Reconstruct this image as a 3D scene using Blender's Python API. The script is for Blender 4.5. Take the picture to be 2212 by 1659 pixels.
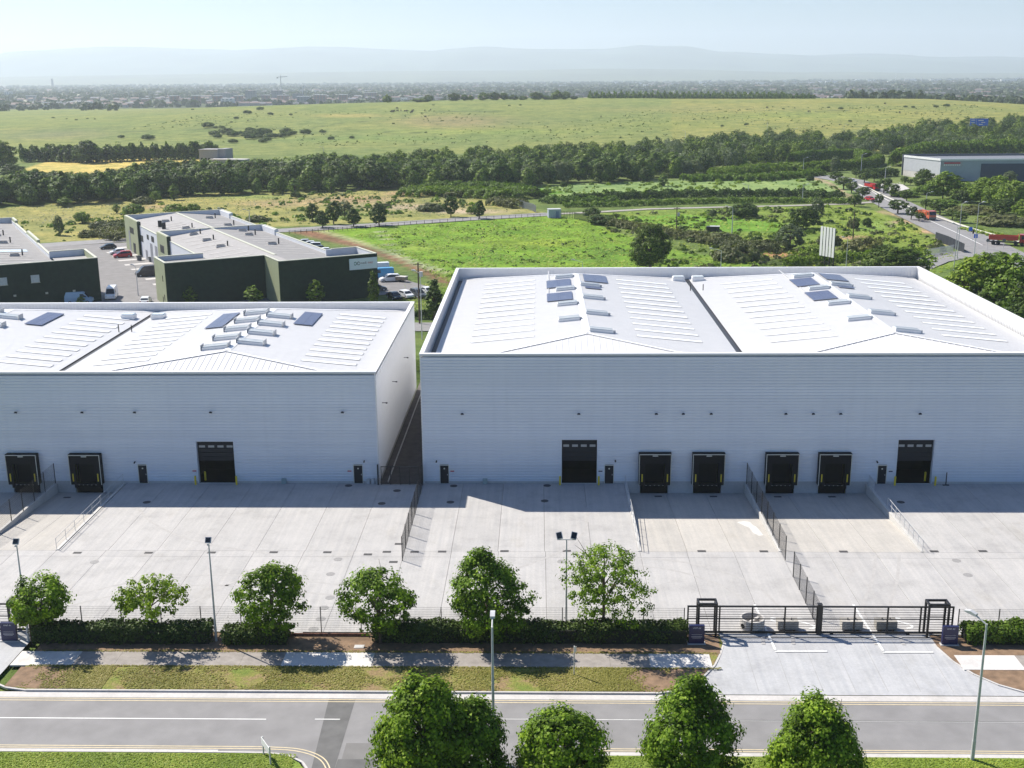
import bpy, math, random
import numpy as np
from math import sin, cos, radians as R_, pi, hypot, atan2
from mathutils import Matrix, Vector

# ------------------------------------------------------------------ scene
for o in list(bpy.data.objects): bpy.data.objects.remove(o)
S = bpy.context.scene
COL = S.collection
rnd = random.Random(11)
nr = np.random.default_rng(5)

# camera: position and axes solved from the warehouse edges
FPX, PT, YW, RL, CH, CD = 2500., .2600, -.0245, -.0074, 44.3, 123.
cF = np.array([sin(YW)*cos(PT), cos(YW)*cos(PT), -sin(PT)])
cR = np.array([cos(YW), -sin(YW), 0]); cU = np.cross(cR, cF)
cR, cU = cR*cos(RL)+cU*sin(RL), -cR*sin(RL)+cU*cos(RL)
cC = np.array([0, -CD, CH])
cam = bpy.data.cameras.new('camera'); camo = bpy.data.objects.new('camera', cam); COL.objects.link(camo)
m = Matrix.Identity(4)
for i in range(3):
    m[i][0] = cR[i]; m[i][1] = cU[i]; m[i][2] = -cF[i]; m[i][3] = cC[i]
camo.matrix_world = m
cam.sensor_fit = 'HORIZONTAL'; cam.sensor_width = 36; cam.lens = 36*FPX/2212
cam.clip_start = 1; cam.clip_end = 80000
S.camera = camo

# sun and sky
SUN = Vector((-.78, .585, 1.)).normalized()
sl = bpy.data.lights.new('sun', 'SUN'); sl.energy = 5.; sl.angle = R_(.53); sl.color = (1., .935, .83)
so = bpy.data.objects.new('sun', sl); COL.objects.link(so)
so.rotation_euler = SUN.to_track_quat('Z', 'Y').to_euler()
W = bpy.data.worlds.new('World'); S.world = W; W.use_nodes = True
nt = W.node_tree; bg = nt.nodes['Background']
sky = nt.nodes.new('ShaderNodeTexSky'); sky.sky_type = 'NISHITA'; sky.sun_disc = False
sky.sun_elevation = math.asin(SUN.z); sky.sun_rotation = atan2(SUN.x, SUN.y)
sky.air_density = 1.15; sky.dust_density = .45; sky.ozone_density = 4.5; sky.altitude = 60
wb = nt.nodes.new('ShaderNodeMix'); wb.data_type = 'RGBA'; wb.blend_type = 'MULTIPLY'; wb.inputs['Factor'].default_value = 1; wb.inputs['B'].default_value = (.84, .96, 1.16, 1)
nt.links.new(sky.outputs[0], wb.inputs['A']); nt.links.new(wb.outputs['Result'], bg.inputs[0]); bg.inputs[1].default_value = .062
S.view_settings.view_transform = 'Standard'; S.view_settings.look = 'None'
S.view_settings.exposure = .76; S.view_settings.gamma = 1; S.view_settings.use_curve_mapping = False
S.render.engine = 'CYCLES'
S.cycles.max_bounces = 6; S.cycles.diffuse_bounces = 3; S.cycles.volume_bounces = 3
S.cycles.transparent_max_bounces = 6

# ------------------------------------------------------------------ helpers
def ray(x, y): return cF*FPX + cR*(x-1106) - cU*(y-829.5)
def smooth(a, b, x):
    t = np.clip((x-a)/(b-a), 0, 1); return t*t*(3-2*t)
def crest(x):                       # height of the grassed mound along its crest
    return np.interp(x, [-900, -520, -420, -250, -80, 100, 300, 450, 520, 640, 900], [0, 5, 9.5, 15, 18.6, 18.8, 18.4, 15, 10.5, 3, 0])
def H(x, y):                        # terrain height
    x = np.asarray(x, float); y = np.asarray(y, float)
    up = smooth(560, 1150, y)*(1-smooth(1220, 1900, y))
    h = crest(x)*up + .9*np.sin(x*.013+1)*np.sin(y*.011)*up
    h = h + 1.6*np.sin(x*.021+2)*np.sin(y*.027+.5)*smooth(330, 420, y)*(1-smooth(480, 560, y))*.4
    h = h - 10*smooth(1500, 2300, y)
    return h
def at(px, py, z=None):             # ground point seen at a place of the photograph
    d = ray(px, py)
    zz = 0. if z is None else z
    for i in range(12 if z is None else 1):
        t = (zz-cC[2])/d[2]
        if t < 0 or t > 1e5: t = 40000/np.linalg.norm(d)
        p = cC+t*d
        if z is None: zz = .5*zz+.5*float(H(p[0], p[1]))
    return Vector((p[0], p[1], zz))
def onY(px, py, Y):
    d = ray(px, py); t = (Y-cC[1])/d[1]; return Vector(cC+t*d)
def pix(X):
    d = np.asarray(X, float)-cC; z = d@cF
    return 1106+FPX*(d@cR)/z, 829.5-FPX*(d@cU)/z
def dist(p): return hypot(p[0]-cC[0], p[1]-cC[1])

def link(o, par=None):
    COL.objects.link(o)
    if par is not None: o.parent = par
    return o
def tag(o, label=None, cat=None, group=None, kind=None):
    if label: o['label'] = label
    if cat: o['category'] = cat
    if group: o['group'] = group
    if kind: o['kind'] = kind
    return o
def empty(name, loc, rz=0, label=None, cat=None, group=None):
    o = bpy.data.objects.new(name, None); o.location = loc; o.rotation_euler = (0, 0, rz); o.empty_display_size = .2
    COL.objects.link(o); return tag(o, label, cat, group)
def tree_copy(o, loc=None, rz=None, label=None, par=None, sc=None):
    c = o.copy(); COL.objects.link(c)
    if par is not None: c.parent = par
    if loc is not None: c.location = loc
    if rz is not None: c.rotation_euler = (0, 0, rz)
    if sc is not None: c.scale = (sc,)*3 if isinstance(sc, (int, float)) else sc
    if label: c['label'] = label
    for ch in list(o.children): tree_copy(ch, par=c)
    return c

class MB:
    def __init__(s): s.v = []; s.f = []; s.m = []
    def add(s, vs, fs, mi=0, M=None):
        b = len(s.v)
        s.v += [tuple(M @ Vector(v)) for v in vs] if M is not None else [tuple(v) for v in vs]
        s.f += [tuple(b+i for i in f) for f in fs]; s.m += [mi]*len(fs); return s
    def box(s, x0, x1, y0, y1, z0, z1, mi=0, M=None):
        return s.add([(x0,y0,z0),(x1,y0,z0),(x1,y1,z0),(x0,y1,z0),(x0,y0,z1),(x1,y0,z1),(x1,y1,z1),(x0,y1,z1)],
            [(0,3,2,1),(4,5,6,7),(0,1,5,4),(1,2,6,5),(2,3,7,6),(3,0,4,7)], mi, M)
    def quad(s, a, b, c, d, mi=0): return s.add([a,b,c,d], [(0,1,2,3)], mi)
    def prism(s, poly, z0, z1, mi=0, M=None):      # poly of (x,y), counter-clockwise
        n = len(poly)
        return s.add([(p[0],p[1],z0) for p in poly]+[(p[0],p[1],z1) for p in poly],
            [tuple(range(n-1,-1,-1)), tuple(range(n,2*n))]+[(i,(i+1)%n,(i+1)%n+n,i+n) for i in range(n)], mi, M)
    def tube(s, p, q, r0, r1=None, n=8, mi=0, cap=True):
        r1 = r0 if r1 is None else r1
        p = Vector(p); q = Vector(q); d = (q-p).normalized()
        a = d.orthogonal().normalized(); b = d.cross(a)
        vs = [p+(a*cos(2*pi*i/n)+b*sin(2*pi*i/n))*r0 for i in range(n)]+[q+(a*cos(2*pi*i/n)+b*sin(2*pi*i/n))*r1 for i in range(n)]
        fs = [(i,(i+1)%n,(i+1)%n+n,i+n) for i in range(n)]
        if cap: fs += [tuple(range(n-1,-1,-1)), tuple(range(n,2*n))]
        return s.add(vs, fs, mi)
    def bar(s, p, q, w, h=None, mi=0):               # square bar
        h = w if h is None else h
        p = Vector(p); q = Vector(q); d = (q-p).normalized()
        up = Vector((0,0,1)) if abs(d.z) < .9 else Vector((0,1,0))
        a = d.cross(up).normalized()*w/2; b = a.cross(d).normalized()*h/2
        vs = [p-a-b,p+a-b,p+a+b,p-a+b,q-a-b,q+a-b,q+a+b,q-a+b]
        return s.add(vs, [(0,1,2,3),(7,6,5,4),(0,4,5,1),(1,5,6,2),(2,6,7,3),(3,7,4,0)], mi)
    def extrude(s, prof, y0, y1, mi=0, M=None):      # prof of (x,z)
        n = len(prof)
        return s.add([(p[0],y0,p[1]) for p in prof]+[(p[0],y1,p[1]) for p in prof],
            [tuple(range(n)), tuple(range(2*n-1,n-1,-1))]+[(i+n,(i+1)%n+n,(i+1)%n,i) for i in range(n)], mi, M)
    def build(s, name, mats, par=None, loc=None, smooth=False):
        me = bpy.data.meshes.new(name); me.from_pydata(s.v, [], s.f)
        if not isinstance(mats, (list, tuple)): mats = [mats]
        for mm in mats: me.materials.append(mm)
        if len(mats) > 1: me.polygons.foreach_set('material_index', s.m)
        if smooth: me.polygons.foreach_set('use_smooth', [True]*len(s.f))
        me.update()
        o = bpy.data.objects.new(name, me)
        if loc is not None: o.location = loc
        return link(o, par)

def quads_mesh(name, V, mat, tint=None):             # V: (n,4,3) numpy
    n = len(V); me = bpy.data.meshes.new(name)
    me.vertices.add(n*4); me.vertices.foreach_set('co', V.reshape(-1).astype(np.float32))
    me.loops.add(n*4); me.loops.foreach_set('vertex_index', np.arange(n*4, dtype=np.int32))
    me.polygons.add(n); me.polygons.foreach_set('loop_start', np.arange(0, n*4, 4, dtype=np.int32))
    me.polygons.foreach_set('loop_total', np.full(n, 4, np.int32))
    if tint is not None:
        a = me.attributes.new('tint', 'FLOAT', 'POINT'); a.data.foreach_set('value', np.repeat(tint, 4).astype(np.float32))
    me.materials.append(mat); me.update(calc_edges=True); return me

# ------------------------------------------------------------------ materials
MATS = {}
def nodes(name):
    mt = bpy.data.materials.new(name); mt.use_nodes = True; n = mt.node_tree
    return mt, n, n.nodes['Principled BSDF']
def noise(n, scale, detail=4, vec=None, rough=.55):
    t = n.nodes.new('ShaderNodeTexNoise'); t.inputs['Scale'].default_value = scale
    t.inputs['Detail'].default_value = detail; t.inputs['Roughness'].default_value = rough
    if vec is not None: n.links.new(vec, t.inputs['Vector'])
    return t.outputs['Fac']
def mapped(n, sx=1, sy=1, sz=1, coord='Object', world=False):
    if world: src = n.nodes.new('ShaderNodeNewGeometry').outputs['Position']
    else: src = n.nodes.new('ShaderNodeTexCoord').outputs[coord]
    mp = n.nodes.new('ShaderNodeMapping'); mp.inputs['Scale'].default_value = (sx, sy, sz)
    n.links.new(src, mp.inputs['Vector']); return mp.outputs[0]
def ramp(n, fac, stops):
    r = n.nodes.new('ShaderNodeValToRGB'); e = r.color_ramp.elements
    while len(e) > 1: e.remove(e[-1])
    e[0].position = stops[0][0]; e[0].color = (*stops[0][1], 1)
    for p, c in stops[1:]:
        k = e.new(p); k.color = (*c, 1)
    n.links.new(fac, r.inputs[0]); return r.outputs[0]
def mixc(n, a, b, fac=.5, mode='MIX'):
    x = n.nodes.new('ShaderNodeMix'); x.data_type = 'RGBA'; x.blend_type = mode
    for s, v in ((x.inputs['Factor'], fac), (x.inputs['A'], a), (x.inputs['B'], b)):
        if isinstance(v, (int, float)): s.default_value = v
        elif isinstance(v, tuple): s.default_value = (*v, 1) if len(v) == 3 else v
        else: n.links.new(v, s)
    return x.outputs['Result']
def bump(n, p, h, st=.3, d=.05):
    b = n.nodes.new('ShaderNodeBump'); b.inputs['Strength'].default_value = st; b.inputs['Distance'].default_value = d
    n.links.new(h, b.inputs['Height']); n.links.new(b.outputs[0], p.inputs['Normal'])
def mat(name, c, rough=.6, var=.12, scale=3, metal=0, bmp=0, objvar=0, spec=None):
    if name in MATS: return MATS[name]
    mt, n, p = nodes(name)
    v = mapped(n, world=True); f = noise(n, scale, 5, v)
    lo = tuple(max(0, x*(1-var)) for x in c); hi = tuple(min(1, x*(1+var)) for x in c)
    col = ramp(n, f, [(.3, lo), (.7, hi)])
    if objvar:
        oi = n.nodes.new('ShaderNodeObjectInfo'); mr = n.nodes.new('ShaderNodeMapRange')
        mr.inputs['To Min'].default_value = 1-objvar; mr.inputs['To Max'].default_value = 1+objvar
        n.links.new(oi.outputs['Random'], mr.inputs['Value'])
        cc = n.nodes.new('ShaderNodeCombineColor')
        for i in range(3): n.links.new(mr.outputs[0], cc.inputs[i])
        col = mixc(n, col, cc.outputs[0], 1., 'MULTIPLY')
    n.links.new(col, p.inputs['Base Color']); p.inputs['Roughness'].default_value = rough; p.inputs['Metallic'].default_value = metal
    if spec is not None: p.inputs['Specular IOR Level'].default_value = spec
    if bmp: bump(n, p, noise(n, scale*6, 4, v), bmp, .03)
    MATS[name] = mt; return mt
def concrete(name, c, tine=0., stain=.2, objvar=.04):
    mt, n, p = nodes(name)
    v = mapped(n, world=True); f = noise(n, .35, 6, v, .65); g = noise(n, 5, 4, v)
    col = ramp(n, f, [(.25, tuple(x*(1-stain) for x in c)), (.5, c), (.8, tuple(min(1, x*1.1) for x in c))])
    col = mixc(n, col, ramp(n, g, [(.3, (.92,.92,.92)), (.7, (1.05,1.05,1.05))]), 1., 'MULTIPLY')
    s = noise(n, 1, 3, mapped(n, 2.2, .07, 1, world=True), .6)          # brushed strips along the slab
    col = mixc(n, col, ramp(n, s, [(.3, (.9,.905,.92)), (.7, (1.06,1.05,1.04))]), 1. if tine else .35, 'MULTIPLY')
    st = noise(n, .16, 5, mapped(n, 1, .55, 1, world=True), .7)
    col = mixc(n, col, ramp(n, st, [(.3, (.86,.84,.80)), (.42, (1,1,1)), (.62, (1,1,1)), (.75, (1.08,1.08,1.1))]), .8, 'MULTIPLY')
    oi = n.nodes.new('ShaderNodeObjectInfo')
    col = mixc(n, col, ramp(n, oi.outputs['Random'], [(0, (1-objvar,)*3), (1, (1+objvar,)*3)]), 1., 'MULTIPLY')
    n.links.new(col, p.inputs['Base Color']); p.inputs['Roughness'].default_value = .85
    bump(n, p, noise(n, 30, 3, v), .15, .01); MATS[name] = mt; return mt
def foliage(name, dark, light, yellow=None, trans=.35, objvar=.18):
    mt, n, p = nodes(name)
    at_ = n.nodes.new('ShaderNodeAttribute'); at_.attribute_name = 'tint'
    col = ramp(n, at_.outputs['Fac'], [(.05, dark), (.62, light), (.95, yellow or tuple(min(1, x*1.35) for x in light))])
    oi = n.nodes.new('ShaderNodeObjectInfo')
    col = mixc(n, col, ramp(n, oi.outputs['Random'], [(0, (1-objvar, 1-objvar*.8, 1-objvar*.5)), (.5, (1,1,1)), (1, (1+objvar, 1+objvar*.6, 1))]), 1., 'MULTIPLY')
    n.links.new(col, p.inputs['Base Color']); p.inputs['Roughness'].default_value = .55
    p.inputs['Specular IOR Level'].default_value = .14
    tr = n.nodes.new('ShaderNodeBsdfTranslucent'); n.links.new(mixc(n, col, (1.0, 1.15, .35), 1., 'MULTIPLY'), tr.inputs['Color'])
    mx = n.nodes.new('ShaderNodeMixShader'); mx.inputs[0].default_value = trans
    n.links.new(p.outputs[0], mx.inputs[1]); n.links.new(tr.outputs[0], mx.inputs[2])
    n.links.new(mx.outputs[0], n.nodes['Material Output'].inputs['Surface']); MATS[name] = mt; return mt

M_clad = mat('cladding_shade_grey', (.58, .61, .66), .38, .04, 1.2, metal=.0, objvar=.02)  # shade tint in the front sheet colour; replaced by the streaked version
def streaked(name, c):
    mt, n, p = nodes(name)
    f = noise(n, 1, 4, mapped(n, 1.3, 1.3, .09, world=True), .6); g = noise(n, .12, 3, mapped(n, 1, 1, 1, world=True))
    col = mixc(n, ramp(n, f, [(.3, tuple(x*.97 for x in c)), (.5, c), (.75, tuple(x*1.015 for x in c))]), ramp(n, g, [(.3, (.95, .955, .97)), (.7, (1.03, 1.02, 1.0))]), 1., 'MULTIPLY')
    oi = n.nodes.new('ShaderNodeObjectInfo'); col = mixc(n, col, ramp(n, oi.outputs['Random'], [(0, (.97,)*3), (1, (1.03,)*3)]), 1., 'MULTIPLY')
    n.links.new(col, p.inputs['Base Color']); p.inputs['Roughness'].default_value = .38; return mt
M_clad = streaked('cladding_shade_blue', (.665, .70, .75))  # front sheets: blue of the shade put into the colour of the white cladding
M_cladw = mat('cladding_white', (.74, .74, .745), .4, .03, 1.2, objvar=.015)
M_roof = mat('roof_sheet', (.64, .635, .63), .4, .03, .7)
M_cap = mat('roof_flashing', (.76, .76, .76), .4, .02, 2)
M_glaz = mat('rooflight_plastic', (.80, .81, .81), .3, .02, 2)
M_lens = mat('vent_glazing', (.62, .68, .69), .12, .05, 2)
M_strip = mat('rooflight_edge', (.45, .44, .43), .5, .1, 3)
M_gutter = mat('gutter_dark', (.035, .036, .042), .5, .3, 2)
M_black = mat('black_steel', (.012, .011, .012), .45, .1, 5)
M_rub = mat('dock_rubber', (.010, .010, .011), .7, .2, 5, spec=.2)
M_door = mat('charcoal_door', (.016, .018, .023), .5, .1, 5, spec=.25)
M_dark = mat('dark_interior', (.012, .012, .012), .95, .2, 1, spec=.1)
M_yel = mat('bollard_yellow', (.72, .55, .03), .45, .08, 4)
M_galv = mat('galvanised_steel', (.50, .505, .51), .5, .08, 4, metal=.1)
M_white = mat('white_paint', (.70, .70, .68), .55, .06, 6)
M_yline = mat('faded_yellow_paint', (.62, .52, .33), .7, .12, 4)
M_frame = mat('cream_frame', (.68, .66, .58), .5, .05, 4)
M_glass = mat('window_glass', (.30, .32, .33), .15, .05, 2)
M_yard = concrete('yard_concrete', (.41, .40, .39), tine=1)
M_yard2 = concrete('apron_concrete', (.41, .415, .425), tine=1)
M_ramp = concrete('ramp_concrete', (.42, .40, .37), tine=1, stain=.1)
M_wall = concrete('retaining_concrete', (.50, .49, .47))
M_kerb = concrete('kerb_concrete', (.50, .48, .46))
M_path = concrete('footpath_concrete', (.58, .56, .54))
M_asph = mat('asphalt', (.215, .210, .21), .85, .12, .5, bmp=.2)
M_asphd = mat('asphalt_patch', (.115, .114, .112), .85, .2, .8, bmp=.2)
M_asphp = mat('footpath_asphalt', (.27, .245, .225), .9, .2, 1.3, bmp=.2)
M_soil = mat('bare_soil', (.20, .13, .08), .95, .3, 1.5, bmp=.5)
M_navy = mat('navy_board', (.012, .016, .07), .35, .1, 3)
M_wood = mat('bark', (.09, .065, .045), .9, .3, 6)
M_solar = None

def solar_mat():
    mt, n, p = nodes('solar_cells')
    br = n.nodes.new('ShaderNodeTexBrick'); br.offset = 0; br.inputs['Scale'].default_value = 1
    br.inputs['Brick Width'].default_value = .166; br.inputs['Row Height'].default_value = .166; br.inputs['Mortar Size'].default_value = .008
    br.inputs['Color1'].default_value = (.045, .055, .12, 1); br.inputs['Color2'].default_value = (.055, .065, .14, 1); br.inputs['Mortar'].default_value = (.22, .23, .27, 1)
    n.links.new(mapped(n), br.inputs['Vector']); n.links.new(br.outputs[0], p.inputs['Base Color']); p.inputs['Roughness'].default_value = .28
    return mt
M_solar = solar_mat()

# foliage
F_near = foliage('leaf_lime_green', (.05, .085, .008), (.21, .31, .025), (.34, .44, .06), .42)
F_maple = foliage('leaf_street_tree', (.024, .048, .006), (.165, .275, .018), (.36, .49, .05), .38)
F_hedge = foliage('leaf_hedge', (.020, .038, .009), (.080, .12, .023), None, .10)
F_dark = foliage('leaf_dark', (.018, .036, .010), (.085, .14, .022), (.17, .23, .04), .28)
F_wood = foliage('leaf_woodland', (.020, .040, .010), (.125, .20, .03), (.27, .36, .07), .25, .35)
F_pale = foliage('leaf_willow', (.07, .10, .05), (.15, .19, .09), (.19, .23, .12), .3, .15)
F_bush = foliage('leaf_bush', (.04, .075, .012), (.165, .255, .032), (.28, .37, .06), .3, .25)
F_scrub = foliage('leaf_bramble', (.06, .07, .028), (.15, .165, .065), None, .25, .25)
F_dry = foliage('grass_dry', (.17, .17, .035), (.28, .26, .06), (.38, .32, .13), .3, 0)
F_grass = foliage('grass_blade', (.15, .22, .025), (.26, .34, .04), (.40, .42, .09), .35, 0)

# ------------------------------------------------------------------ foliage generators
def leaf_quads(P, size, out=None, bias=.5):
    n = len(P)
    a = nr.normal(size=(n, 3))
    if out is not None: a = a*(1-bias)+out*bias*1.6
    a /= np.linalg.norm(a, axis=1, keepdims=True)+1e-9
    r = nr.normal(size=(n, 3)); u = np.cross(a, r); u /= np.linalg.norm(u, axis=1, keepdims=True)+1e-9
    v = np.cross(a, u)
    s = (size*(.6+.8*nr.random((n, 1))))/2
    u *= s; v *= s*.8
    return np.stack([P-u-v*.3, P-v, P+u+v*.2, P+v], 1)
def crown_mesh(name, rx, ry, rz, zc, nclump, per, clump_r, leaf, mt, shape='round', fill=.55, lobes=7, gap=0., seed=0, bul=.34):
    """clumps of leaf-sized faces spread through an uneven crown"""
    global nr
    keep = nr; nr = np.random.default_rng(seed+100)
    L = nr.normal(size=(lobes, 3)); L /= np.linalg.norm(L, axis=1, keepdims=True)
    d = nr.normal(size=(nclump, 3)); d /= np.linalg.norm(d, axis=1, keepdims=True)
    bulge = 1.-bul*.72+bul*np.max(np.clip(d@L.T, 0, 1)**3, axis=1)
    rad = (fill+(1-fill)*nr.random(nclump)**.45)*bulge
    c = d*rad[:, None]
    if shape == 'cone': k = np.clip(1.15-.75*(c[:, 2]+1)/2, .12, 1.2); c[:, :2] *= k[:, None]
    elif shape == 'drop': k = np.clip(1.22-.80*((c[:, 2]+1)/2)**1.4, .16, 1.2); c[:, :2] *= k[:, None]
    elif shape == 'egg': k = np.clip(1.12-.42*(c[:, 2]+1)/2, .3, 1.2); c[:, :2] *= k[:, None]
    elif shape == 'dome': c[:, 2] = np.where(c[:, 2] < -.35, -.35+.2*nr.random(nclump), c[:, 2])
    elif shape == 'column': k = np.clip(1.15-.5*np.abs(c[:, 2]), .2, 1.2); c[:, :2] *= k[:, None]
    if gap: c = c[nr.random(len(c)) > gap*(.5+.5*np.sin(5*d[:, 0]+7*d[:, 2]))]
    n = len(c); sc = np.array([rx, ry, rz])
    C = c*sc+np.array([0, 0, zc])
    off = nr.normal(size=(n, per, 3)); off /= np.linalg.norm(off, axis=2, keepdims=True)+1e-9
    off *= (nr.random((n, per, 1))**.5)*clump_r*(.6+.7*nr.random((n, 1, 1)))
    off[:, :, 2] *= .75
    P = (C[:, None, :]+off).reshape(-1, 3)
    out = (c/(np.linalg.norm(c, axis=1, keepdims=True)+1e-9))
    out = np.repeat(out, per, 0)*.45+(off.reshape(-1, 3)/clump_r)*.9+np.array([0, 0, .35])
    V = leaf_quads(P, leaf, out, .68)
    tint = np.clip(np.repeat(nr.random(n), per)*.55+nr.random(len(P))*.45, 0, 1)
    nr = keep
    return quads_mesh(name, V, mt, tint)
def trunk_mb(h, r, spread, n=5, seed=0, top=.8):
    rr = random.Random(seed); b = MB()
    b.tube((0, 0, -.2), (0, 0, h*.45), r, r*.75, 7)
    b.tube((0, 0, h*.44), (rr.uniform(-.2, .2), rr.uniform(-.2, .2), h*top), r*.75, r*.2, 6)
    for i in range(n):
        a = 2*pi*i/n+rr.uniform(-.4, .4); z0 = h*rr.uniform(.3, .55)
        p = (cos(a)*spread*.55, sin(a)*spread*.55, z0+h*rr.uniform(.12, .25))
        b.tube((0, 0, z0), p, r*.45, r*.25, 5); b.tube(p, (cos(a+.3)*spread*.85, sin(a+.3)*spread*.85, p[2]+h*rr.uniform(.08, .2)), r*.25, r*.08, 4)
    return b
def make_tree(name, label, loc, h, rx, rz, zc, mt, nclump, per, clump_r, leaf, shape='round', gap=0., seed=0, group=None, ry=None, tr=.16, cat='tree', lobes=7, nbr=6, fill=.55):
    t = empty(name, loc, 0, label, cat, group)
    trunk_mb(h, tr, rx*.7, nbr, seed).build('trunk', M_wood, t)
    link(bpy.data.objects.new('crown', crown_mesh('crown', rx, ry or rx, rz, zc, nclump, per, clump_r, leaf, mt, shape, fill, lobes, gap, seed)), t)
    return t
def hedge_mesh(name, pts, w, h, mt, dens=120, leaf=.22, wob=.15, seed=0, zf=None):
    """leafy hedge along a polyline of ground points"""
    global nr
    keep = nr; nr = np.random.default_rng(seed+7)
    out = []; nrm = []
    for a, b in zip(pts[:-1], pts[1:]):
        a = np.array(a, float); b = np.array(b, float); L = np.linalg.norm(b[:2]-a[:2]); n = max(4, int(L*dens))
        t = nr.random(n); c = a+(b-a)*t[:, None]; d = (b-a)[:2]/max(L, 1e-6); nn = np.array([-d[1], d[0]])
        s = t*L+a[0]; ph = np.sin(s*.9+seed)*.5+np.sin(s*2.3+1)*.3+np.sin(s*5.1)*.2
        hh = h*(1+wob*ph); ww = w*(1+wob*.8*np.sin(s*1.3+2))
        th = nr.random(n)*pi; q = .55+.45*nr.random(n)**.4
        y = np.cos(th); z = np.sin(th)**.55
        y = np.sign(y)*np.abs(y)**.6
        P = c.copy(); P[:, :2] += nn[None, :]*(y*q*ww/2)[:, None]; P[:, 2] += z*q*hh
        out.append(P+nr.normal(size=P.shape)*.05); N = np.zeros_like(P); N[:, :2] = nn[None, :]*y[:, None]; N[:, 2] = z; nrm.append(N)
    P = np.concatenate(out); N = np.concatenate(nrm)
    V = leaf_quads(P, leaf, N, .5)
    cl = np.sin(P[:, 0]*2.1+seed)*np.sin(P[:, 1]*1.7)*np.sin(P[:, 2]*3)*.2
    me = quads_mesh(name, V, mt, np.clip(.45+cl+.5*(nr.random(len(P))-.5), 0, 1)); nr = keep
    return me

# ------------------------------------------------------------------ terrain
def in_poly(X, Y, poly):
    r = np.zeros(X.shape, bool); n = len(poly)
    for i in range(n):
        x1, y1 = poly[i]; x2, y2 = poly[(i+1) % n]
        c = ((y1 > Y) != (y2 > Y)) & (X < (x2-x1)*(Y-y1)/((y2-y1) or 1e-9)+x1); r ^= c
    return r
def near_line(X, Y, pts, w):
    d = np.full(X.shape, 1e9)
    for (x1, y1), (x2, y2) in zip(pts[:-1], pts[1:]):
        L2 = (x2-x1)**2+(y2-y1)**2; t = np.clip(((X-x1)*(x2-x1)+(Y-y1)*(y2-y1))/L2, 0, 1)
        d = np.minimum(d, np.hypot(X-x1-t*(x2-x1), Y-y1-t*(y2-y1)))
    return 1-np.clip((d-w*.7)/(w*.6), 0, 1)
def gp(*pts): return [tuple(at(*p)[:2]) for p in pts]

xl = np.concatenate([[-14000, -8000, -5000, -3500, -2500, -1800, -1300, -950, -700, -540, -430, -370], np.arange(-330, -126, 2.), [-125.1, -125], np.arange(-124, 59, 2.), [59.7, 59.8], np.arange(61, 420, 2.), [450, 520, 620, 800, 1050, 1400, 1900, 2600, 3600, 5000, 8000, 14000]])
yl = np.concatenate([[-280, -140, -70, -45, -36.3, -36.2, 0, 30, 58.3, 58.4], np.arange(60, 130, 2.), np.arange(130, 330, 1.6), np.arange(330, 700, 3.), np.arange(700, 1500, 12.), np.arange(1500, 3000, 60.), np.arange(3000, 9000, 300.), np.arange(9000, 20600, 1500.)])
GX, GY = np.meshgrid(xl, yl); nx, ny = len(xl), len(yl)
Z = H(GX, GY)-.02
near = (GY > 60) & (GY < 500)
Z = Z+np.where(near, .09*np.sin(GX*.35+np.sin(GY*.21)*2)*np.sin(GY*.41+1), 0)
inside = (GX > -125.05) & (GX < 59.75) & (GY > -36.25) & (GY < 58.35); Z = np.where(inside, -1.7, Z)
Z = np.where((GY < -36.22), -.3, Z)
Pts = np.stack([GX, GY, Z], -1)
d = Pts-cC; dz = d@cF
PX = np.where(dz > 1, 1106+FPX*(d@cR)/np.maximum(dz, 1), -9999); PY = np.where(dz > 1, 829.5-FPX*(d@cU)/np.maximum(dz, 1), 9999)
C = np.empty(GX.shape+(3,)); C[:] = (.115, .165, .045)
def paint(mask, c, a=1.):
    mk = mask[..., None].astype(float)*a; C[:] = C*(1-mk)+np.array(c)*mk
paint(GY > 350, (.13, .175, .055))
paint(in_poly(PX, PY, [(-300, 462), (0, 450), (250, 428), (500, 415), (700, 410), (860, 405), (960, 415), (1100, 440), (1150, 455), (1185, 460), (820, 480), (600, 490), (290, 515), (90, 524), (-300, 555)]), (.255, .255, .085))
for ex, ey, a, b, c in [(760, 432, 130, 9, (.34, .25, .15)), (880, 447, 120, 7, (.40, .32, .22)), (600, 440, 90, 8, (.33, .26, .14)), (340, 447, 70, 5, (.32, .25, .13)), (1010, 457, 90, 6, (.42, .34, .24)), (440, 462, 60, 6, (.30, .26, .12)), (130, 470, 90, 7, (.27, .26, .10)), (870, 418, 40, 6, (.34, .24, .15)), (540, 425, 90, 6, (.19, .25, .07)), (720, 470, 60, 5, (.19, .28, .06)), (930, 430, 80, 8, (.20, .22, .08))]:
    paint(np.exp(-(((PX-ex)/a)**2+((PY-ey)/b)**2)**1.5), c, .85)
paint(in_poly(PX, PY, [(700, 498), (830, 490), (1190, 466), (1240, 470), (1300, 488), (1370, 515), (1420, 560), (1460, 640), (1200, 680), (960, 680), (960, 605), (860, 560)]), (.155, .275, .028))
paint(in_poly(PX, PY, [(1390, 525), (1500, 548), (1600, 560), (1700, 575), (1780, 640), (1400, 640)]), (.16, .265, .034))
paint(in_poly(PX, PY, [(1215, 466), (1400, 455), (1560, 448), (1800, 443), (1850, 445), (1960, 480), (2080, 570), (2000, 600), (1800, 560), (1500, 525), (1300, 480)]), (.165, .235, .045))
paint(in_poly(PX, PY, [(1310, 470), (1480, 463), (1570, 470), (1690, 482), (1690, 500), (1560, 500), (1480, 490)]), (.15, .29, .035))
paint(in_poly(PX, PY, [(1100, 400), (1300, 396), (1500, 388), (1740, 378), (1800, 385), (1850, 418), (1500, 420), (1215, 432)]), (.185, .27, .095))
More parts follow.
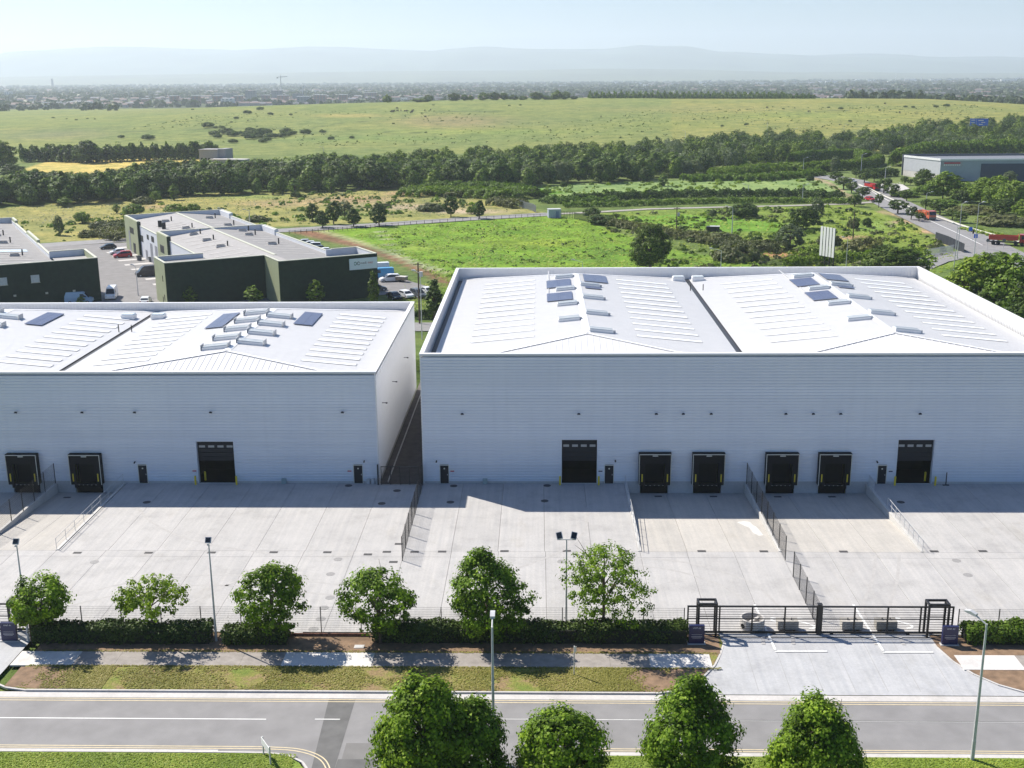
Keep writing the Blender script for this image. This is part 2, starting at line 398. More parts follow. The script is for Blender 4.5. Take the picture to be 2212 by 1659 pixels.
paint(in_poly(PX, PY, [(1090, 408), (1150, 405), (1230, 418), (1140, 422)]), (.13, .27, .03))
for ex, ey, a, b, c in [(900, 535, 80, 8, (.22, .30, .05)), (1150, 525, 120, 9, (.24, .33, .04)), (1330, 545, 60, 8, (.10, .21, .03)), (1050, 560, 90, 8, (.11, .24, .025)), (1230, 560, 100, 6, (.11, .22, .03)), (1480, 505, 60, 5, (.12, .15, .05)), (1560, 560, 70, 5, (.22, .31, .05)), (1900, 490, 50, 12, (.17, .28, .07)), (1960, 500, 60, 15, (.22, .28, .05)), (1830, 560, 70, 8, (.10, .14, .04)), (1620, 520, 110, 9, (.13, .15, .05)), (1800, 535, 80, 9, (.13, .17, .05))]:
    paint(np.exp(-(((PX-ex)/a)**2+((PY-ey)/b)**2)**1.5), c, .8)
paint(near_line(PX, PY, [(640, 497), (700, 512), (760, 525), (860, 560), (925, 590), (970, 612), (1020, 635)], 7), (.215, .125, .075))
paint(near_line(PX, PY, [(690, 497), (780, 524), (880, 560), (960, 588)], 4), (.28, .31, .15))
for off in (0, 15):
    paint(near_line(PX, PY, [(812+off, 497), (828+off, 515), (840+off, 545), (885+off, 568), (940+off, 585)], 2.2), (.34, .37, .22), .9)
paint(np.exp(-(((PX-1690)/50)**2+((PY-549)/8)**2)**2), (.42, .235, .12)); paint(np.exp(-(((PX-2010)/28)**2+((PY-500)/5)**2)**2), (.36, .25, .16)); paint(np.exp(-(((PX-1950)/30)**2+((PY-480)/4)**2)**2), (.36, .28, .18))
paint(np.exp(-(((PX-1840)/40)**2+((PY-513)/5)**2)**2), (.36, .25, .15))
paint(near_line(PX, PY, [(1900, 455), (1950, 472), (2010, 500), (2050, 528)], 2.5), (.33, .27, .17), .9)
paint(near_line(PX, PY, [(1760, 384), (1790, 395), (1815, 412), (1845, 430)], 3.5), (.33, .26, .18), .95)
paint(in_poly(PX, PY, [(20, 374), (100, 350), (200, 344), (430, 342), (520, 350), (440, 369), (300, 374), (150, 388)]) & (GY > 330) & (GY < 640), (.47, .39, .12))
mound = (GY > 575) & (GY < 1900)
paint(mound, (.17, .205, .062)); paint(mound & (PX > 1450), (.205, .22, .066))
for ex, ey, a, b, c, al in [(985, 262, 130, 14, (.235, .19, .10), .7), (1180, 262, 120, 12, (.13, .17, .06), .5), (760, 250, 80, 4, (.33, .28, .10), .7), (120, 290, 120, 12, (.17, .17, .10), .6), (1500, 235, 300, 8, (.21, .21, .08), .5), (1050, 285, 250, 5, (.21, .27, .06), .5), (430, 240, 200, 5, (.20, .21, .08), .5), (800, 300, 220, 8, (.13, .21, .055), .5), (1450, 270, 160, 9, (.21, .24, .06), .5), (1750, 250, 200, 10, (.20, .25, .06), .5)]:
    paint(mound*np.exp(-(((PX-ex)/a)**2+((PY-ey)/b)**2)**1.5), c, al)
for pl in ([(140, 276), (170, 276), (215, 277)], [(670, 277), (740, 266), (800, 262)], [(830, 285), (900, 287), (940, 289)], [(900, 243), (980, 241), (1110, 240)], [(1700, 250), (1780, 240), (1840, 238)], [(260, 285), (420, 280), (620, 276)]):
    paint(mound*near_line(PX, PY, pl, .7), (.09, .12, .045), .8)
paint(GY > 1900, (.075, .095, .05)); paint(GY > 7000, (.07, .085, .06))

idx = np.arange(nx*ny).reshape(ny, nx)
Q = np.stack([idx[:-1, :-1], idx[:-1, 1:], idx[1:, 1:], idx[1:, :-1]], -1).reshape(-1, 4)
me = bpy.data.meshes.new('ground'); nq = len(Q)
me.vertices.add(nx*ny); me.vertices.foreach_set('co', Pts.reshape(-1).astype(np.float32))
me.loops.add(nq*4); me.loops.foreach_set('vertex_index', Q.reshape(-1).astype(np.int32))
me.polygons.add(nq); me.polygons.foreach_set('loop_start', np.arange(0, nq*4, 4, dtype=np.int32)); me.polygons.foreach_set('loop_total', np.full(nq, 4, np.int32))
me.polygons.foreach_set('use_smooth', np.ones(nq, bool))
ca = me.attributes.new('cover', 'FLOAT_COLOR', 'POINT'); ca.data.foreach_set('color', np.concatenate([C, np.ones(C.shape[:2]+(1,))], -1).reshape(-1).astype(np.float32))
me.update(calc_edges=True)
mt, n, p = nodes('field_cover')
a = n.nodes.new('ShaderNodeAttribute'); a.attribute_name = 'cover'
v = mapped(n, world=True)
c = mixc(n, a.outputs['Color'], ramp(n, noise(n, .09, 6, v, .65), [(.30, (.55, .64, .55)), (.48, (1, 1, 1)), (.68, (1.45, 1.3, 1.35))]), .9, 'MULTIPLY')
c = mixc(n, c, ramp(n, noise(n, .55, 5, v, .7), [(.36, (.5, .58, .48)), (.48, (1, 1, 1)), (.66, (1.3, 1.22, 1.2))]), .7, 'MULTIPLY')
c = mixc(n, c, ramp(n, noise(n, .012, 4, v), [(.35, (.85, .92, .9)), (.65, (1.15, 1.06, 1))]), .8, 'MULTIPLY')
c = mixc(n, c, ramp(n, noise(n, .16, 3, mapped(n, .35, 1, 1, world=True)), [(.60, (1, 1, 1)), (.66, (.66, .66, .6))]), .6, 'MULTIPLY')
n.links.new(c, p.inputs['Base Color']); p.inputs['Roughness'].default_value = .95; p.inputs['Specular IOR Level'].default_value = .1
bump(n, p, noise(n, .9, 6, v, .7), .9, .6)
me.materials.append(mt); tag(link(bpy.data.objects.new('ground', me)), kind='structure')

# mountains beyond the city
def mountain(name, Y0, Y1, prof, c, seed):
    xs = [p[0] for p in prof]
    n_, k = 220, 14; V = []; F = []
    for j in range(k):
        f = j/(k-1)
        for i in range(n_+1):
            px = -500+3200*i/n_; py = np.interp(px, xs, [p[1] for p in prof])
            top = onY(px, py, Y0+(Y1-Y0)); 
            q = Vector((top.x, Y0+(Y1-Y0)*f, 0)); h = top.z*(sin(f*pi/2)**1.2)
            h *= 1+.10*sin(i*.35+j*1.3+seed)*(1-f)+.05*sin(i*.9-j*.7)*(1-f)
            V.append((q.x, q.y, h-14*(1-f)))
    for j in range(k-1):
        for i in range(n_):
            a = j*(n_+1)+i; F.append((a, a+1, a+n_+2, a+n_+1))
    b = MB(); b.v = V; b.f = F; b.m = [0]*len(F)
    return tag(b.build(name, mat(name+'_heath', c, .95, .3, .0012), smooth=True), kind='structure')
mountain('mountains', 12500, 17500, [(-600, 160), (-200, 150), (0, 128), (110, 110), (187, 104), (300, 101), (450, 107), (540, 109), (667, 101), (737, 102), (850, 107), (937, 110), (1037, 101), (1160, 106), (1300, 107), (1370, 98), (1475, 100), (1541, 112), (1640, 116), (1741, 120), (1841, 116), (1910, 118), (1975, 124), (2060, 123), (2125, 122), (2212, 130), (2700, 150)], (.07, .10, .055), 0)
mountain('foothills', 9000, 12000, [(-600, 166), (0, 166), (400, 160), (800, 154), (1100, 152), (1300, 148), (1500, 150), (1700, 156), (1830, 155), (2000, 158), (2212, 157), (2700, 160)], (.08, .10, .05), 3)

# ------------------------------------------------------------------ roads and pavements
def ribbon(name, pts, w, m_, dz=.06, kind='structure', step=4., par=None, follow=True):
    P = []
    for (a, b) in zip(pts[:-1], pts[1:]):
        a = Vector(a[:2]); b = Vector(b[:2]); k = max(1, int((b-a).length/step))
        P += [a+(b-a)*i/k for i in range(k)]
    P.append(Vector(pts[-1][:2]))
    b = MB(); L = []
    for i, p in enumerate(P):
        t = (P[min(i+1, len(P)-1)]-P[max(i-1, 0)]).normalized(); nn = Vector((-t.y, t.x))*w/2
        for s in (1, -1):
            q = p+nn*s; L.append((q.x, q.y, (float(H(q.x, q.y)) if follow else 0)+dz))
    b.add(L, [(2*i+1, 2*i+3, 2*i+2, 2*i) for i in range(len(P)-1)])
    return tag(b.build(name, m_, par), kind=kind)
def spline(pts, k=8):
    pts = [Vector(p[:2]) for p in pts]; out = []
    for i in range(len(pts)-1):
        p0 = pts[max(i-1, 0)]; p1 = pts[i]; p2 = pts[i+1]; p3 = pts[min(i+2, len(pts)-1)]
        for j in range(k):
            t = j/k; out.append(.5*((2*p1)+(p2-p0)*t+(2*p0-5*p1+4*p2-p3)*t*t+(3*p1-p0-3*p2+p3)*t**3))
    return out+[pts[-1]]
def sheet(name, poly, z, m_, kind='structure', par=None):
    b = MB(); b.add([(p[0], p[1], z if len(p) < 3 else p[2]) for p in poly], [tuple(range(len(poly)))]); return tag(b.build(name, m_, par), kind=kind)

# street in front of the yards
zr = -.12
kl = [(-22.2, -53.75), (-18.5, -53.8), (-17., -54.1), (-15.9, -54.9), (-15.2, -56.1), (-14.8, -58), (-14.6, -75)]
kr = [(-1.4, -75), (-1.4, -58), (-1., -56.1), (-.2, -54.7), (1.3, -53.9), (3, -53.75)]
sheet('road', [(-95, -53.75), (-22.2, -53.75)]+kl[1:]+kr+[(95, -53.75), (95, -45.75), (-95, -45.75)], zr, M_asph)
for nm, y0, y1 in (('verge_base', -45.6, -36.2),):
    pass
G_ = lambda px, py: tuple(at(px, py, 0.)[:2])
sheet('asphalt_patch', [G_(712, 1500), G_(770, 1500), G_(722, 1659), G_(672, 1659)], zr+.005, M_asphd)
sheet('asphalt_patch', [G_(748, 1602), G_(905, 1602), G_(905, 1680), G_(725, 1680)], zr+.010, mat('asphalt_repair', (.17, .165, .16), .85, .15, .6))
sheet('asphalt_patch', [G_(730, 1637), G_(806, 1637), G_(800, 1690), G_(712, 1690)], zr+.015, M_asphd)
# gutters, kerbs and lines
kerb_id = 0
def kerbs(pts, w=.16, h=.13, z0=-.14, name='kerb', seg=3.):
    for a, b in zip(pts[:-1], pts[1:]):
        a = Vector((*a[:2], 0)); b = Vector((*b[:2], 0)); L = (b-a).length; k = max(1, int(L/seg)); d = (b-a).normalized()
        for i in range(k):
            p = a+(b-a)*(i/k); q = a+(b-a)*((i+1)/k)-d*.012
            m2 = MB(); m2.bar(p+Vector((0, 0, z0+h/2)), q+Vector((0, 0, z0+h/2)), w, h)
            m2.build('kerbstone', M_kerb, KERB)
KERB = empty('kerb', (0, 0, 0)); tag(KERB, kind='structure')
apronL = [(14.75, -36.6), (14.85, -37.8), (14.3, -39.6), (13.6, -41.4), (12.6, -43.), (11.6, -44.3), (10.2, -45.3), (8.6, -45.68)]
apronR = [(31.7, -36.6), (31.7, -38.2), (32.2, -40.6), (33.1, -42.6), (34.4, -44.2), (36., -45.3), (38.4, -45.68)]
kerbs([(-38.6, -45.68), (8.6, -45.68)], h=.16); kerbs(apronL); kerbs(apronR); kerbs([(38.4, -45.68), (60, -45.68)], h=.16)
kerbs([(-41.5, -44.6), (-40.3, -45.3), (-38.6, -45.68)])
kerbs([(-60, -53.83)]+kl[:1]); kerbs(kl[:-1]); kerbs(kr[1:]); kerbs([(3, -53.83), (60, -53.83)])
sheet('gutter', [(-60, -46.55), (60, -46.5), (60, -45.76), (-60, -45.76)], zr+.006, M_kerb)
sheet('gutter', [(-60, -53.75), (-22, -53.75), (-22, -53.35), (-60, -53.35)], zr+.006, M_kerb)
sheet('gutter', [(3, -53.75), (60, -53.75), (60, -53.35), (3, -53.35)], zr+.006, M_kerb)
def line(x0, x1, y, w=.1, m_=None, z=.013): sheet('road_marking', [(x0, y-w/2), (x1, y-w/2), (x1, y+w/2), (x0, y+w/2)], zr+z, m_ or M_white)
for yy in (-46.7, -47.0): line(-60, 60, yy, .085, M_yline)
for yy in (-52.95, -53.2):
    line(-60, -22, yy, .085, M_yline); line(3, 60, yy, .085, M_yline)
for o_, w_ in ((.55, .085), (.8, .085)):
    ribbon('road_marking', spline([(-22, -53.75+o_), (-18.3, -53.8+o_), (-16.6+o_*.5, -54.1+o_), (-15.4+o_, -54.7+o_*.5), (-14.6+o_, -56.), (-14.3+o_, -58)]), w_, M_yline, zr+.013, follow=False)
line(-60, -19.6, -49.45, .11); line(-16.1, -14.3, -49.4, .10); line(-3., 60, -49.25, .055); line(14., 60, -49.27, .10)
for i in range(14): line(-1.0+i*1.05, -1.0+i*1.05+.6, -49.25, .07, z=.016)

# verges: soil and patchy grass with real tufts
mt, n, p = nodes('verge_turf'); v = mapped(n, world=True)
c = ramp(n, noise(n, .45, 6, v, .7), [(.36, (.15, .20, .03)), (.47, (.22, .22, .05)), (.58, (.27, .19, .10))])
c = mixc(n, c, ramp(n, noise(n, 5, 4, v, .7), [(.3, (.6, .6, .5)), (.7, (1.3, 1.3, 1.2))]), .8, 'MULTIPLY')
n.links.new(c, p.inputs['Base Color']); p.inputs['Roughness'].default_value = .95; bump(n, p, noise(n, 6, 5, v, .7), 1., .12); M_verge = mt
mt, n, p = nodes('lawn_turf'); v = mapped(n, world=True)
c = ramp(n, noise(n, .4, 6, v, .7), [(.35, (.16, .25, .03)), (.55, (.22, .29, .045)), (.72, (.29, .28, .09))])
c = mixc(n, c, ramp(n, noise(n, 6, 4, v, .7), [(.3, (.6, .65, .5)), (.7, (1.25, 1.25, 1.2))]), .8, 'MULTIPLY')
n.links.new(c, p.inputs['Base Color']); p.inputs['Roughness'].default_value = .95; bump(n, p, noise(n, 7, 5, v, .7), 1., .12); M_lawn = mt
sheet('verge', [(-38.5, -45.6), (8.5, -45.6)]+[(x-.09, y+.05) for x, y in reversed(apronL)]+[(-40.2, -36.3), (-40.2, -45.2)], -.012, M_verge)
sheet('verge', [(38.5, -45.6), (70, -45.6), (70, -36.3), (31.8, -36.3)]+[(x+.09, y+.05) for x, y in apronR], -.012, M_soil)
sheet('soil', [(-40.5, -45.2), (-36.5, -45.6), (-35.2, -43.6), (-36, -42.2), (-40.5, -42.2)], -.006, M_soil)
sheet('soil', [(5.4, -45.55), (8.5, -45.55)]+[(x-.12, y+.05) for x, y in apronL[::-1][1:5]]+[(12.6, -42.0), (7, -42.)], -.006, M_soil)
sheet('soil', [(-40.5, -39.8), (14.3, -39.6), (14.6, -36.4), (-40.5, -36.4)], -.006, M_soil)
sheet('verge', [(-60, -53.92), (-22.2, -53.92), (-18.5, -53.95), (-17.1, -54.25), (-16.1, -55.), (-15.4, -56.2), (-15, -58), (-14.8, -80), (-60, -80)], -.012, M_lawn)
sheet('verge', [(60, -80), (-1.2, -80), (-1.2, -58), (-.8, -56.2), (0, -54.9), (1.4, -54.05), (3, -53.92), (60, -53.92)], -.012, M_lawn)
# footpath
fy0, fy1 = -42.0, -39.7
def fpath(x0, x1, m_, z=.0):
    s = 3.
    n_ = max(1, round((x1-x0)/s))
    for i in range(n_):
        a = x0+(x1-x0)*i/n_; b_ = x0+(x1-x0)*(i+1)/n_-.015
        MB().box(a, b_, fy0, fy1, -.1, z+.012).build('paving_slab', m_, FP)
FP = empty('footpath', (0, 0, 0)); tag(FP, kind='structure')
fpath(-41.5, -36.6, M_path, .004); fpath(-36.6, -20.2, M_asphp); fpath(-20.2, -13.1, M_path, .004); fpath(-13.1, 8.6, M_asphp); fpath(8.6, 13.4, M_path, .004); fpath(32.6, 37.3, M_path, .004); fpath(37.3, 60, M_asphp)

# yards in cast slabs
YARD = empty('yard', (0, 0, 0)); tag(YARD, kind='structure')
def slabs(x0, x1, y0, y1, w, m_=None, z0=0., z1=0., nm='concrete_slab', par=None, g=.03):
    k = max(1, round((x1-x0)/w))
    for i in range(k):
        a = x0+(x1-x0)*i/k+g/2; b_ = x0+(x1-x0)*(i+1)/k-g/2
        b = MB(); b.add([(a, y0+g/2, z0-.25), (b_, y0+g/2, z0-.25), (b_, y1-g/2, z1-.25), (a, y1-g/2, z1-.25), (a, y0+g/2, z0), (b_, y0+g/2, z0), (b_, y1-g/2, z1), (a, y1-g/2, z1)],
            [(0, 3, 2, 1), (4, 5, 6, 7), (0, 1, 5, 4), (1, 2, 6, 5), (2, 3, 7, 6), (3, 0, 4, 7)])
        b.build(nm, m_ or M_yard, par or YARD)
XW = [-70, -62.7, -54.9, -47.0, -13.05, 9.65, 23.1, 36.6, 78]
for a, b_ in zip(XW[:-1], XW[1:]):
    slabs(a, b_, -20.7, -19.3, 4.9)
    slabs(a, b_, -36.2, -20.7, 4.9)
slabs(-46.8, -13.05, -19.3, 0, 4.9); slabs(-13.05, 9.5, -19.3, 0, 4.9); slabs(36.75, 78, -19.3, 0, 4.9)
DZ = -1.15
for a, b_ in ((-70, -62.7), (-62.7, -55.05), (-54.75, -47.1), (9.8, 22.95), (23.25, 36.45)):
    slabs(a, b_, -19.3, 0, 4.6, M_ramp, 0., DZ)
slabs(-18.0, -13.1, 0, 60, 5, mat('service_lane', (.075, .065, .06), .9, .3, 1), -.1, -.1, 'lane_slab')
# entrance aprons
b = MB(); al = [(x, y, -.015 - (.095*smooth(-37, -45.6, y))) for x, y in apronL]; ar = [(x, y, -.015-(.095*smooth(-37, -45.6, y))) for x, y in apronR]
b.add([(14.7, -36.2, -.008)]+al+ar[::-1]+[(31.75, -36.2, -.008)], [tuple(range(len(al)+len(ar)+2))])
tag(b.build('apron', M_yard2), kind='structure')
for x_ in np.arange(16.5, 31, 2.4):
    b = MB(); b.bar((x_, -36.8, -.006), (x_-.2, -45.2, -.098), .03, .004); tag(b.build('apron_joint', mat('joint_sealant', (.3, .3, .3), .8)), kind='structure')
sheet('apron', [(-60, -36.2), (-41.6, -36.2), (-41.6, -44.5), (-43, -45.7), (-60, -45.7)], -.02, M_yard2)
# white lines of the entrance
def wline(p, q, w=.2, z=.012):
    b = MB(); b.bar((*p, z), (*q, z-.0), w, .004); tag(b.build('road_marking', M_white), kind='structure')
wline(G_(1630, 1306), G_(1675, 1404), z=.014); wline(G_(1674, 1407), G_(1787, 1407)); wline(G_(1843, 1306), G_(1908, 1406), z=.014); wline(G_(1907, 1409), G_(2016, 1409))
def scurve(px, py, s):
    c0 = at(px, py, 0); pts = [(c0.x+s*(.0), c0.y+.9), (c0.x-s*.6, c0.y+1.0), (c0.x-s*.75, c0.y+.6), (c0.x-.1*s, c0.y+.2), (c0.x+s*.55, c0.y-.3), (c0.x+s*.5, c0.y-.75), (c0.x, c0.y-.85)]
    ribbon('road_marking', spline(pts, 5), .22, M_white, .018, follow=False, step=9)
scurve(1742, 1348, .9); scurve(1952, 1347, .9); scurve(1680, 1347, .5)

# roads beyond the warehouses
est = gp((-60, 548), (90, 531), (285, 518), (470, 506), (620, 498), (820, 486), (1000, 474), (1190, 463))
ribbon('estate_road', est, 8.5, M_asph, .14)
ribbon('estate_road', gp((1195, 463), (1300, 458), (1400, 452), (1560, 448), (1700, 445), (1830, 441), (1900, 436)), 3.6, mat('pale_lane', (.30, .28, .25), .9, .2, .5), .13)
rightroad = spline(gp((1768, 380), (1830, 390), (1868, 404), (1900, 424), (1950, 450), (2010, 478), (2075, 508), (2140, 540), (2230, 590), (2330, 660)))
ribbon('dual_road', rightroad, 13.5, M_asph, .13)
ribbon('road_marking', rightroad[8:-18], .3, M_white, .16)
ribbon('dual_road', gp((2110, 548), (2060, 552), (2010, 562), (1940, 590)), 9, M_asph, .14)
ribbon('rear_road', [(-150, 83.), (60, 84.5), (75, 96), (100, 128), (116, 150)], 7.4, M_asph, .12)
sheet('rear_lawn', [(-18.0, 60.), (60, 60.), (60, 78), (-18, 78)], .03, M_asph)
M_fore = mat('forecourt_asphalt', (.18, .172, .17), .85, .15, .4)
# estate forecourt, axes of the green buildings
EO = Vector((-74., 102.4, 0)); eu = Vector((.866, .5, 0)); ev = Vector((-.5, .866, 0))
def E_(u, v, z=0.): q = EO+eu*u+ev*v; return Vector((q.x, q.y, z))
EM = Matrix.Translation(EO) @ Matrix.Rotation(R_(30), 4, 'Z')
sheet('forecourt', [E_(-17, 0)[:2], E_(12, -9)[:2], E_(12, 103)[:2], E_(-17, 106)[:2]], .16, M_fore)
sheet('forecourt', [E_(-40, -14)[:2], E_(20, -14)[:2], E_(20, 0)[:2], E_(-40, 8)[:2]], .15, M_fore)
sheet('forecourt', [E_(34, -9)[:2], E_(55, -9)[:2], E_(50, 62)[:2], E_(34, 62)[:2]], .16, M_fore)
for i in range(22):
    v0 = 12+i*4.0
    if i % 2 == 0: sheet('parking_bay', [E_(3.2, v0)[:2], E_(9.8, v0)[:2], E_(9.8, v0+2.)[:2], E_(3.2, v0+2.)[:2]], .17, M_kerb)

# ------------------------------------------------------------------ the two white warehouses
def clad_rows(par, x0, x1, z0, z1, openings, m_, M=None, unit=1/3., name='cladding_panel'):
    """profiled metal panels, one object per row; M maps (x along wall, y outward negative, z) to the wall"""
    z = z0; k = 0
    while z < z1-.05:
        parts_ = {}
        for j in range(3):
            za = z+j*unit; zb = za+unit
            if zb > z1+.02: break
            iv = [(x0, x1)]
            for (a, c, oa, oc) in openings:
                if oa < (za+zb)/2 < oc:
                    nv = []
                    for (p, q) in iv:
                        if c <= p or a >= q: nv.append((p, q)); continue
                        if a > p: nv.append((p, a))
                        if c < q: nv.append((c, q))
                    iv = nv
            for (p, q) in iv:
                kk = next((k3 for k3 in parts_ if k3[0] < q and p < k3[1]), None)
                if kk is None: kk = (p, q); parts_[kk] = MB()
                b = parts_[kk]
                pr = [(0, za), (0, za+unit*.68), (-.045, za+unit*.78), (-.045, za+unit*.93), (0, zb)]
                for (ya, zza), (yb, zzb) in zip(pr[:-1], pr[1:]):
                    b.add([(p, ya, zza), (q, ya, zza), (q, yb, zzb), (p, yb, zzb)], [(0, 1, 2, 3)], 0, M)
        for b in parts_.values(): b.build(name, m_, par)
        z += 3*unit; k += 1

def dock(par, xa, xb, ztop, h0=.0):
    """dock shelter: black cushion hood standing out from the wall, cream edge, leveller pit below"""
    d = empty('dock_shelter', (0, 0, 0)); d.parent = par
    x0, x1 = xa, xb; Yf = -.75; t = .42; zb = .05
    b = MB(); b.box(x0, x1, Yf, 0, ztop-.12, ztop); b.box(x0, x0+.1, Yf, 0, zb, ztop-.12); b.box(x1-.1, x1, Yf, 0, zb, ztop-.12)
    b.build('hood', M_rub, d)
    b = MB(); b.box(x0+.1, x1-.1, Yf+.02, Yf+.07, ztop-1.15, ztop-.13); b.box(x0+.1, x0+.1+.62, Yf+.03, Yf+.08, zb, ztop-1.15); b.box(x1-.72, x1-.1, Yf+.03, Yf+.08, zb, ztop-1.15)
    b.build('curtain', M_rub, d)
    b = MB(); b.box(x0+.02, x1-.02, Yf-.05, Yf-.002, ztop-.10, ztop-.03); b.box(x0+.02, x0+.08, Yf-.05, Yf-.002, zb, ztop-.10); b.box(x1-.08, x1-.02, Yf-.05, Yf-.002, zb, ztop-.10)
    b.build('edge_trim', M_frame, d)
    for s in (x0+.32, x1-.46): MB().box(s, s+.12, Yf-.02, Yf+.028, .45, 1.35).build('guide_stripe', M_yel, d)
    MB().box((x0+x1)/2-.3, (x0+x1)/2+.3, Yf-.04, Yf+.015, ztop-.27, ztop-.18).build('number_plate', M_frame, d)
    b = MB(); b.box(x0+.72, x1-.72, .25, .3, 0, ztop-1.); b.box(x0+.6, x0+.65, -.05, .28, -.02, ztop-.9); b.box(x1-.65, x1-.6, -.05, .28, -.02, ztop-.9)
    b.build('door', M_dark, d)
    b = MB(); b.box(x0+.62, x1-.62, -.45, .2, -.10, -.02); b.build('leveller', M_black, d)
    b = MB(); b.box(x0+.35, x1-.35, .22, .26, DZ-.1, -.03); b.build('pit', M_dark, d)
    for s in (x0+.36, x1-.62): MB().box(s, s+.26, -.5, -.02, -.42, -.03).build('buffer', M_rub, d)
    for s in np.linspace(x0+.8, x1-.9, 5): MB().box(s, s+.12, -.475, -.452, -.09, -.04).build('lip_bolt', M_frame, d)
    return d
def roller(par, xa, xb, h, yb=.35, bol=None):
    """half raised sectional door in a deep reveal"""
    d = empty('loading_door', (0, 0, 0)); d.parent = par
    b = MB(); b.box(xa-.10, xa-.003, -.07, .5, 0, h+.1); b.box(xb+.003, xb+.10, -.07, .5, 0, h+.1); b.box(xa-.003, xb+.003, -.07, .5, h+.003, h+.1)
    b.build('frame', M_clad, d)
    z = 2.55; k = 5; hh = (h-z)/k
    for i in range(k):
        pn = MB().box(xa+.02, xb-.02, yb, yb+.05, z+i*hh+.012, z+(i+1)*hh-.012).build('door_panel', M_door, d)
        if i == 3:
            for j in range(4):
                w = (xb-xa)/4; c_ = xa+w*(j+.5); MB().box(c_-w*.33, c_+w*.33, yb-.012, yb-.002, z+i*hh+.1, z+(i+1)*hh-.14).build('pane', M_glass, d)
    b = MB(); b.box(xa-.6, xb+.6, .5, 5, -.02, .0); b.box(xa-.6, xb+.6, 5, 5.1, 0, h+.3); b.box(xa-.65, xa-.6, .5, 5, 0, h+.3); b.box(xb+.6, xb+.65, .5, 5, 0, h+.3); b.box(xa-.6, xb+.6, .5, 5, h+.3, h+.35)
    b.box(xa+.01, xb-.01, 0, .5, -.02, .012)
    b.build('interior', M_dark, d)
    MB().box(xa, xb, -.05, .02, 0, .05).build('threshold', M_galv, d)
    return d
def pdoor(par, xa, xb, h=2.12):
    d = empty('door', (0, 0, 0)); d.parent = par
    b = MB(); b.box(xa-.07, xa-.002, -.06, .12, 0, h+.07); b.box(xb+.002, xb+.07, -.06, .12, 0, h+.07); b.box(xa-.002, xb+.002, -.06, .12, h+.002, h+.07)
    b.build('frame', M_frame, d)
    MB().box(xa, xb, .02, .07, .02, h).build('leaf', M_door, d)
    MB().tube(((xa+xb)/2, .0, h-.38), ((xa+xb)/2, .022, h-.38), .085, n=12).build('porthole', M_frame, d)
    MB().box(xb-.16, xb-.1, -.02, .022, .95, 1.1).build('handle', M_galv, d)
    return d
def wall_light(par, x, z):
    d = empty('floodlight', (x, -.045, z)); d.parent = par
    MB().box(-.03, .03, -.38, 0, -.03, .03).build('bracket', M_black, d)
    MB().tube((0, -.42, -.02), (0, -.34, .12), .19, .13, 10).build('lamp_head', M_black, d)
    MB().tube((0, -.43, -.04), (0, -.422, -.021), .12, .12, 10).build('lens', M_glass, d)

def roof_half(par, xg, xr, ya, yb, fya, fyb, zE, zR, m_=M_roof):
    """one slope from gutter xg to ridge xr; hips cut both ends"""
    t = MB(); t.quad((xg, ya, zE), (xr, fya, zR), (xr, fyb, zR), (xg, yb, zE)) if xr > xg else t.quad((xr, fya, zR), (xg, ya, zE), (xg, yb, zE), (xr, fyb, zR))
    o = t.build('roof_slope', m_, par)
    b = MB(); y = ya+.5
    while y < yb-.4:
        if y < fya: f = (y-ya)/(fya-ya)
        elif y > fyb: f = (yb-y)/(yb-fyb)
        else: f = 1
        x2 = xg+(xr-xg)*f; z2 = zE+(zR-zE)*f
        if f > .03: b.bar((xg, y, zE+.01), (x2, y, z2+.01), .04, .025)
        y += .5
    r = b.build('standing_rib', m_, par); r['kind'] = 'stuff'
    return o
def hip(par, x0, xr, x1, y0, yr, zE, zR, m_=M_roof):
    MB().add([(x0, y0, zE), (x1, y0, zE), (xr, yr, zR)], [(0, 1, 2)]).build('hip_slope', m_, par)
    sgn = 1 if yr > y0 else -1; x = math.ceil(x0)+.2
    while x < x1-.3:
        f = (x-x0)/(xr-x0) if x < xr else (x1-x)/(x1-xr)
        if f > .04: MB().bar((x, y0, zE+.025), (x, y0+(yr-y0)*f, zE+(zR-zE)*f+.02), .05, .04).build('hip_rib', M_strip if False else M_cladw, par)
        x += .72
    for p in ((x0, y0, zE), (x1, y0, zE)): MB().bar(Vector(p)+Vector((0, 0, .03)), (xr, yr, zR+.03), .5, .03).build('hip_flashing', M_cap, par)
def zroof(x, xs, xr, x2, zE, zR): return zE+(zR-zE)*((x-xs)/(xr-xs) if x < xr else (x2-x)/(x2-xr))
def rooflight(par, xa, xb, y, zf, w=1.0):
    d = empty('rooflight', (0, 0, 0)); d.parent = par
    za, zb = zf(xa), zf(xb)
    b = MB(); b.add([(xa, y, za+.035), (xb, y, zb+.035), (xb, y+w, zb+.035), (xa, y+w, za+.035), (xa, y, za), (xb, y, zb), (xb, y+w, zb), (xa, y+w, za)], [(0, 1, 2, 3), (4, 5, 1, 0), (7, 3, 2, 6), (4, 0, 3, 7), (5, 6, 2, 1)])
    b.build('sheet', M_glaz, d)
    b = MB()
    for p, q in (((xa, y-.03, za+.03), (xb, y-.03, zb+.03)), ((xa, y+w+.03, za+.03), (xb, y+w+.03, zb+.03)), ((xa-.03, y, za+.03), (xa-.03, y+w, za+.03)), ((xb+.03, y, zb+.03), (xb+.03, y+w, zb+.03))): b.bar(p, q, .055, .02)
    b.build('edge_strip', M_strip, d)
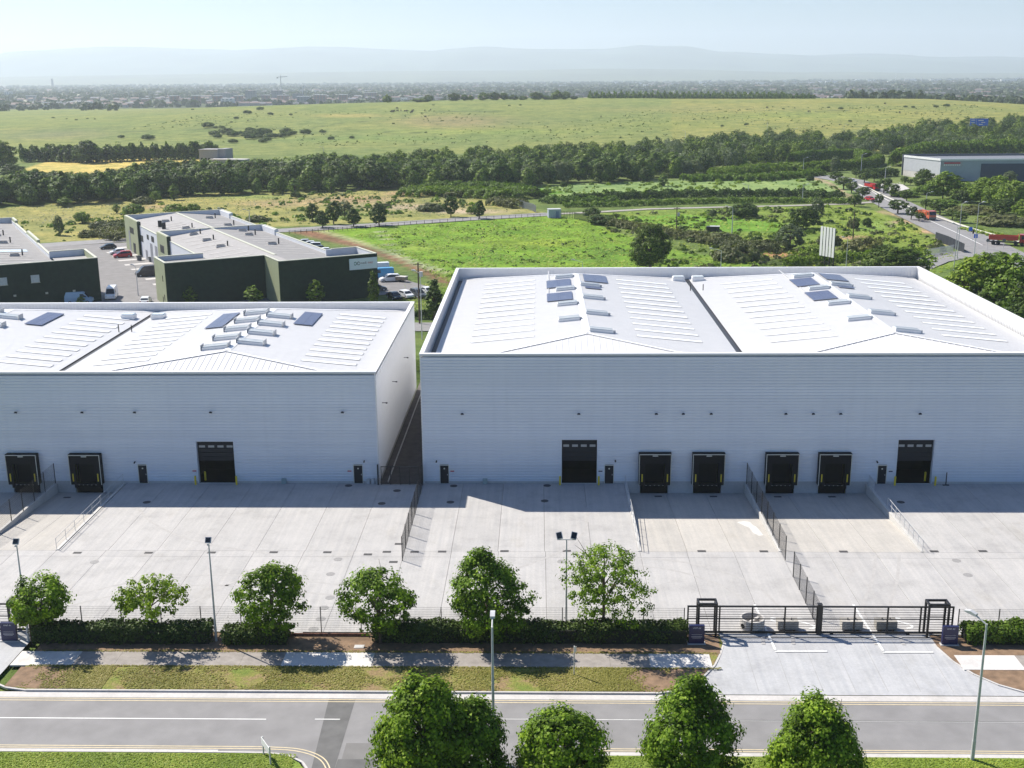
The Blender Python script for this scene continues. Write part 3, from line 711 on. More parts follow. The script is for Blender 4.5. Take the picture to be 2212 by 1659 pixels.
def smoke_vent(par, xa, xb, y, zf, baffle=False, w=1.25):
    d = empty('smoke_vent', (0, 0, 0)); d.parent = par
    za, zb = zf(xa), zf(xb); up = .32
    def slab(y0, y1, a, c, e=0):
        b = MB(); b.add([(xa-e, y0, za+a), (xb+e, y0, zb+a), (xb+e, y1, zb+a), (xa-e, y1, za+a), (xa-e, y0, za+c), (xb+e, y0, zb+c), (xb+e, y1, zb+c), (xa-e, y1, za+c)], [(0, 3, 2, 1), (4, 5, 6, 7), (0, 1, 5, 4), (1, 2, 6, 5), (2, 3, 7, 6), (3, 0, 4, 7)]); return b
    slab(y, y+w, -.05, up).build('curb', M_cap, d)
    b = slab(y+.08, y+w-.08, up+.002, up+.1, -.08); b.build('lid', M_lens, d)
    for k in range(3): slab(y+.05+k*(w-.2)/2, y+.11+k*(w-.2)/2, up+.101, up+.15, -.05).build('glazing_bar', M_cap, d)
    if baffle:
        for xx, zz in ((xa-.16, za), (xb+.1, zb)): MB().box(xx, xx+.06, y-.05, y+w+.05, zz-.02, zz+.66).build('wind_baffle', M_galv, d)
    else: MB().box(xb+.02, xb+.3, y+.35, y+.75, zb-.05, zb+.34).build('actuator', M_galv, d)
def solar(par, xa, xb, ya, yb, nx_, ny_, zf):
    d = empty('solar_array', (0, 0, 0)); d.parent = par
    for i in range(nx_):
        for j in range(ny_):
            a = xa+(xb-xa)*i/nx_+.012; c = xa+(xb-xa)*(i+1)/nx_-.012; e = ya+(yb-ya)*j/ny_+.012; f = ya+(yb-ya)*(j+1)/ny_-.012
            za, zb = zf(a)+.16, zf(c)+.16
            b = MB(); b.add([(a, e, za), (c, e, zb), (c, f, zb), (a, f, za), (a, e, za-.04), (c, e, zb-.04), (c, f, zb-.04), (a, f, za-.04)], [(0, 1, 2, 3), (4, 7, 6, 5), (0, 4, 5, 1), (1, 5, 6, 2), (2, 6, 7, 3), (3, 7, 4, 0)])
            b.build('solar_module', M_solar, d)
    b = MB()
    for yy in (ya+.3, (ya+yb)/2, yb-.3): b.bar((xa, yy, zf(xa)+.07), (xb, yy, zf(xb)+.07), .06, .08)
    b.build('mounting_rail', M_galv, d)

def warehouse(label, x0, x1, depth, Hh, zE, zR, spans, doors, rollers, docks, lights, rl, nrl, rly, hipd, group=None):
    w = empty('warehouse', (x0, 0, 0), 0, label, 'warehouse'); w.location = (0, 0, 0)
    op = [(a-.0, b_+.0, -1, hh) for a, b_, hh in rollers]+[(a, b_, -1, 2.12) for a, b_ in doors]+[(a+.35, b_-.35, -1, zt-.5) for a, b_, zt in docks]
    zb = .25
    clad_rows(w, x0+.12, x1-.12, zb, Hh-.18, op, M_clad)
    # plinth
    xs = x0
    for a, b_ in sorted([(a, b_) for a, b_, hh in rollers]+list(doors)+[(a+.35, b_-.35) for a, b_, zt in docks])+[(x1, x1)]:
        if a-xs > .2: MB().box(xs, a-.11, .0, .3, DZ-.2, zb-.003).build('plinth', M_wall, w)
        xs = b_+.11
    # corner trims, copings
    for xx in (x0, x1-.13): MB().box(xx, xx+.13, -.07, .06, 0, Hh-.2).build('corner_trim', M_cladw, w)
    for a, b_, c, d_ in ((x0-.06, x1+.06, -.09, .42), (x0-.06, x1+.06, depth-.42, depth+.06)): MB().box(a, b_, c, d_, Hh-.18, Hh+.02).build('coping', M_cap, w)
    for a, b_ in ((x0-.06, x0+.42), (x1-.42, x1+.06)): MB().box(a, b_, .425, depth-.425, Hh-.18, Hh+.02).build('coping', M_cap, w)
    # parapet inner faces with liner ribs
    b = MB(); b.box(x0+.3, x1-.3, .3, .35, zE-.4, Hh-.183); b.box(x0+.3, x1-.3, depth-.35, depth-.3, zE-.4, Hh-.183); b.box(x0+.3, x0+.35, .36, depth-.36, zE-.4, Hh-.183); b.box(x1-.35, x1-.3, .36, depth-.36, zE-.4, Hh-.183)
    b.build('parapet_liner', M_cladw, w)
    b = MB()
    x = x0+.8
    while x < x1-.5: b.box(x, x+.06, depth-.40, depth-.352, zE-.4, Hh-.2); x += .5
    y = 1.
    while y < depth-.6:
        b.box(x0+.352, x0+.39, y, y+.06, zE-.4, Hh-.2); b.box(x1-.39, x1-.352, y, y+.06, zE-.4, Hh-.2); y += .5
    r = b.build('liner_rib', M_cladw, w); r['kind'] = 'stuff'
    # rear and side walls
    b = MB(); b.box(x0+.1, x1-.1, depth-.08, depth, 0, Hh-.2); b.build('rear_wall', M_cladw, w)
    MR = Matrix(((0, -1, 0, x1), (1, 0, 0, 0), (0, 0, 1, 0), (0, 0, 0, 1)))      # faces +x
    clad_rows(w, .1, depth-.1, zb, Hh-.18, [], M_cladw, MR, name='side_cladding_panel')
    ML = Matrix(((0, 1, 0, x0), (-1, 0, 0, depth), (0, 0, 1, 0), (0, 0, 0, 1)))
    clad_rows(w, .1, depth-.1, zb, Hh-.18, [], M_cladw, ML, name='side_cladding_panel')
    MB().box(x1-.12, x1, .3, depth, -.2, zb-.003).build('plinth', M_wall, w)
    # roofs
    gut = [s[0] for s in spans]+[spans[-1][2]]
    for (a, r_, c) in spans:
        roof_half(w, a+.35, r_, .95, depth-.75, hipd[0], hipd[1], zE, zR); roof_half(w, c-.35, r_, .95, depth-.75, hipd[0], hipd[1], zE, zR)
        hip(w, a+.35, r_, c-.35, .9, hipd[0], zE, zR); hip(w, a+.35, r_, c-.35, depth-.7, hipd[1], zE, zR)
        MB().add([(r_-.45, hipd[0], zR-.0), (r_, hipd[0], zR+.1), (r_+.45, hipd[0], zR-.0), (r_-.45, hipd[1], zR-.0), (r_, hipd[1], zR+.1), (r_+.45, hipd[1], zR-.0)], [(0, 3, 4, 1), (1, 4, 5, 2)]).build('ridge_cap', M_cap, w)
    b = MB(); b.box(x0+.36, x1-.36, .36, depth-.36, zE-.36, zE-.30); b.build('gutter_floor', M_gutter, w)
    for g in gut[1:-1]: MB().box(g-.3, g+.3, .6, depth-.6, zE-.29, zE-.12).build('valley_gutter', M_gutter, w)
    for a, b_ in doors: pdoor(w, a, b_)
    for a, b_, hh in rollers: roller(w, a, b_, hh)
    for a, b_, zt in docks: dock(w, a, b_, zt)
    for x, z in lights: wall_light(w, x, z)
    return w
fx = lambda px, py=950: onY(px, py, 0).x
RW = dict(doors=[(fx(951, 1020), fx(969, 1020)), (fx(1306.5, 1020), fx(1325, 1020)), (fx(1896, 1020), fx(1914.5, 1020))],
    rollers=[(fx(1213.5, 1000), fx(1289.5, 1000), 5.14), (fx(1937, 1000), fx(2014.5, 1000), 5.14)],
    docks=[(11.05, 14.65, 3.72), (17.0, 20.6, 3.72), (25.1, 28.75, 3.72), (30.95, 34.55, 3.72)],
    lights=[(onY(px, 894, 0).x, 8.2) for px in (999, 1250, 1417, 1475, 1535, 1696, 1755, 1814, 1985)])
wr = warehouse('long white warehouse on the right with two ridged roofs and four dock shelters', -13.1, 59.5, 58.5, 15., 13.3, 15.05,
    [(-12.4, 5.6, 23.1), (23.1, 41.4, 59.0)], RW['doors'], RW['rollers'], RW['docks'], RW['lights'], None, 12, None, (10., 52.3))
LW = dict(doors=[(fx(299.5, 1020), fx(317.5, 1020)), (fx(764.5, 1020), fx(783, 1020))],
    rollers=[(fx(427, 1000), fx(507, 1000), 5.0)],
    docks=[(-60.1, -56.55, 3.6), (-52.95, -49.35, 3.6)],
    lights=[(onY(px, 889, 0).x, 8.4) for px in (37, 180, 293, 457, 741)])
wl = warehouse('white warehouse on the left, lower than its neighbour, with one half open loading door', -91.5, -18.05, 40.8, 13., 11.75, 13.5,
    [(-91., -73.2, -55.2), (-55.2, -36.6, -18.6)], LW['doors'], LW['rollers'], LW['docks'], LW['lights'], None, 11, None, (8., 33.2))
zR1 = lambda x: zroof(x, -12.4, 5.6, 23.1, 13.3, 15.05); zR2 = lambda x: zroof(x, 23.1, 41.4, 59., 13.3, 15.05)
for i in range(12):
    y = 10.9+i*3.555
    rooflight(wr, -8.15, -.65, y, zR1); rooflight(wr, 11.6, 19.25, y, zR1); rooflight(wr, 27.4, 35.1, y, zR2); rooflight(wr, 47.45, 55.0, y, zR2)
zL1 = lambda x: zroof(x, -91., -73.2, -55.2, 11.75, 13.5); zL2 = lambda x: zroof(x, -55.2, -36.6, -18.6, 11.75, 13.5)
for i in range(11):
    y = 6.6+i*2.67
    rooflight(wl, -27.6, -21.3, y, zL2); rooflight(wl, -51.9, -45.5, y, zL2); rooflight(wl, -63.3, -57., y, zL1); rooflight(wl, -88, -81.6, y, zL1)
for y in (17.9, 28., 39.1, 49.4): smoke_vent(wr, 2.35, 5.0, y, zR1); smoke_vent(wr, 38.05, 40.9, y, zR2)
for y in (11.4, 21.9, 32.7, 42.4): smoke_vent(wr, 5.9, 8.75, y-.3, zR1); smoke_vent(wr, 41.8, 44.8, y-.5, zR2)
for y in (9.4, 14.5, 19.7, 24.9, 30.0): smoke_vent(wl, -39.9, -36.9, y, zL2, True); smoke_vent(wl, -76.3, -73.5, y, zL1, True)
for y in (11.9, 17.3, 22.6, 27.7): smoke_vent(wl, -36.3, -33.2, y, zL2, True); smoke_vent(wl, -72.9, -69.9, y, zL1, True)
solar(wr, 1.05, 4.6, 41.7, 47.8, 2, 6, zR1); solar(wr, 1.05, 4.55, 31.5, 37.3, 2, 6, zR1); solar(wr, 6.6, 10.1, 45.9, 52., 2, 6, zR1); solar(wr, 6.55, 8.85, 40.1, 41.2, 2, 1, zR1)
solar(wr, 37.1, 40.35, 42.3, 48.1, 2, 6, zR2); solar(wr, 37., 40.3, 31.7, 37.5, 2, 6, zR2); solar(wr, 42.3, 45.6, 46.6, 52., 2, 6, zR2); solar(wr, 42.5, 44.7, 40., 41.2, 2, 1, zR2)
solar(wl, -68.1, -65.8, 25.4, 33.1, 2, 8, zL1); solar(wl, -43.4, -41.05, 22.8, 32.2, 2, 9, zL2); solar(wl, -32.2, -29.75, 24.7, 32.6, 2, 8, zL2)
for par, x, y, z in ((wr, 21.6, 55.6, 13.5), (wr, 24.6, 55.6, 13.5), (wl, -57.4, 34.6, 12.), (wl, -53.2, 34.6, 12.)):
    h_ = empty('roof_hatch', (0, 0, 0)); h_.parent = par; MB().box(x-.9, x+.9, y-.7, y+.7, z-.1, z+.5).build('curb', M_cap, h_); MB().box(x-.8, x+.8, y-.6, y+.6, z+.503, z+.62).build('lid', M_lens, h_)
for par, x, y, z in ((wr, 22.4, 47, 13.3), (wr, 24.3, 47.2, 13.3), (wl, -55.9, 26.3, 11.8), (wl, -54.1, 26.1, 11.8)):
    MB().tube((x, y, z-.1), (x, y, z+1.), .07).build('vent_pipe', M_black, par)
# cable trays between the solar arrays
for par, x, y0, y1, z in ((wr, 1.3, 37.6, 41.5, zR1(1.3)), (wr, 1.4, 48, 57, zR1(1.4)), (wr, 37.4, 37.8, 42, zR2(37.4)), (wr, 37.4, 48.3, 57, zR2(37.4))):
    MB().bar((x, y0, z+.08), (x, y1, z+.08), .12, .08).build('cable_tray', M_galv, par)
# side wall lights, low fittings, small signs, cameras
for y, z in ((4, 8.3), (13.5, 8.3), (26., 8.3)):
    d = empty('floodlight', (-18.05+.05, y, z), pi/2); d.parent = wl
    MB().box(-.03, .03, -.5, 0, -.03, .03).build('bracket', M_black, d); MB().box(-.12, .12, -.62, -.42, -.06, .04).build('lamp_head', M_black, d)
M_red = mat('sign_red', (.45, .04, .06), .5, .1, 5)
for par, px in ((wl, 755), (wr, 977), (wr, 1297), (wr, 1924), (wl, 420)):
    x = onY(px, 1014, 0).x; d = empty('notice', (x, -.06, 1.55)); d.parent = par
    MB().box(-.22, .22, -.012, 0, -.02, .14).build('plate', M_white, d); MB().box(-.22, .22, -.012, 0, -.15, -.022).build('band', M_red if px not in (1924, 1297) else M_navy, d)
for par, px, py in ((wl, 787, 995), (wl, 292, 997), (wr, 943, 995), (wr, 1329, 994), (wr, 1894, 996)):
    q = onY(px, py, 0); d = empty('camera_housing', (q.x, -.05, q.z)); d.parent = par
    MB().tube((0, 0, 0), (0, -.3, -.06), .075, .09, 8).build('casing', M_black, d)
for par, px in ((wr, 1048), (wl, 614)):
    x = fx(px, 1037); MB().box(x-.25, x+.25, -.35, -.05, .02, .6).build('meter_box', mat('meter_box_grey', (.28, .36, .36), .6), par)
for k in range(3): MB().box(fx(796+k*10, 1035)-.18, fx(796+k*10, 1035)+.18, -.35, -.05, .02, .62).build('meter_box', M_galv, wl)

# yellow bollards: outside pairs stand free, one inside each door
bol = empty('bollard', (0, 0, 0), 0, 'yellow steel bollard', 'bollard', 'yellow bollards guarding the loading doors')
MB().tube((0, 0, 0), (0, 0, 1.0), .11, n=12).build('post', M_yel, bol); MB().tube((0, 0, 1.002), (0, 0, 1.06), .11, .05, 12).build('cap', M_yel, bol)
spots = [(LW['rollers'][0][0]-.25, -.55, 'yellow bollard left of the left warehouse loading door'), (LW['rollers'][0][1]+.2, -.55, 'yellow bollard right of the left warehouse loading door'), (LW['rollers'][0][0]+.45, .95, 'yellow bollard just inside the left warehouse loading door'),
    (RW['rollers'][0][0]-.2, -.55, 'yellow bollard left of the loading door nearest the gap'), (RW['rollers'][0][1]+.2, -.55, 'yellow bollard right of the loading door nearest the gap'),
    (RW['rollers'][1][0]-.2, -.55, 'yellow bollard left of the far right loading door'), (RW['rollers'][1][1]+.3, -.55, 'yellow bollard right of the far right loading door'), (RW['rollers'][1][1]-.35, .95, 'yellow bollard just inside the far right loading door')]
for i, (x, y, l) in enumerate(spots):
    o = bol if i == 0 else tree_copy(bol); o.location = (x, y, 0); o['label'] = l
q = empty('stand_pipe', (RW['rollers'][1][1]+1.5, -.5, 0), 0, 'slim black post on a square foot beside the far right loading door', 'post')
MB().box(-.35, .35, -.12, .12, 0, .06).build('foot', M_black, q); MB().tube((0, 0, .06), (0, 0, 1.5), .06).build('post', M_black, q)

# ------------------------------------------------------------------ retaining walls, handrails, mesh fences
def dock_wall(x, y0, y1, label, rail=None, railside=0, w=.3, over=0.06):
    t = empty('retaining_wall', (x, 0, 0), 0, label, 'wall')
    n_ = 6
    for i in range(n_):
        a = y0+(y1-y0)*i/n_; c = y0+(y1-y0)*(i+1)/n_+.02
        MB().box(-w/2, w/2, min(a, c), max(a, c), DZ-.25, over+.0).build('wall_section', M_wall, t)
    return t
def handrail(x, y0, y1, label, group='galvanised handrails on the dock walls', gap=None):
    t = empty('handrail', (x, 0, .06), 0, label, 'handrail', group)
    k = 8
    for i in range(k+1):
        y = y0+(y1-y0)*i/k; MB().tube((0, y, 0), (0, y, 1.1), .025, n=6).build('post', M_galv, t)
    for z in (.55, 1.1): MB().tube((0, y0, z), (0, y1, z), .024, n=6).build('rail', M_galv, t)
    return t
dock_wall(9.65, -.1, -19.3, 'concrete retaining wall left of the right warehouse dock bays')
dock_wall(23.1, -.1, -19.3, 'concrete retaining wall between the paired dock bays, carrying a mesh fence')
dock_wall(36.6, -.1, -19.3, 'concrete retaining wall right of the right warehouse dock bays')
dock_wall(-47.0, -.1, -19.3, 'concrete retaining wall right of the left warehouse docks')
dock_wall(-54.9, -.1, -19.3, 'concrete retaining wall with dark fence posts at the far left')
handrail(9.58, -.3, -19.1, 'galvanised handrail on the wall beside the second personnel door')
handrail(36.68, -.3, -2.4, 'short galvanised handrail against the facade, right of the dock bays'); handrail(36.68, -7.5, -19.1, 'long galvanised handrail on the wall right of the dock bays')
handrail(-47.08, -.3, -19.1, 'galvanised handrail on the wall right of the left docks')
_wm = {}
def wire_mesh(L, h):
    k = (round(L, 2), round(h, 2))
    if k in _wm: return _wm[k]
    b = MB(); n_ = int(L/.11)
    for i in range(n_+1): b.bar((L*i/n_, 0, 0), (L*i/n_, 0, h), .007, .007)
    m_ = int(h/.2)
    for j in range(m_+1): b.bar((0, 0, h*j/m_), (L, 0, h*j/m_), .010, .010)
    me = bpy.data.meshes.new('mesh_panel'); me.from_pydata(b.v, [], b.f); me.materials.append(M_black); _wm[k] = me; return me
def fence(pts, h, label, group=None, span=3., z=0., name='mesh_fence', panel=True, pw=.07, cat='fence'):
    o0 = Vector((*pts[0][:2], 0)); t = empty(name, o0, 0, label, cat, group)
    post = MB().box(-pw/2, pw/2, -pw/2, pw/2, 0, h+.08).build('post', M_black, t); post.location = (0, 0, z); first = True
    for a, b_ in zip(pts[:-1], pts[1:]):
        a = Vector((*a[:2], 0)); b_ = Vector((*b_[:2], 0)); L = (b_-a).length; k = max(1, round(L/span)); ang = atan2((b_-a).y, (b_-a).x)
        for i in range(k+1):
            q = a+(b_-a)*i/k-o0
            if first: first = False
            elif i > 0: c = post.copy(); COL.objects.link(c); c.parent = t; c.location = (q.x, q.y, z)
            if i < k and panel:
                m2 = bpy.data.objects.new('mesh_panel', wire_mesh(L/k, h)); m2.parent = t; m2.location = (q.x, q.y, z+.05); m2.rotation_euler = (0, 0, ang); COL.objects.link(m2)
    return t
fence([(23.12, -.3), (23.12, -21.4)], 2.4, 'black mesh fence standing on the wall between the paired dock bays', z=.06)
fence([(23.1, -25.), (22.95, -36.)], 2.4, 'black mesh fence dividing the yard just behind the long gate')
fence([(-13.1, -.4), (-13.0, -21.6)], 2.4, 'black mesh fence dividing the two yards below the gap between warehouses')
f5 = fence([(-54.85, -.3), (-54.75, -17.5)], 2.3, 'line of dark fence posts on the far left retaining wall', panel=True, z=.06)
bf = [(-38.3-3.15, -36.25), (11.9, -36.3)]
fence([(-41.2, -36.28), (11.8, -36.28)], 2.25, 'long black mesh fence along the front of the yards behind the hedges', span=3.27)
fence([(34.0, -36.3), (60, -36.2)], 2.25, 'black mesh fence right of the long gate, behind the low hedge', span=3.3)
# gate across the passage between the warehouses
def bar_gate(name, label, x0, x1, y, h, vert, hbars, cat='gate', z0=.08, fr=.12):
    t = empty(name, (x0, y, 0), 0, label, cat); L = x1-x0
    b = MB(); b.box(0, L, -fr/2, fr/2, h-fr, h); b.box(0, L, -fr/2, fr/2, z0, z0+fr*1.3); b.box(0, fr, -fr/2, fr/2, z0+fr*1.3, h-fr); b.box(L-fr, L, -fr/2, fr/2, z0+fr*1.3, h-fr)
    b.build('frame', M_black, t)
    for v_ in vert: MB().box(v_-x0-fr*.5, v_-x0+fr*.5, -fr/2+.004, fr/2-.004, z0+fr*1.3, h-fr).build('upright', M_black, t)
    for i in range(hbars):
        z = z0+fr*1.3+(h-fr-z0-fr*1.3)*(i+1)/(hbars+1); MB().box(fr, L-fr, -.015, .015, z-.014, z+.014).build('bar', M_black, t)
    MB().box(fr, L-fr, -.03, .03, h*.54, h*.54+.04).build('mid_rail', M_black, t)
    return t
t = empty('passage_gate', (-17.8, -.5, 0), 0, 'black framed gate closing the dark passage between the two warehouses', 'gate')
b = MB(); b.box(0, 4.3, -.04, .04, 2.1, 2.18); b.box(0, 4.3, -.04, .04, .08, .16); [b.box(x, x+.08, -.035, .035, 0, 2.1) for x in (0, 1.05, 2.12, 3.2, 4.25)]; b.build('frame', M_black, t)
m2 = bpy.data.objects.new('mesh_panel', wire_mesh(4.2, 1.9)); m2.parent = t; m2.location = (.05, 0, .15); COL.objects.link(m2)
for x in (-18.2, -13.3): MB().box(x+17.8, x+17.95, -.07, .07, 0, 2.4).build('gate_post', M_black, t)
MB().box(-17.2+17.8, -17.1+17.8, 1, 55, -.08, .1).build('kerb_edge', M_kerb, t)
# long sliding gates at the entrance
YG = -36.2
gx = lambda px, py=1340: onY(px, py, YG).x
t = bar_gate('sliding_gate', 'left leaf of the long black sliding gate, in front of a concrete ring', gx(1484), gx(1766), YG, 2.5, [gx(p_) for p_ in (1554, 1624.6, 1695)], 9)
t2 = bar_gate('sliding_gate', 'right leaf of the long black sliding gate, in front of two dark concrete blocks', gx(1773), gx(2059), YG, 2.5, [gx(p_) for p_ in (1845.4, 1917, 1988)], 9)
for tt in (t, t2):
    for x in (.8, 7.): MB().prism([(x, -.1), (x+.25, -.1), (x+.25, .1), (x, .1)], -.0, .08).build('roller', M_black, tt)
def portal(x0, x1, y, label):
    t = empty('gate_portal', (x0, y, 0), 0, label, 'gate frame', 'portal frames guiding the sliding gates'); L = x1-x0
    b = MB()
    for x in (0, L-.16):
        for yy in (-.5, .35): b.box(x, x+.16, yy, yy+.16, 0, 2.75)
    b.box(0, L, -.5, -.34, 2.76, 2.92); b.box(0, L, .35, .51, 2.76, 2.92); b.box(0, .16, -.33, .34, 2.76, 2.92); b.box(L-.16, L, -.33, .34, 2.76, 2.92)
    b.build('frame', M_black, t)
    for z in (1.35, 1.52): MB().box(.17, L-.17, .37, .43, z, z+.05).build('cross_bar', M_black, t)
    return t
portal(gx(1505), gx(1547.5), YG, 'black portal frame round the left end of the long sliding gate')
portal(gx(1999), gx(2046), YG, 'black portal frame round the right end of the long sliding gate')
portal(-43.8, -41.9, YG, 'black portal frame at the far left edge beside the navy board')
bar_gate('sliding_gate', 'black sliding gate cut off by the left edge of the picture', -55, -40.9, YG, 2.5, [-44, -48, -52], 9)
q = empty('gate_post', (gx(1769), YG, 0), 0, 'thick black post where the two leaves of the long gate meet', 'post'); MB().box(-.16, .16, -.16, .16, 0, 2.65).build('post', M_black, q); MB().box(-.2, .2, -.2, .2, 2.652, 2.69).build('cap', M_black, q)
sheet('gate_track', [(10, -36.85), (33.4, -36.85), (33.4, -36.7), (10, -36.7)], .004, M_black)
def text_on(par, s, size, loc, m_, rx=pi/2, name='lettering'):
    cu = bpy.data.curves.new(name, 'FONT'); cu.body = s; cu.size = size; cu.align_x = 'CENTER'; cu.align_y = 'CENTER'; cu.extrude = .002
    tmp = bpy.data.objects.new(name, cu); COL.objects.link(tmp); dg = bpy.context.evaluated_depsgraph_get()
    me = bpy.data.meshes.new_from_object(tmp.evaluated_get(dg)); bpy.data.objects.remove(tmp); me.materials.clear(); me.materials.append(m_)
    o = bpy.data.objects.new(name, me); o.location = loc; o.rotation_euler = (rx, 0, 0); o.parent = par; COL.objects.link(o); return o
def board(px, s, label):
    c0 = at(px, 1392, 0); t = empty('sign_board', (c0.x, -37.9, 0), 0, label, 'sign')
    MB().box(-.62, .62, -.14, .14, 0, 1.62).build('board', M_navy, t); MB().box(-.72, .72, -.25, .25, -.02, .06).build('plinth', M_kerb, t)
    text_on(t, s, .17, (0, -.146, 1.42), M_white)
    for z, w in ((.84, .42), (.64, .44), (.54, .34)): MB().box(-w, w, -.148, -.141, z-.012, z+(.035 if z == .64 else .01)).build('printed_line', M_galv, t)
board(1504.5, 'UNIT A2', 'navy sign board beside the left end of the long gate'); board(2050, 'UNIT A3', 'navy sign board beside the right end of the long gate, next to the low hedge'); board(14, 'UNIT A1', 'navy sign board at the far left edge of the picture')
# things lying behind the gate
c0 = at(1624, 1356, 0); t = empty('manhole_ring', c0, 0, 'pale round precast concrete ring lying behind the left gate leaf', 'concrete ring')
ns = 28; b = MB(); ro, ri, hh = 1.02, .86, .95
vs = []; 
for i in range(ns):
    a = 2*pi*i/ns; vs += [(ro*cos(a), ro*sin(a), 0), (ro*cos(a), ro*sin(a), hh), (ri*cos(a), ri*sin(a), hh), (ri*cos(a), ri*sin(a), 0)]
b.add(vs, [f for i in range(ns) for f in [(4*i, 4*((i+1) % ns), 4*((i+1) % ns)+1, 4*i+1), (4*i+1, 4*((i+1) % ns)+1, 4*((i+1) % ns)+2, 4*i+2), (4*i+2, 4*((i+1) % ns)+2, 4*((i+1) % ns)+3, 4*i+3)]])
b.build('ring', M_kerb, t); MB().tube((-.9, -.55, .42), (-.8, -.5, .42), .2, n=12).build('step_hole', M_dark, t); MB().bar((-.3, -.1, .5), (.6, .3, .85), .25, .1).build('broken_slab', M_kerb, t)
blk = empty('concrete_block', (0, 0, 0), 0, '', 'concrete block', 'concrete blocks lying behind the gate')
b = MB(); b.box(-.85, .85, -.4, .4, .14, .85); b.build('body', mat('weathered_concrete', (.36, .34, .31), .9, .2, 3, objvar=.25), blk)
for s in (-.6, .4): MB().box(s, s+.2, -.4, .4, 0, .138).build('skid', M_wood, blk)
for s in (-.35, .3): MB().tube((s, 0, .85), (s+.05, 0, 1.0), .05, n=6).build('lifting_eye', M_black, blk)
for i, (px, l) in enumerate(((1700, 'grey concrete block behind the middle of the left gate leaf'), (1838, 'dark concrete block behind the first bay of the right gate leaf'), (1912, 'dark concrete block behind the second bay of the right gate leaf'))):
    o = blk if i == 0 else tree_copy(blk); o.location = at(px, 1359, 0); o['label'] = l

M_tm = mat('tyre_film', (.385, .372, .36), .9, .1, 2)
for pts_ in ([(18, -38.), (18.3, -34), (17, -28), (13, -24), (9, -22.5)], [(20.4, -38), (20.8, -33.5), (19.2, -26.5), (14, -22), (9, -20.8)], [(27, -38), (27.5, -32), (30, -26), (32, -20)], [(29.2, -38), (29.8, -32), (32.2, -26), (34.2, -20)], [(-42, -30), (-36, -26), (-28, -25), (-18, -27)], [(-42, -32.2), (-35.5, -28.2), (-28, -27.2), (-18, -29.2)], [(-44, -6), (-40, -12), (-34, -17), (-26, -20)], [(4, -3), (5, -10), (3, -18), (-4, -25)], [(-25, -22), (-30, -30), (-33, -35)]):
    ribbon('tyre_mark', spline(pts_, 6), .28, M_tm, .006, follow=False, step=9)
# ------------------------------------------------------------------ covers and gullies in the yard
M_iron = mat('cast_iron', (.055, .053, .055), .7, .2, 5); M_pale = mat('dusty_cover', (.26, .255, .25), .8, .15, 5)
def man_label(px, py):
    side = 'left yard' if px < 890 else ('middle yard' if px < 1360 else 'right yard')
    row = 'near the facade' if py < 1100 else ('just past the drain line' if py < 1230 else 'near the front fence')
    return side, row
cov = MB(); cov.tube((0, 0, -.04), (0, 0, .012), .42, n=20)
covm = cov.build('chamber_cover', M_pale); covm.location = (0, 0, -50); first = True
def put_cover(px, py, dark):
    global first
    o = covm if first else covm.copy()
    if not first: COL.objects.link(o)
    first = False
    o.location = at(px, py, 0.)
    if dark:
        if not hasattr(put_cover, 'dk'): put_cover.dk = covm.data.copy(); put_cover.dk.materials[0] = M_iron
        o.data = put_cover.dk
    s, r = man_label(px, py); tag(o, ('dark' if dark else 'dusty grey')+' round chamber cover set in the '+s+' '+r, 'manhole cover', 'round covers in the yard')
for px, py in ((204, 1214), (730, 1208), (714, 1240), (713, 1291), (700, 1313), (693, 1337), (677, 1359), (1213, 1213), (2066, 1211), (2091, 1242)): put_cover(px, py, False)
for px, py in ((317, 1085), (753, 1049), (857.6, 1060), (824.6, 1087.7), (980, 1049.7), (973, 1084.7), (1182, 1049), (1176.6, 1082), (1945.7, 1084.7)): put_cover(px, py, True)
gul = MB(); gul.box(-.4, .4, -.24, .24, -.05, .003); [gul.box(-.36+i*.12, -.31+i*.12, -.2, .2, .0032, .012) for i in range(7)]
gm = gul.build('drain_grate', M_iron); gm.location = (0, 0, -50)
for i, (px, py) in enumerate(((167, 1194), (321, 1194), (457, 1193.5), (591, 1193), (707, 1193), (794.6, 1197.6), (835.6, 1192), (861.6, 1175), (849.6, 1214), (895.6, 1192), (955, 1191.5), (1089.6, 1190.5), (1224, 1190), (1346, 1190), (1515.7, 1190.6), (1650, 1191), (1822, 1191.5), (2018, 1191), (2123, 1190.5))):
    o = gm if i == 0 else gm.copy()
    if i: COL.objects.link(o)
    o.location = at(px, py, 0.); tag(o, 'small dark drain grate on the drain line, '+('left of the tall floodlight' if px < 440 else 'between the tall floodlight and the mesh fence' if px < 870 else 'between the mesh fence and the handrail' if px < 1380 else 'below the paired dock bays' if px < 1900 else 'right of the dock bays'), 'drain grate', 'drain grates along the yard drain line')
for (px, py), lg in zip(((1421.6, 1071.7), (1541, 1072), (1680, 1072.7), (1797, 1072.7), (145, 1075)), ('first dock shelter right of the second roller door', 'second dock shelter, left of the mesh fence wall', 'dock shelter just right of the mesh fence wall', 'dock shelter nearest the far right loading door', 'left warehouse dock shelter nearest its handrail')):
    o = gm.copy(); COL.objects.link(o); q = at(px, py, -1.05); q.z = DZ*(1+q.y/19.3)+.01; o.location = q; o.rotation_euler = (DZ/19.3*-1*-1, 0, 0)
    tag(o, 'drain grate below the '+lg, 'drain grate', 'drain grates in the dock bays')
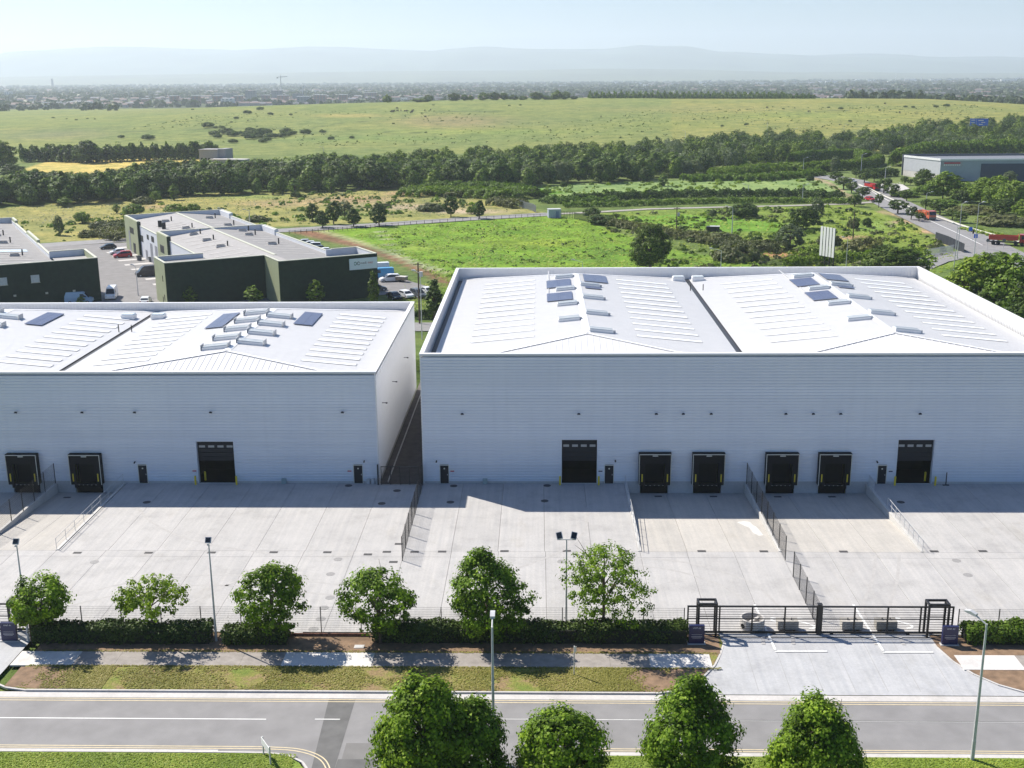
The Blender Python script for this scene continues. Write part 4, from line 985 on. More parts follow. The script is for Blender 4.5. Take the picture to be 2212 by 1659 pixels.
# pale laitance spill in the first bay and drip marks are stains in the concrete
sp = [(21.2, -9.9), (20.4, -10.3), (20.9, -11.2), (21.4, -12.1), (21.5, -13.6), (21.9, -14.6), (22.4, -14.4), (22.3, -13.2), (22.2, -11.9), (21.9, -11), (21.8, -10.2)]
sheet('dried_spill', [(x, y, DZ*(1+y/19.3)+.006) for x, y in sp], 0, mat('laitance', (.56, .55, .53), .9, .12, 3))


# ------------------------------------------------------------------ green trading estate behind
M_olive = mat('olive_cladding', (.30, .33, .20), .6, .05, .8); M_dgreen = mat('dark_green_cladding', (.022, .038, .024), .7, .15, 1.2, spec=.15)
M_wclad = mat('pale_cladding', (.62, .64, .68), .5, .04, .8); M_groof = mat('grey_roof', (.235, .228, .225), .8, .1, .7); M_groof2 = mat('grey_roof_lit', (.30, .29, .285), .8, .1, .7)  # second roof grey is a lit copy: sunlight painted into the left slopes
M_cream = mat('cream_coping', (.50, .50, .40), .5, .06, 3)
def wallbox(par, nm, u0, u1, v0, v1, z0, z1, m_): return MB().box(u0, u1, v0, v1, z0, z1).build(nm, m_, par)
def estate(label, parts):
    t = empty('industrial_unit', EO, R_(30), label, 'industrial building', 'green industrial units behind the left warehouse'); return t
def par_ring(par, pts, z0, z1, cop, m_in=None, closed=True, w=.35):
    """parapet walls with a coping along a list of (u,v)"""
    n = len(pts)
    for i in range(n if closed else n-1):
        a = Vector((*pts[i], 0)); b_ = Vector((*pts[(i+1) % n], 0)); d_ = (b_-a).normalized()
        MB().bar(a+d_*w*.5+Vector((0, 0, (z0+z1)/2)), b_-d_*w*.5+Vector((0, 0, (z0+z1)/2)), w*.9, z1-z0).build('parapet', m_in or M_wclad, par)
        MB().bar(a+Vector((0, 0, z1+.06+.003*(i % 2))), b_+Vector((0, 0, z1+.06+.003*(i % 2))), w+.12, .12).build('coping', cop, par)
def groof(par, u0, ur, u1, v0, v1, z0, z1, ma, mb):
    MB().quad((u0, v0, z0), (ur, v0, z1), (ur, v1, z1), (u0, v1, z0)).build('roof_slope', ma, par)
    MB().quad((ur, v0, z1), (u1, v0, z0), (u1, v1, z0), (ur, v1, z1)).build('roof_slope', mb, par)
    MB().bar((ur, v0, z1+.06), (ur, v1, z1+.06), .7, .08).build('ridge_cap', M_cream, par)
def streaks(par, u0, u1, vs, zf):
    for v_ in vs:
        MB().add([(u0, v_, zf(u0)+.05), (u1, v_, zf(u1)+.05), (u1, v_+.55, zf(u1)+.05), (u0, v_+.55, zf(u0)+.05)], [(0, 1, 2, 3)]).build('rooflight', M_kerb, par)
def rvent(par, u, v_, z):
    d_ = empty('roof_vent', (u, v_, z)); d_.parent = par
    MB().box(-1, 1, -.5, .5, 0, .45).build('box', M_kerb, d_); MB().box(-.85, .85, -.35, .35, .452, .55).build('louvre', M_black, d_); MB().tube((1.6, 0, 0), (1.6, 0, 1.3), .16, n=7).build('flue', M_black, d_)
# unit B (the long one with the stepped green front)
B_ = estate('dark green and pale industrial unit with a stepped front and two grey ridged roofs', None)
Hb = 9.; Hr = 8.0; Rg = 9.1; Eg = 7.6
wallbox(B_, 'front_wall', 0, 20.2, 0, .4, 0, Hb, M_dgreen); wallbox(B_, 'front_wall', 20.2, 41.2, -9.5, -9.1, 0, Hb, M_dgreen)
wallbox(B_, 'return_wall', 20.2, 20.6, -9.1, .4, 0, Hb, M_olive); wallbox(B_, 'return_wall', 0, .4, .4, 9.9, 0, Hb, M_olive)
wallbox(B_, 'tower_wall', .4, 10., 9.5, 9.9, 0, Hb, M_wclad); wallbox(B_, 'tower_wall', 40.8, 41.2, -9.1, 1.8, 0, Hb, M_wclad); wallbox(B_, 'tower_wall', 34, 40.8, 1.4, 1.8, 0, Hb, M_wclad)
wallbox(B_, 'side_wall', 9.9, 10.2, 9.9, 40.4, 0, Hr, M_wclad); wallbox(B_, 'side_wall', 9.9, 10.2, 51, 74, 0, Hr, M_wclad)
wallbox(B_, 'end_panel', 9.4, 10.2, 40.4, 51, 0, Hb, M_olive); wallbox(B_, 'end_panel', 9.4, 10.2, 74, 90.5, 0, Hb, M_olive)
wallbox(B_, 'end_panel', 9.38, 10.22, 39.8, 40.39, 0, Hb, M_dgreen); wallbox(B_, 'end_panel', 9.38, 10.22, 73.3, 73.99, 0, Hb, M_dgreen)
wallbox(B_, 'rear_wall', 10.2, 36, 90.1, 90.5, 0, Hb, M_wclad); wallbox(B_, 'side_wall', 35.1, 35.5, 1.8, 90.1, 0, 8.3, M_wclad)
wallbox(B_, 'party_wall', 10.2, 35.1, 50.6, 51, 5, 9., M_wclad)
wallbox(B_, 'end_panel', 34.9, 35.9, 40, 50.5, 5, Hb, M_wclad); wallbox(B_, 'end_panel', 34.9, 35.9, 80, 90.1, 5, Hb, M_wclad)
for pts in ([(10.2, 50.8), (35.3, 50.8)], [(.2, .2), (20.4, .2), (20.4, -9.3), (41, -9.3), (41, 1.6), (35.2, 1.6)], [(.2, .2), (.2, 9.7), (10, 9.7)], [(9.8, 40.4), (9.8, 50.8)], [(9.8, 74), (9.8, 90.3), (35.7, 90.3), (35.7, 80)], [(35.5, 50.4), (35.5, 40)]):
    for i_, (a, b_) in enumerate(zip(pts[:-1], pts[1:])): MB().bar((*a, Hb+.07+.002*(i_ % 2)), (*b_, Hb+.07+.002*(i_ % 2)), .5, .13).build('coping', M_cream, B_)
for a, b_, z in (((10.05, 9.9), (10.05, 40.3), Hr), ((10.05, 51), (10.05, 73.9), Hr), ((35.3, 1.8), (35.3, 40), 8.3), ((35.3, 51), (35.3, 80), 8.3)): MB().bar((*a, z+.06), (*b_, z+.06), .45, .11).build('coping', M_cream, B_)
groof(B_, 10.2, 22.6, 35.1, .4, 50.6, Eg, Rg-.2, M_groof2, M_groof); groof(B_, 10.2, 23.2, 35.1, 51, 90.1, Eg, Rg-.2, M_groof2, M_groof)
MB().box(.4, 10.2, .4, 9.5, 8.1, 8.15).build('tower_roof', M_groof, B_); MB().box(35.1, 40.8, -9.1, 1.4, 7.5, 7.55).build('tower_roof', M_groof, B_); MB().quad((22.6, -9.1, Rg-.2), (35.1, -9.1, Eg), (35.1, .39, Eg), (22.6, .39, Rg-.2)).build('roof_slope', M_groof, B_); MB().quad((20.6, -9.1, Rg-.44), (22.6, -9.1, Rg-.2), (22.6, .39, Rg-.2), (20.6, .39, Rg-.44)).build('roof_slope', M_groof2, B_)
zf = lambda u: Eg+(Rg-.2-Eg)*(1-abs(u-22.6)/12.4)
streaks(B_, 12.5, 19.5, [6, 10, 15, 20.5, 26, 31, 36.5, 42], zf); streaks(B_, 25.5, 32.5, [4, 8, 12.5, 17, 22, 26, 31, 36, 41, 46], zf)
streaks(B_, 13, 20, [57, 62, 66, 70], zf); streaks(B_, 26, 32, [56, 61, 66, 70, 74], zf)
for u, v_ in ((17, 22), (17, 34), (17, 46), (28, 20), (28, 38), (29, 47), (18, 58), (17, 76), (29, 60), (29, 78)): rvent(B_, u, v_, zf(u))
for z in (8.6, 8.05): MB().tube((14, 64+8*(8.6-z), zf(14)), (14, 64+8*(8.6-z), zf(14)+1.6), .5, .5, 10).build('flue', M_black, B_)
# openings in the sunlit side and lit reveal
for v_, w_, h_, z_ in ((12, 4, 4.5, 0), (19, 4, 4.5, 0), (28, 3, 5.2, 0), (33, 3, 5.2, 0), (54, 2.6, 5, 0), (59.5, 2.6, 5, 0), (66, 2.2, 2.6, 0), (70, 3., 1.6, 4.2), (57, 3, 1.4, 5.6), (63, 2.2, 1.2, 5.6), (44, 4, 1.8, 4.6), (44, 4, 2.2, .4), (79, 5, 1.6, 5.2), (84, 2, 5.6, 0), (78, 3, 2.6, .3)):
    w0 = 9.36 if 40 < v_ < 51 or v_ > 74 else 9.86
    MB().box(w0, w0+.03, v_, v_+w_, z_, z_+h_).build('window' if z_ > .1 else 'shutter_door', M_door if z_ > .1 else mat('shutter_grey', (.22, .23, .26), .5), B_)
for v_, z in ((2.6, 5.), (2.2, 1.2), (3.6, .6)): MB().box(-.03, 0, v_, v_+.5, z, z+1.2).build('window', M_dark, B_)
# wall sign: white board, green looped mark, two-tone lettering
sg = empty('wall_sign', (38, -9.5, 7.2)); sg.parent = B_
MB().box(-3.0, 3.1, -.16, -.02, -1.15, 1.15).build('board', mat('sign_pale', (.68, .74, .78), .5, .02, 3), sg)
def loop(cx, cz, rx, rz, m_, nm='loop_mark', sx=1):
    b = MB(); pts = [(cx+sx*rx*cos(a), -.17, cz+rz*sin(a)) for a in np.linspace(.7, 2*pi-.7, 11)]+[(cx+sx*rx*1.9, -.17, cz)]
    pts.append(pts[0])
    for p, q in zip(pts[:-1], pts[1:]): b.bar(p, q, .02, .12)
    b.build(nm, m_, sg)
M_sg = mat('mark_green', (.03, .16, .10), .5)
loop(-1.75, .12, .24, .32, M_sg); loop(-1.0, .12, .24, .32, mat('mark_grey', (.12, .13, .12), .5), sx=-1)
text_on(sg, 'medi', .72, (.05, -.165, .14), mat('letter_grey', (.10, .05, .08), .5)); text_on(sg, 'mec', .72, (1.6, -.165, .14), M_red)
MB().box(-.5, 1.8, -.168, -.161, -.42, -.38).build('printed_line', M_galv, sg)
# unit A at the left edge
A_ = estate('dark green industrial unit at the left edge with two square windows', None)
wallbox(A_, 'front_wall', -62, -10.2, 14.6, 15, 0, Hb, M_dgreen); wallbox(A_, 'return_wall', -10.6, -10.2, 15, 29.6, 0, Hb, M_olive); wallbox(A_, 'tower_wall', -17.6, -10.6, 29.2, 29.6, 0, Hb, M_wclad)
wallbox(A_, 'side_wall', -17.6, -17.2, 29.6, 101, 0, 8.4, M_wclad); wallbox(A_, 'rear_wall', -62, -17.2, 101, 101.4, 0, Hb, M_wclad); wallbox(A_, 'end_panel', -17.5, -16.8, 50, 69, 5, Hb, M_olive); wallbox(A_, 'end_panel', -17.5, -16.8, 93, 101, 5, Hb, M_olive)
for a, b_, z in (((-62, 14.8), (-10.4, 14.8), Hb), ((-10.4, 14.8), (-10.4, 29.4), Hb), ((-10.4, 29.4), (-17.4, 29.4), Hb), ((-17.4, 29.6), (-17.4, 49.9), 8.4), ((-17.1, 50), (-17.1, 69), Hb), ((-17.4, 69.1), (-17.4, 92.9), 8.4), ((-17.1, 93), (-17.1, 101.2), Hb), ((-17.1, 101.2), (-62, 101.2), Hb)): MB().bar((*a, z+.07), (*b_, z+.07), .5, .13).build('coping', M_cream, A_)
groof(A_, -60, -38, -17.6, 15, 101, Eg, Rg-.2, M_groof2, M_groof); MB().box(-17.2, -10.6, 15, 29.2, 7.7, 7.75).build('tower_roof', M_groof2, A_)
zg = lambda u: Eg+(Rg-.2-Eg)*(1-abs(u+38)/21)
streaks(A_, -29, -21, [19, 23, 27, 31, 37, 47, 51, 62, 68, 76, 82, 88], zg); MB().add([(-28, 40.5, zg(-28)+.06), (-20.5, 40.5, zg(-20.5)+.06), (-20.5, 44.5, zg(-20.5)+.06), (-28, 44.5, zg(-28)+.06)], [(0, 1, 2, 3)]).build('rooflight', M_lens, A_)
for u, v_ in ((-24, 57), (-24, 72), (-24, 34), (-31, 40)): rvent(A_, u, v_, zg(u))
for u in (-31.2, -36.5+15, ): pass
def onEst(px, py, v0):      # point seen on the estate plane v = const -> (u, z)
    d_ = ray(px, py); nrm = np.array(ev); t = (np.dot(np.array(EO)+nrm*v0, nrm)-np.dot(cC, nrm))/np.dot(d_, nrm); q = cC+t*d_; return float(np.dot(q-np.array(EO), np.array(eu))), float(q[2])
for px, py in ((76, 602), (6, 608)):
    u, z = onEst(px, py, 14.6); MB().box(u-.8, u+.8, 14.55, 14.59, z-.75, z+.75).build('window', mat('pale_window', (.45, .5, .5), .3), A_); MB().box(u-.9, u+.9, 14.56, 14.599, z-.85, z-.752).build('sill', M_cream, A_)
for px, py in ((32, 638.5), (101, 633), (160, 628)):
    u, z = onEst(px, py, 14.6); MB().box(u-.25, u+.25, 14.4, 14.6, z-.18, z+.18).build('vent_cowl', M_cream, A_)

# grey shed across the main road
G1 = onY(1953, 337, 400); 
t = empty('industrial_shed', (161, 400, 0), 0, 'large grey shed with a dark blue wide door beyond the main road', 'industrial building')
sh = Matrix.Identity(4)
MB().box(8, 90, -24.3, -24, 3.2, 8.8).build('front_wall', mat('shed_blue_grey', (.30, .35, .40), .5, .05, .8), t)
b = MB(); b.add([(0, 0, 3.), (8, -24, 3.), (8, -24, 8.8), (0, 0, 8.8)], [(0, 1, 2, 3)]); b.build('side_wall', mat('shed_grey', (.42, .43, .46), .6, .05, .8), t)
b = MB(); b.add([(.05, 0, 0), (8.05, -24, 0), (8.05, -24, 3.), (.05, 0, 3.)], [(0, 1, 2, 3)]); b.build('plinth', M_kerb, t)
MB().box(8.1, 90, -24.25, -24, 0, 3.2).build('lower_wall', mat('shed_blue_grey', (.30, .35, .40)), t)
MB().add([(0, 0, 8.8), (8, -24, 8.8), (90, -24, 8.8), (90, 2, 8.9)], [(0, 1, 2, 3)]).build('roof', mat('shed_roof', (.16, .17, .19), .6), t); MB().box(0, 90, 2.01, 2.4, 0, 9.7).build('rear_wall', mat('shed_rear', (.16, .17, .19), .6), t)
MB().bar((0, 0, 9.), (8, -24.2, 9.), .4, .9).build('fascia', M_cladw, t); MB().bar((8, -24.3, 9.02), (90, -24.3, 9.02), .4, .7).build('fascia', M_cladw, t)
a_ = 25.; c_ = 65.
MB().box(a_, c_, -24.5, -24.31, 0, 7.3).build('wide_door', mat('shed_navy', (.035, .055, .10), .6, .1, .6), t)
MB().box(55, 55.4, -24.7, -24.51, 6.9, 8.8).build('downpipe', M_black, t)
sgn = empty('wall_sign', (12.8, -24.45, 7.2)); sgn.parent = t
MB().box(-4.3, 4.3, -.04, 0, -.9, 1.1).build('board', mat('sign_grey', (.33, .33, .35), .6), sgn); MB().box(-3.4, 3.4, -.06, -.041, .1, .75).build('red_band', M_red, sgn)
for i in range(8): MB().box(-3.5+i*.9, -2.9+i*.9, -.06, -.041, -.65, -.15).build('letter_block', M_white, sgn)
sheet('forecourt', gp((1885, 398), (1935, 388), (1965, 408), (1940, 414), (1900, 410)), .12, M_kerb)

# ------------------------------------------------------------------ vehicles
M_tyre = mat('tyre', (.012, .012, .012), .8, .1, 5); M_cglass = mat('car_glass', (.02, .025, .03), .08, .05, 3)
M_lamp = mat('lamp_lens', (.6, .6, .58), .2, .05, 5); M_tail = mat('tail_lens', (.30, .01, .01), .3, .05, 5)
def paint_m(n_, c): return mat('paint_'+n_, c, .25, .02, 2)
def car(label, loc, rz, paint, kind='hatch', cat='car', group=None):
    t = empty('parked_car' if cat == 'car' else cat, loc, rz, label, cat, group)
    if kind == 'hatch': L, w, body, top, gz = 4.2, 1.76, [(-2.1, .35), (-2.08, .78), (-1.95, .95), (.55, .98), (1.5, .86), (2.0, .70), (2.1, .5), (2.05, .28), (-2.05, .28)], [(-1.85, .93), (-1.45, 1.42), (-.1, 1.46), (.45, 1.38), (1.15, .93)], .5
    if kind == 'sedan': L, w, body, top, gz = 4.6, 1.8, [(-2.3, .35), (-2.28, .85), (-1.5, .95), (.75, .96), (1.7, .84), (2.2, .68), (2.3, .45), (2.25, .27), (-2.25, .27)], [(-1.75, .93), (-.95, 1.38), (.05, 1.43), (.5, 1.38), (1.25, .94)], .5
    if kind == 'mpv': L, w, body, top, gz = 4.6, 1.82, [(-2.3, .4), (-2.28, .95), (-2.2, 1.05), (.9, 1.06), (1.8, .92), (2.25, .74), (2.3, .5), (2.25, .28), (-2.25, .28)], [(-2.2, 1.03), (-2.0, 1.6), (-.3, 1.72), (.35, 1.64), (1.45, 1.03)], .6
    if kind == 'van': L, w, body, top, gz = 5.4, 2.0, [(-2.7, .4), (-2.7, 1.25), (1.35, 1.28), (2.2, 1.15), (2.65, .9), (2.7, .5), (2.6, .3), (-2.65, .3)], [(-2.69, 1.2), (-2.6, 2.35), (-2.3, 2.45), (.8, 2.4), (1.15, 2.2), (2.0, 1.22)], 0
    hw = w/2
    def loft(prof, k0, k1, z0, z1, nm, m_):
        b = MB(); n_ = len(prof)
        f = lambda z: k0+(k1-k0)*min(1, max(0, (z-z0)/(z1-z0)))
        vs = [(x, -hw*f(z), z) for x, z in prof]+[(x, hw*f(z), z) for x, z in prof]
        b.add(vs, [tuple(range(n_-1, -1, -1)), tuple(range(n_, 2*n_))]+[(i, (i+1) % n_, (i+1) % n_+n_, i+n_) for i in range(n_)]); return b.build(nm, m_, t)
    loft(body, 1., .97, .6, 1., 'body', paint)
    zt = max(z for x, z in top); zb = top[0][1]
    loft(top, .97, .78, zb, zt, 'cabin', paint)
    # side glass, windscreen, rear window
    g = MB(); fz = lambda z: hw*(.97+(.78-.97)*min(1, max(0, (z-zb)/(zt-zb))))+.012
    if kind == 'van': sidep = [(.35, 1.35), (.35, 2.05), (1.0, 2.05), (1.72, 1.38)]
    else:
        (xa, za), (xb, zb2), (xc, zc), (xd, zd), (xe, ze) = top; lo = za+.05; hi = zt-.1
        sidep = [(xa+.28, lo), (xb+.12, hi-.02), (xd-.06, hi-.04), (xe-.28, lo)]
    for s in (-1, 1): g.add([(x, s*fz(z), z) for x, z in sidep], [tuple(range(4)) if s < 0 else (3, 2, 1, 0)])
    (xd, zd), (xe, ze) = top[-2], top[-1]; ww = lambda z: fz(z)-.12
    e = .015; g.add([(xe-.03*(xe-xd)+e, -ww(ze), ze+.05), (xe-.03*(xe-xd)+e, ww(ze), ze+.05), (xd+.06+e, ww(zd), zd-.05+e), (xd+.06+e, -ww(zd), zd-.05+e)], [(0, 1, 2, 3)])
    (xa, za), (xb, zb2) = top[0], top[1]
    if kind != 'van': g.add([(xa-e+.06, -ww(za), za+.1), (xa-e+.06, ww(za), za+.1), (xb-e-.05, ww(zb2), zb2-.06), (xb-e-.05, -ww(zb2), zb2-.06)], [(3, 2, 1, 0)])
    g.build('windows', M_cglass, t)
    xf = max(x for x, z in body); xr = min(x for x, z in body); wx = L/2*.62; wr = .33
    for sx in (wx+.08, -wx-.02):
        for s in (-1, 1):
            wl_ = empty('wheel', (sx, s*(hw-.1), wr)); wl_.parent = t
            MB().tube((0, -.11, 0), (0, .11, 0), wr, n=14).build('tyre', M_tyre, wl_); MB().tube((0, s*.112, 0), (0, s*.125, 0), wr*.6, n=10).build('rim', M_galv, wl_)
    for s in (-1, 1):
        MB().box(xf-.16, xf-.02, s*hw*.72-.18, s*hw*.72+.18, .62 if kind != 'van' else .78, .76 if kind != 'van' else .98).build('headlight', M_lamp, t)
        MB().box(xr-.012, xr+.05, s*hw*.8-.13, s*hw*.8+.1, .68, .9).build('tail_light', M_tail, t)
        MB().box(top[-1][0]-.45, top[-1][0]-.3, s*(hw+.02)-.08, s*(hw+.02)+.08, top[-1][1]+.02, top[-1][1]+.17).build('mirror', paint, t)
    return t
white = paint_m('white', (.72, .73, .74)); blackp = paint_m('black', (.018, .018, .022)); redp = paint_m('red', (.42, .02, .03)); bluep = paint_m('blue', (.03, .25, .48)); silv = paint_m('silver', (.45, .47, .50)); lblue = paint_m('pale_blue', (.33, .48, .62)); dgr = paint_m('grey', (.10, .11, .12))
e_ang = R_(30)
ca_ = lambda px, py, dz=.09: at(px, py, dz)
g0 = 'vehicles parked around the green units'
car('black hatchback parked nose left by the estate road', ca_(234, 538), e_ang+pi, blackp, 'hatch', group=g0)
car('white car parked behind the red one', ca_(255, 549), e_ang+pi, white, 'hatch', group=g0)
car('red car with its boot to the camera, beside the white one', ca_(265, 556), e_ang+pi, redp, 'mpv', group=g0)
car('black van parked against the olive wall', ca_(319, 596), e_ang+pi, blackp, 'van', 'van', g0)
car('white van driving towards the street beside the dark green wall', ca_(242, 644), R_(-78), white, 'van', 'van', g0)
car('pale blue van mostly hidden behind the roof edge', ca_(172, 655), R_(10), lblue, 'van', 'van', g0)
car('white car half hidden behind the left warehouse parapet', ca_(315, 655), R_(100), white, 'sedan', group=g0)
car('white people carrier beside the trailer', ca_(842, 608), R_(200), white, 'mpv', group=g0)
car('bright blue van behind the white people carrier', ca_(826, 601), R_(190), bluep, 'van', 'van', g0)
car('white van partly hidden by the green wall corner', ca_(817, 589), R_(190), white, 'van', 'van', g0)
car('black saloon nearest the dark green wall', ca_(852, 645), R_(-62), blackp, 'sedan', group=g0)
car('white hatchback between the black saloon and the dark car', ca_(877, 642), R_(-55), white, 'hatch', group=g0)
car('dark grey car beside the tall lamp post', ca_(903, 641), R_(-58), dgr, 'mpv', group=g0)
car('white car beside the pointed conifer', ca_(923, 634), R_(-58), white, 'sedan', group=g0)
car('dark car cut by the corner of the green unit', ca_(814, 628), R_(20), dgr, 'hatch', group=g0)
for i, (px, py, pm, l) in enumerate(((655, 528, silv, 'silver car farthest along the pale parapet'), (667, 532, white, 'white car second along the pale parapet'), (676, 537, white, 'white car third along the pale parapet'), (686, 542, blackp, 'black car fourth along the pale parapet'), (699, 547, white, 'white car nearest the end tower'))):
    car(l, ca_(px, py), R_(-165), pm, 'mpv' if i == 2 else 'hatch', group='row of cars beyond the pale parapet')
t = empty('trailer', ca_(868, 609), R_(-20), 'small boxy trailer with a pale lid beside the white people carrier', 'trailer')
MB().box(-1.2, 1.2, -.7, .7, .45, 1.15).build('body', mat('trailer_tan', (.30, .24, .17), .7), t); MB().box(-1.25, 1.25, -.75, .75, 1.152, 1.3).build('lid', M_kerb, t); MB().bar((1.2, 0, .5), (2.3, 0, .45), .08).build('drawbar', M_black, t)
for s in (-1, 1): MB().tube((0, s*.7, .3), (0, s*.85, .3), .3, n=12).build('wheel', M_tyre, t)
for px, py, l in ((301, 563, 'dark wheeled bin standing alone before the pale doors'), (327, 566, 'dark wheeled bin against the pale wall')):
    t = empty('wheeled_bin', ca_(px, py), e_ang, l, 'bin'); MB().extrude([(-.5, .12), (.5, .12), (.62, 1.2), (-.62, 1.2)], -.5, .5).build('body', dgr, t); MB().box(-.66, .66, -.55, .55, 1.202, 1.3).build('lid', M_black, t); MB().tube((-.4, .45, .12), (-.4, .6, .12), .12, n=8).build('wheel', M_tyre, t)
def truck(label, loc, rz, cabm, bodym, cat='truck', tanker=False):
    t = empty('lorry', loc, rz, label, cat, 'lorries on the main road')
    MB().extrude([(2.9, .8), (4.6, .6), (4.65, 1.6), (4.35, 2.9), (2.95, 3.0)], -1.2, 1.2).build('cab', cabm, t)
    g = MB(); g.add([(4.68, -1.05, 1.7), (4.68, 1.05, 1.7), (4.42, 1.05, 2.65), (4.42, -1.05, 2.65)], [(0, 1, 2, 3)])
    for s in (-1, 1): g.add([(3.3, s*1.215, 1.7), (4.3, s*1.215, 1.7), (4.15, s*1.215, 2.6), (3.3, s*1.215, 2.6)], [(0, 1, 2, 3) if s < 0 else (3, 2, 1, 0)])
    g.build('windows', M_cglass, t); MB().box(4.5, 4.72, -1.15, 1.15, .45, 1.05).build('bumper', dgr, t)
    MB().box(-4.4, 4.2, -.5, .5, .65, .9).build('chassis', M_black, t)
    b = MB(); b.extrude([(-4.6, 1.35), (2.6, 1.35), (2.6, 1.45), (-4.6, 1.45)], -1.22, 1.22); b.build('tipper_floor', bodym, t)
    for s in (-1, 1):
        MB().box(-4.6, 2.6, s*1.22-.05, s*1.22+.05, 1.452, 2.5).build('tipper_side', bodym, t)
        for k in range(8): MB().box(-4.5+k*.98, -4.4+k*.98, s*1.28-.04, s*1.28+.04, 1.45, 2.5).build('rib', bodym, t)
    MB().box(2.5, 2.6, -1.17, 1.17, 1.452, 2.9).build('headboard', bodym, t); MB().box(-4.6, -4.5, -1.17, 1.17, 1.452, 2.4).build('tailgate', bodym, t)
    MB().box(-4.4, 2.4, -1.1, 1.1, 1.46, 2.1).build('load', M_soil, t)
    for x in (3.6, 2.1, -2.2, -3.4):
        for s in (-1, 1): MB().tube((x, s*.85, .5), (x, s*1.2, .5), .5, n=14).build('wheel', M_tyre, t)
    return t
orp = paint_m('orange', (.55, .13, .07)); truck('bright red tipper lorry at the right edge by the crash barrier', ca_(2175, 529), R_(-20), redp, mat('paint_tipper_red', (.50, .05, .03), .35))
truck('orange tipper lorry halfway down the main road', ca_(1998, 473), R_(-80), orp, orp)
truck('dark red lorry far up the main road between the trees', ca_(1884, 411), R_(-80), redp, redp)
car('dark red car beside the bushes at the lane mouth', ca_(1879, 433), R_(-70), redp, 'hatch')
car('silver car far up the main road', ca_(1840, 394), R_(-55), silv, 'hatch')

# ------------------------------------------------------------------ lamps, poles, signs
def lamp(name, base, h, label, group, arm=1.0, ang=0., head='street', r=.09, mt=None):
    t = empty(name, base, ang, label, 'street lamp', group); mt = mt or M_galv
    MB().tube((0, 0, -.1), (0, 0, 1.4), r*1.15, r*1.1, 10).build('base', mt, t)
    MB().tube((0, 0, 1.4), (0, 0, h), r, r*.55, 10).build('pole', mt, t)
    if head == 'street':
        MB().tube((0, 0, h-.05), (arm, 0, h+.35), r*.45, r*.4, 8).build('arm', mt, t)
        MB().extrude([(arm-.1, h+.30), (arm+.65, h+.42), (arm+.7, h+.50), (arm+.3, h+.58), (arm-.1, h+.46)], -.16, .16).build('lamp_head', mt, t)
    elif head == 'flood':
        MB().box(-.05, .05, -.3, .05, h-.05, h+.05).build('arm', mt, t)
        M = Matrix.Translation((0, -.05, h+.32)) @ Matrix.Rotation(R_(-35), 4, 'X')
        b = MB().box(-.24, .24, -.06, .06, -.24, .24, 0, M); b.build('lamp_head', M_galv, t); MB().box(-.19, .19, -.08, -.062, -.19, .19, 0, M).build('lens', M_cglass, t)
    else:
        MB().bar((-.75, 0, h), (.75, 0, h), .07).build('arm', mt, t)
        for s in (-1, 1):
            M = Matrix.Translation((s*.6, 0, h+.35)) @ Matrix.Rotation(R_(14*s), 4, 'Y') @ Matrix.Rotation(R_(-35), 4, 'X')
            MB().box(-.25, .25, -.06, .06, -.3, .3, 0, M).build('lamp_head', M_galv, t); MB().box(-.2, .2, -.08, -.062, -.25, .25, 0, M).build('lens', M_cglass, t)
    return t
lamp('flood_lamp', at(62, 1384, 0), 8.4, 'slim floodlight pole behind the leftmost tree', 'floodlight poles along the yard front', head='flood')
lamp('flood_lamp', at(467.5, 1384, 0), 8.5, 'floodlight pole in the gap between the two left hedges', 'floodlight poles along the yard front', head='flood')
lamp('flood_lamp', at(1223, 1343, 0), 7.4, 'twin headed floodlight pole left of the open feathery tree', 'floodlight poles along the yard front', head='twin')
lamp('street_lamp', (28.86, -54.1, 0), 9.9, 'tall grey street lamp on the near verge at the right', 'street lamps on the near verge', arm=.8, ang=R_(135), r=.12)
lamp('street_lamp', (-3.1, -54.2, 0), 9.6, 'tall grey street lamp rising behind the big leafy tree', 'street lamps on the near verge', arm=.7, ang=R_(90), r=.12)
def lampP(px, pb, ptop, label, arm=1.4, ang=0., group='street lamps beyond the warehouses', r=.1):
    b0 = at(px, pb); q = onY(px, ptop, b0.y); return lamp('street_lamp', b0, q.z-b0.z, label, group, arm, ang, r=r)
lampP(911.7, 733, 590, 'street lamp seen in the gap between the two warehouses', 1., R_(160))
lampP(447, 640, 611, 'street lamp with a bent head before the dark green wall', 1., R_(20))
lampP(299, 640, 576, 'dark lamp post in the estate forecourt', .5, R_(180))
lampP(1258, 600, 566, 'street lamp just behind the back parapet, left of the dark tree', 2., R_(160)); lampP(1556, 605, 541, 'street lamp with a long arm right of the dark tree', 2., R_(165))
lampP(1827, 585, 516, 'street lamp right of the slatted billboard', .8, R_(180))
lampP(2067, 560, 440, 'tall lamp post, left of the pair by the junction', .8, R_(0)); lampP(2103, 565, 440, 'tall lamp post, right of the pair by the junction', 1., R_(10)); lampP(2060, 585, 486, 'shorter lamp post in front of the navy hoarding', .8, R_(180))
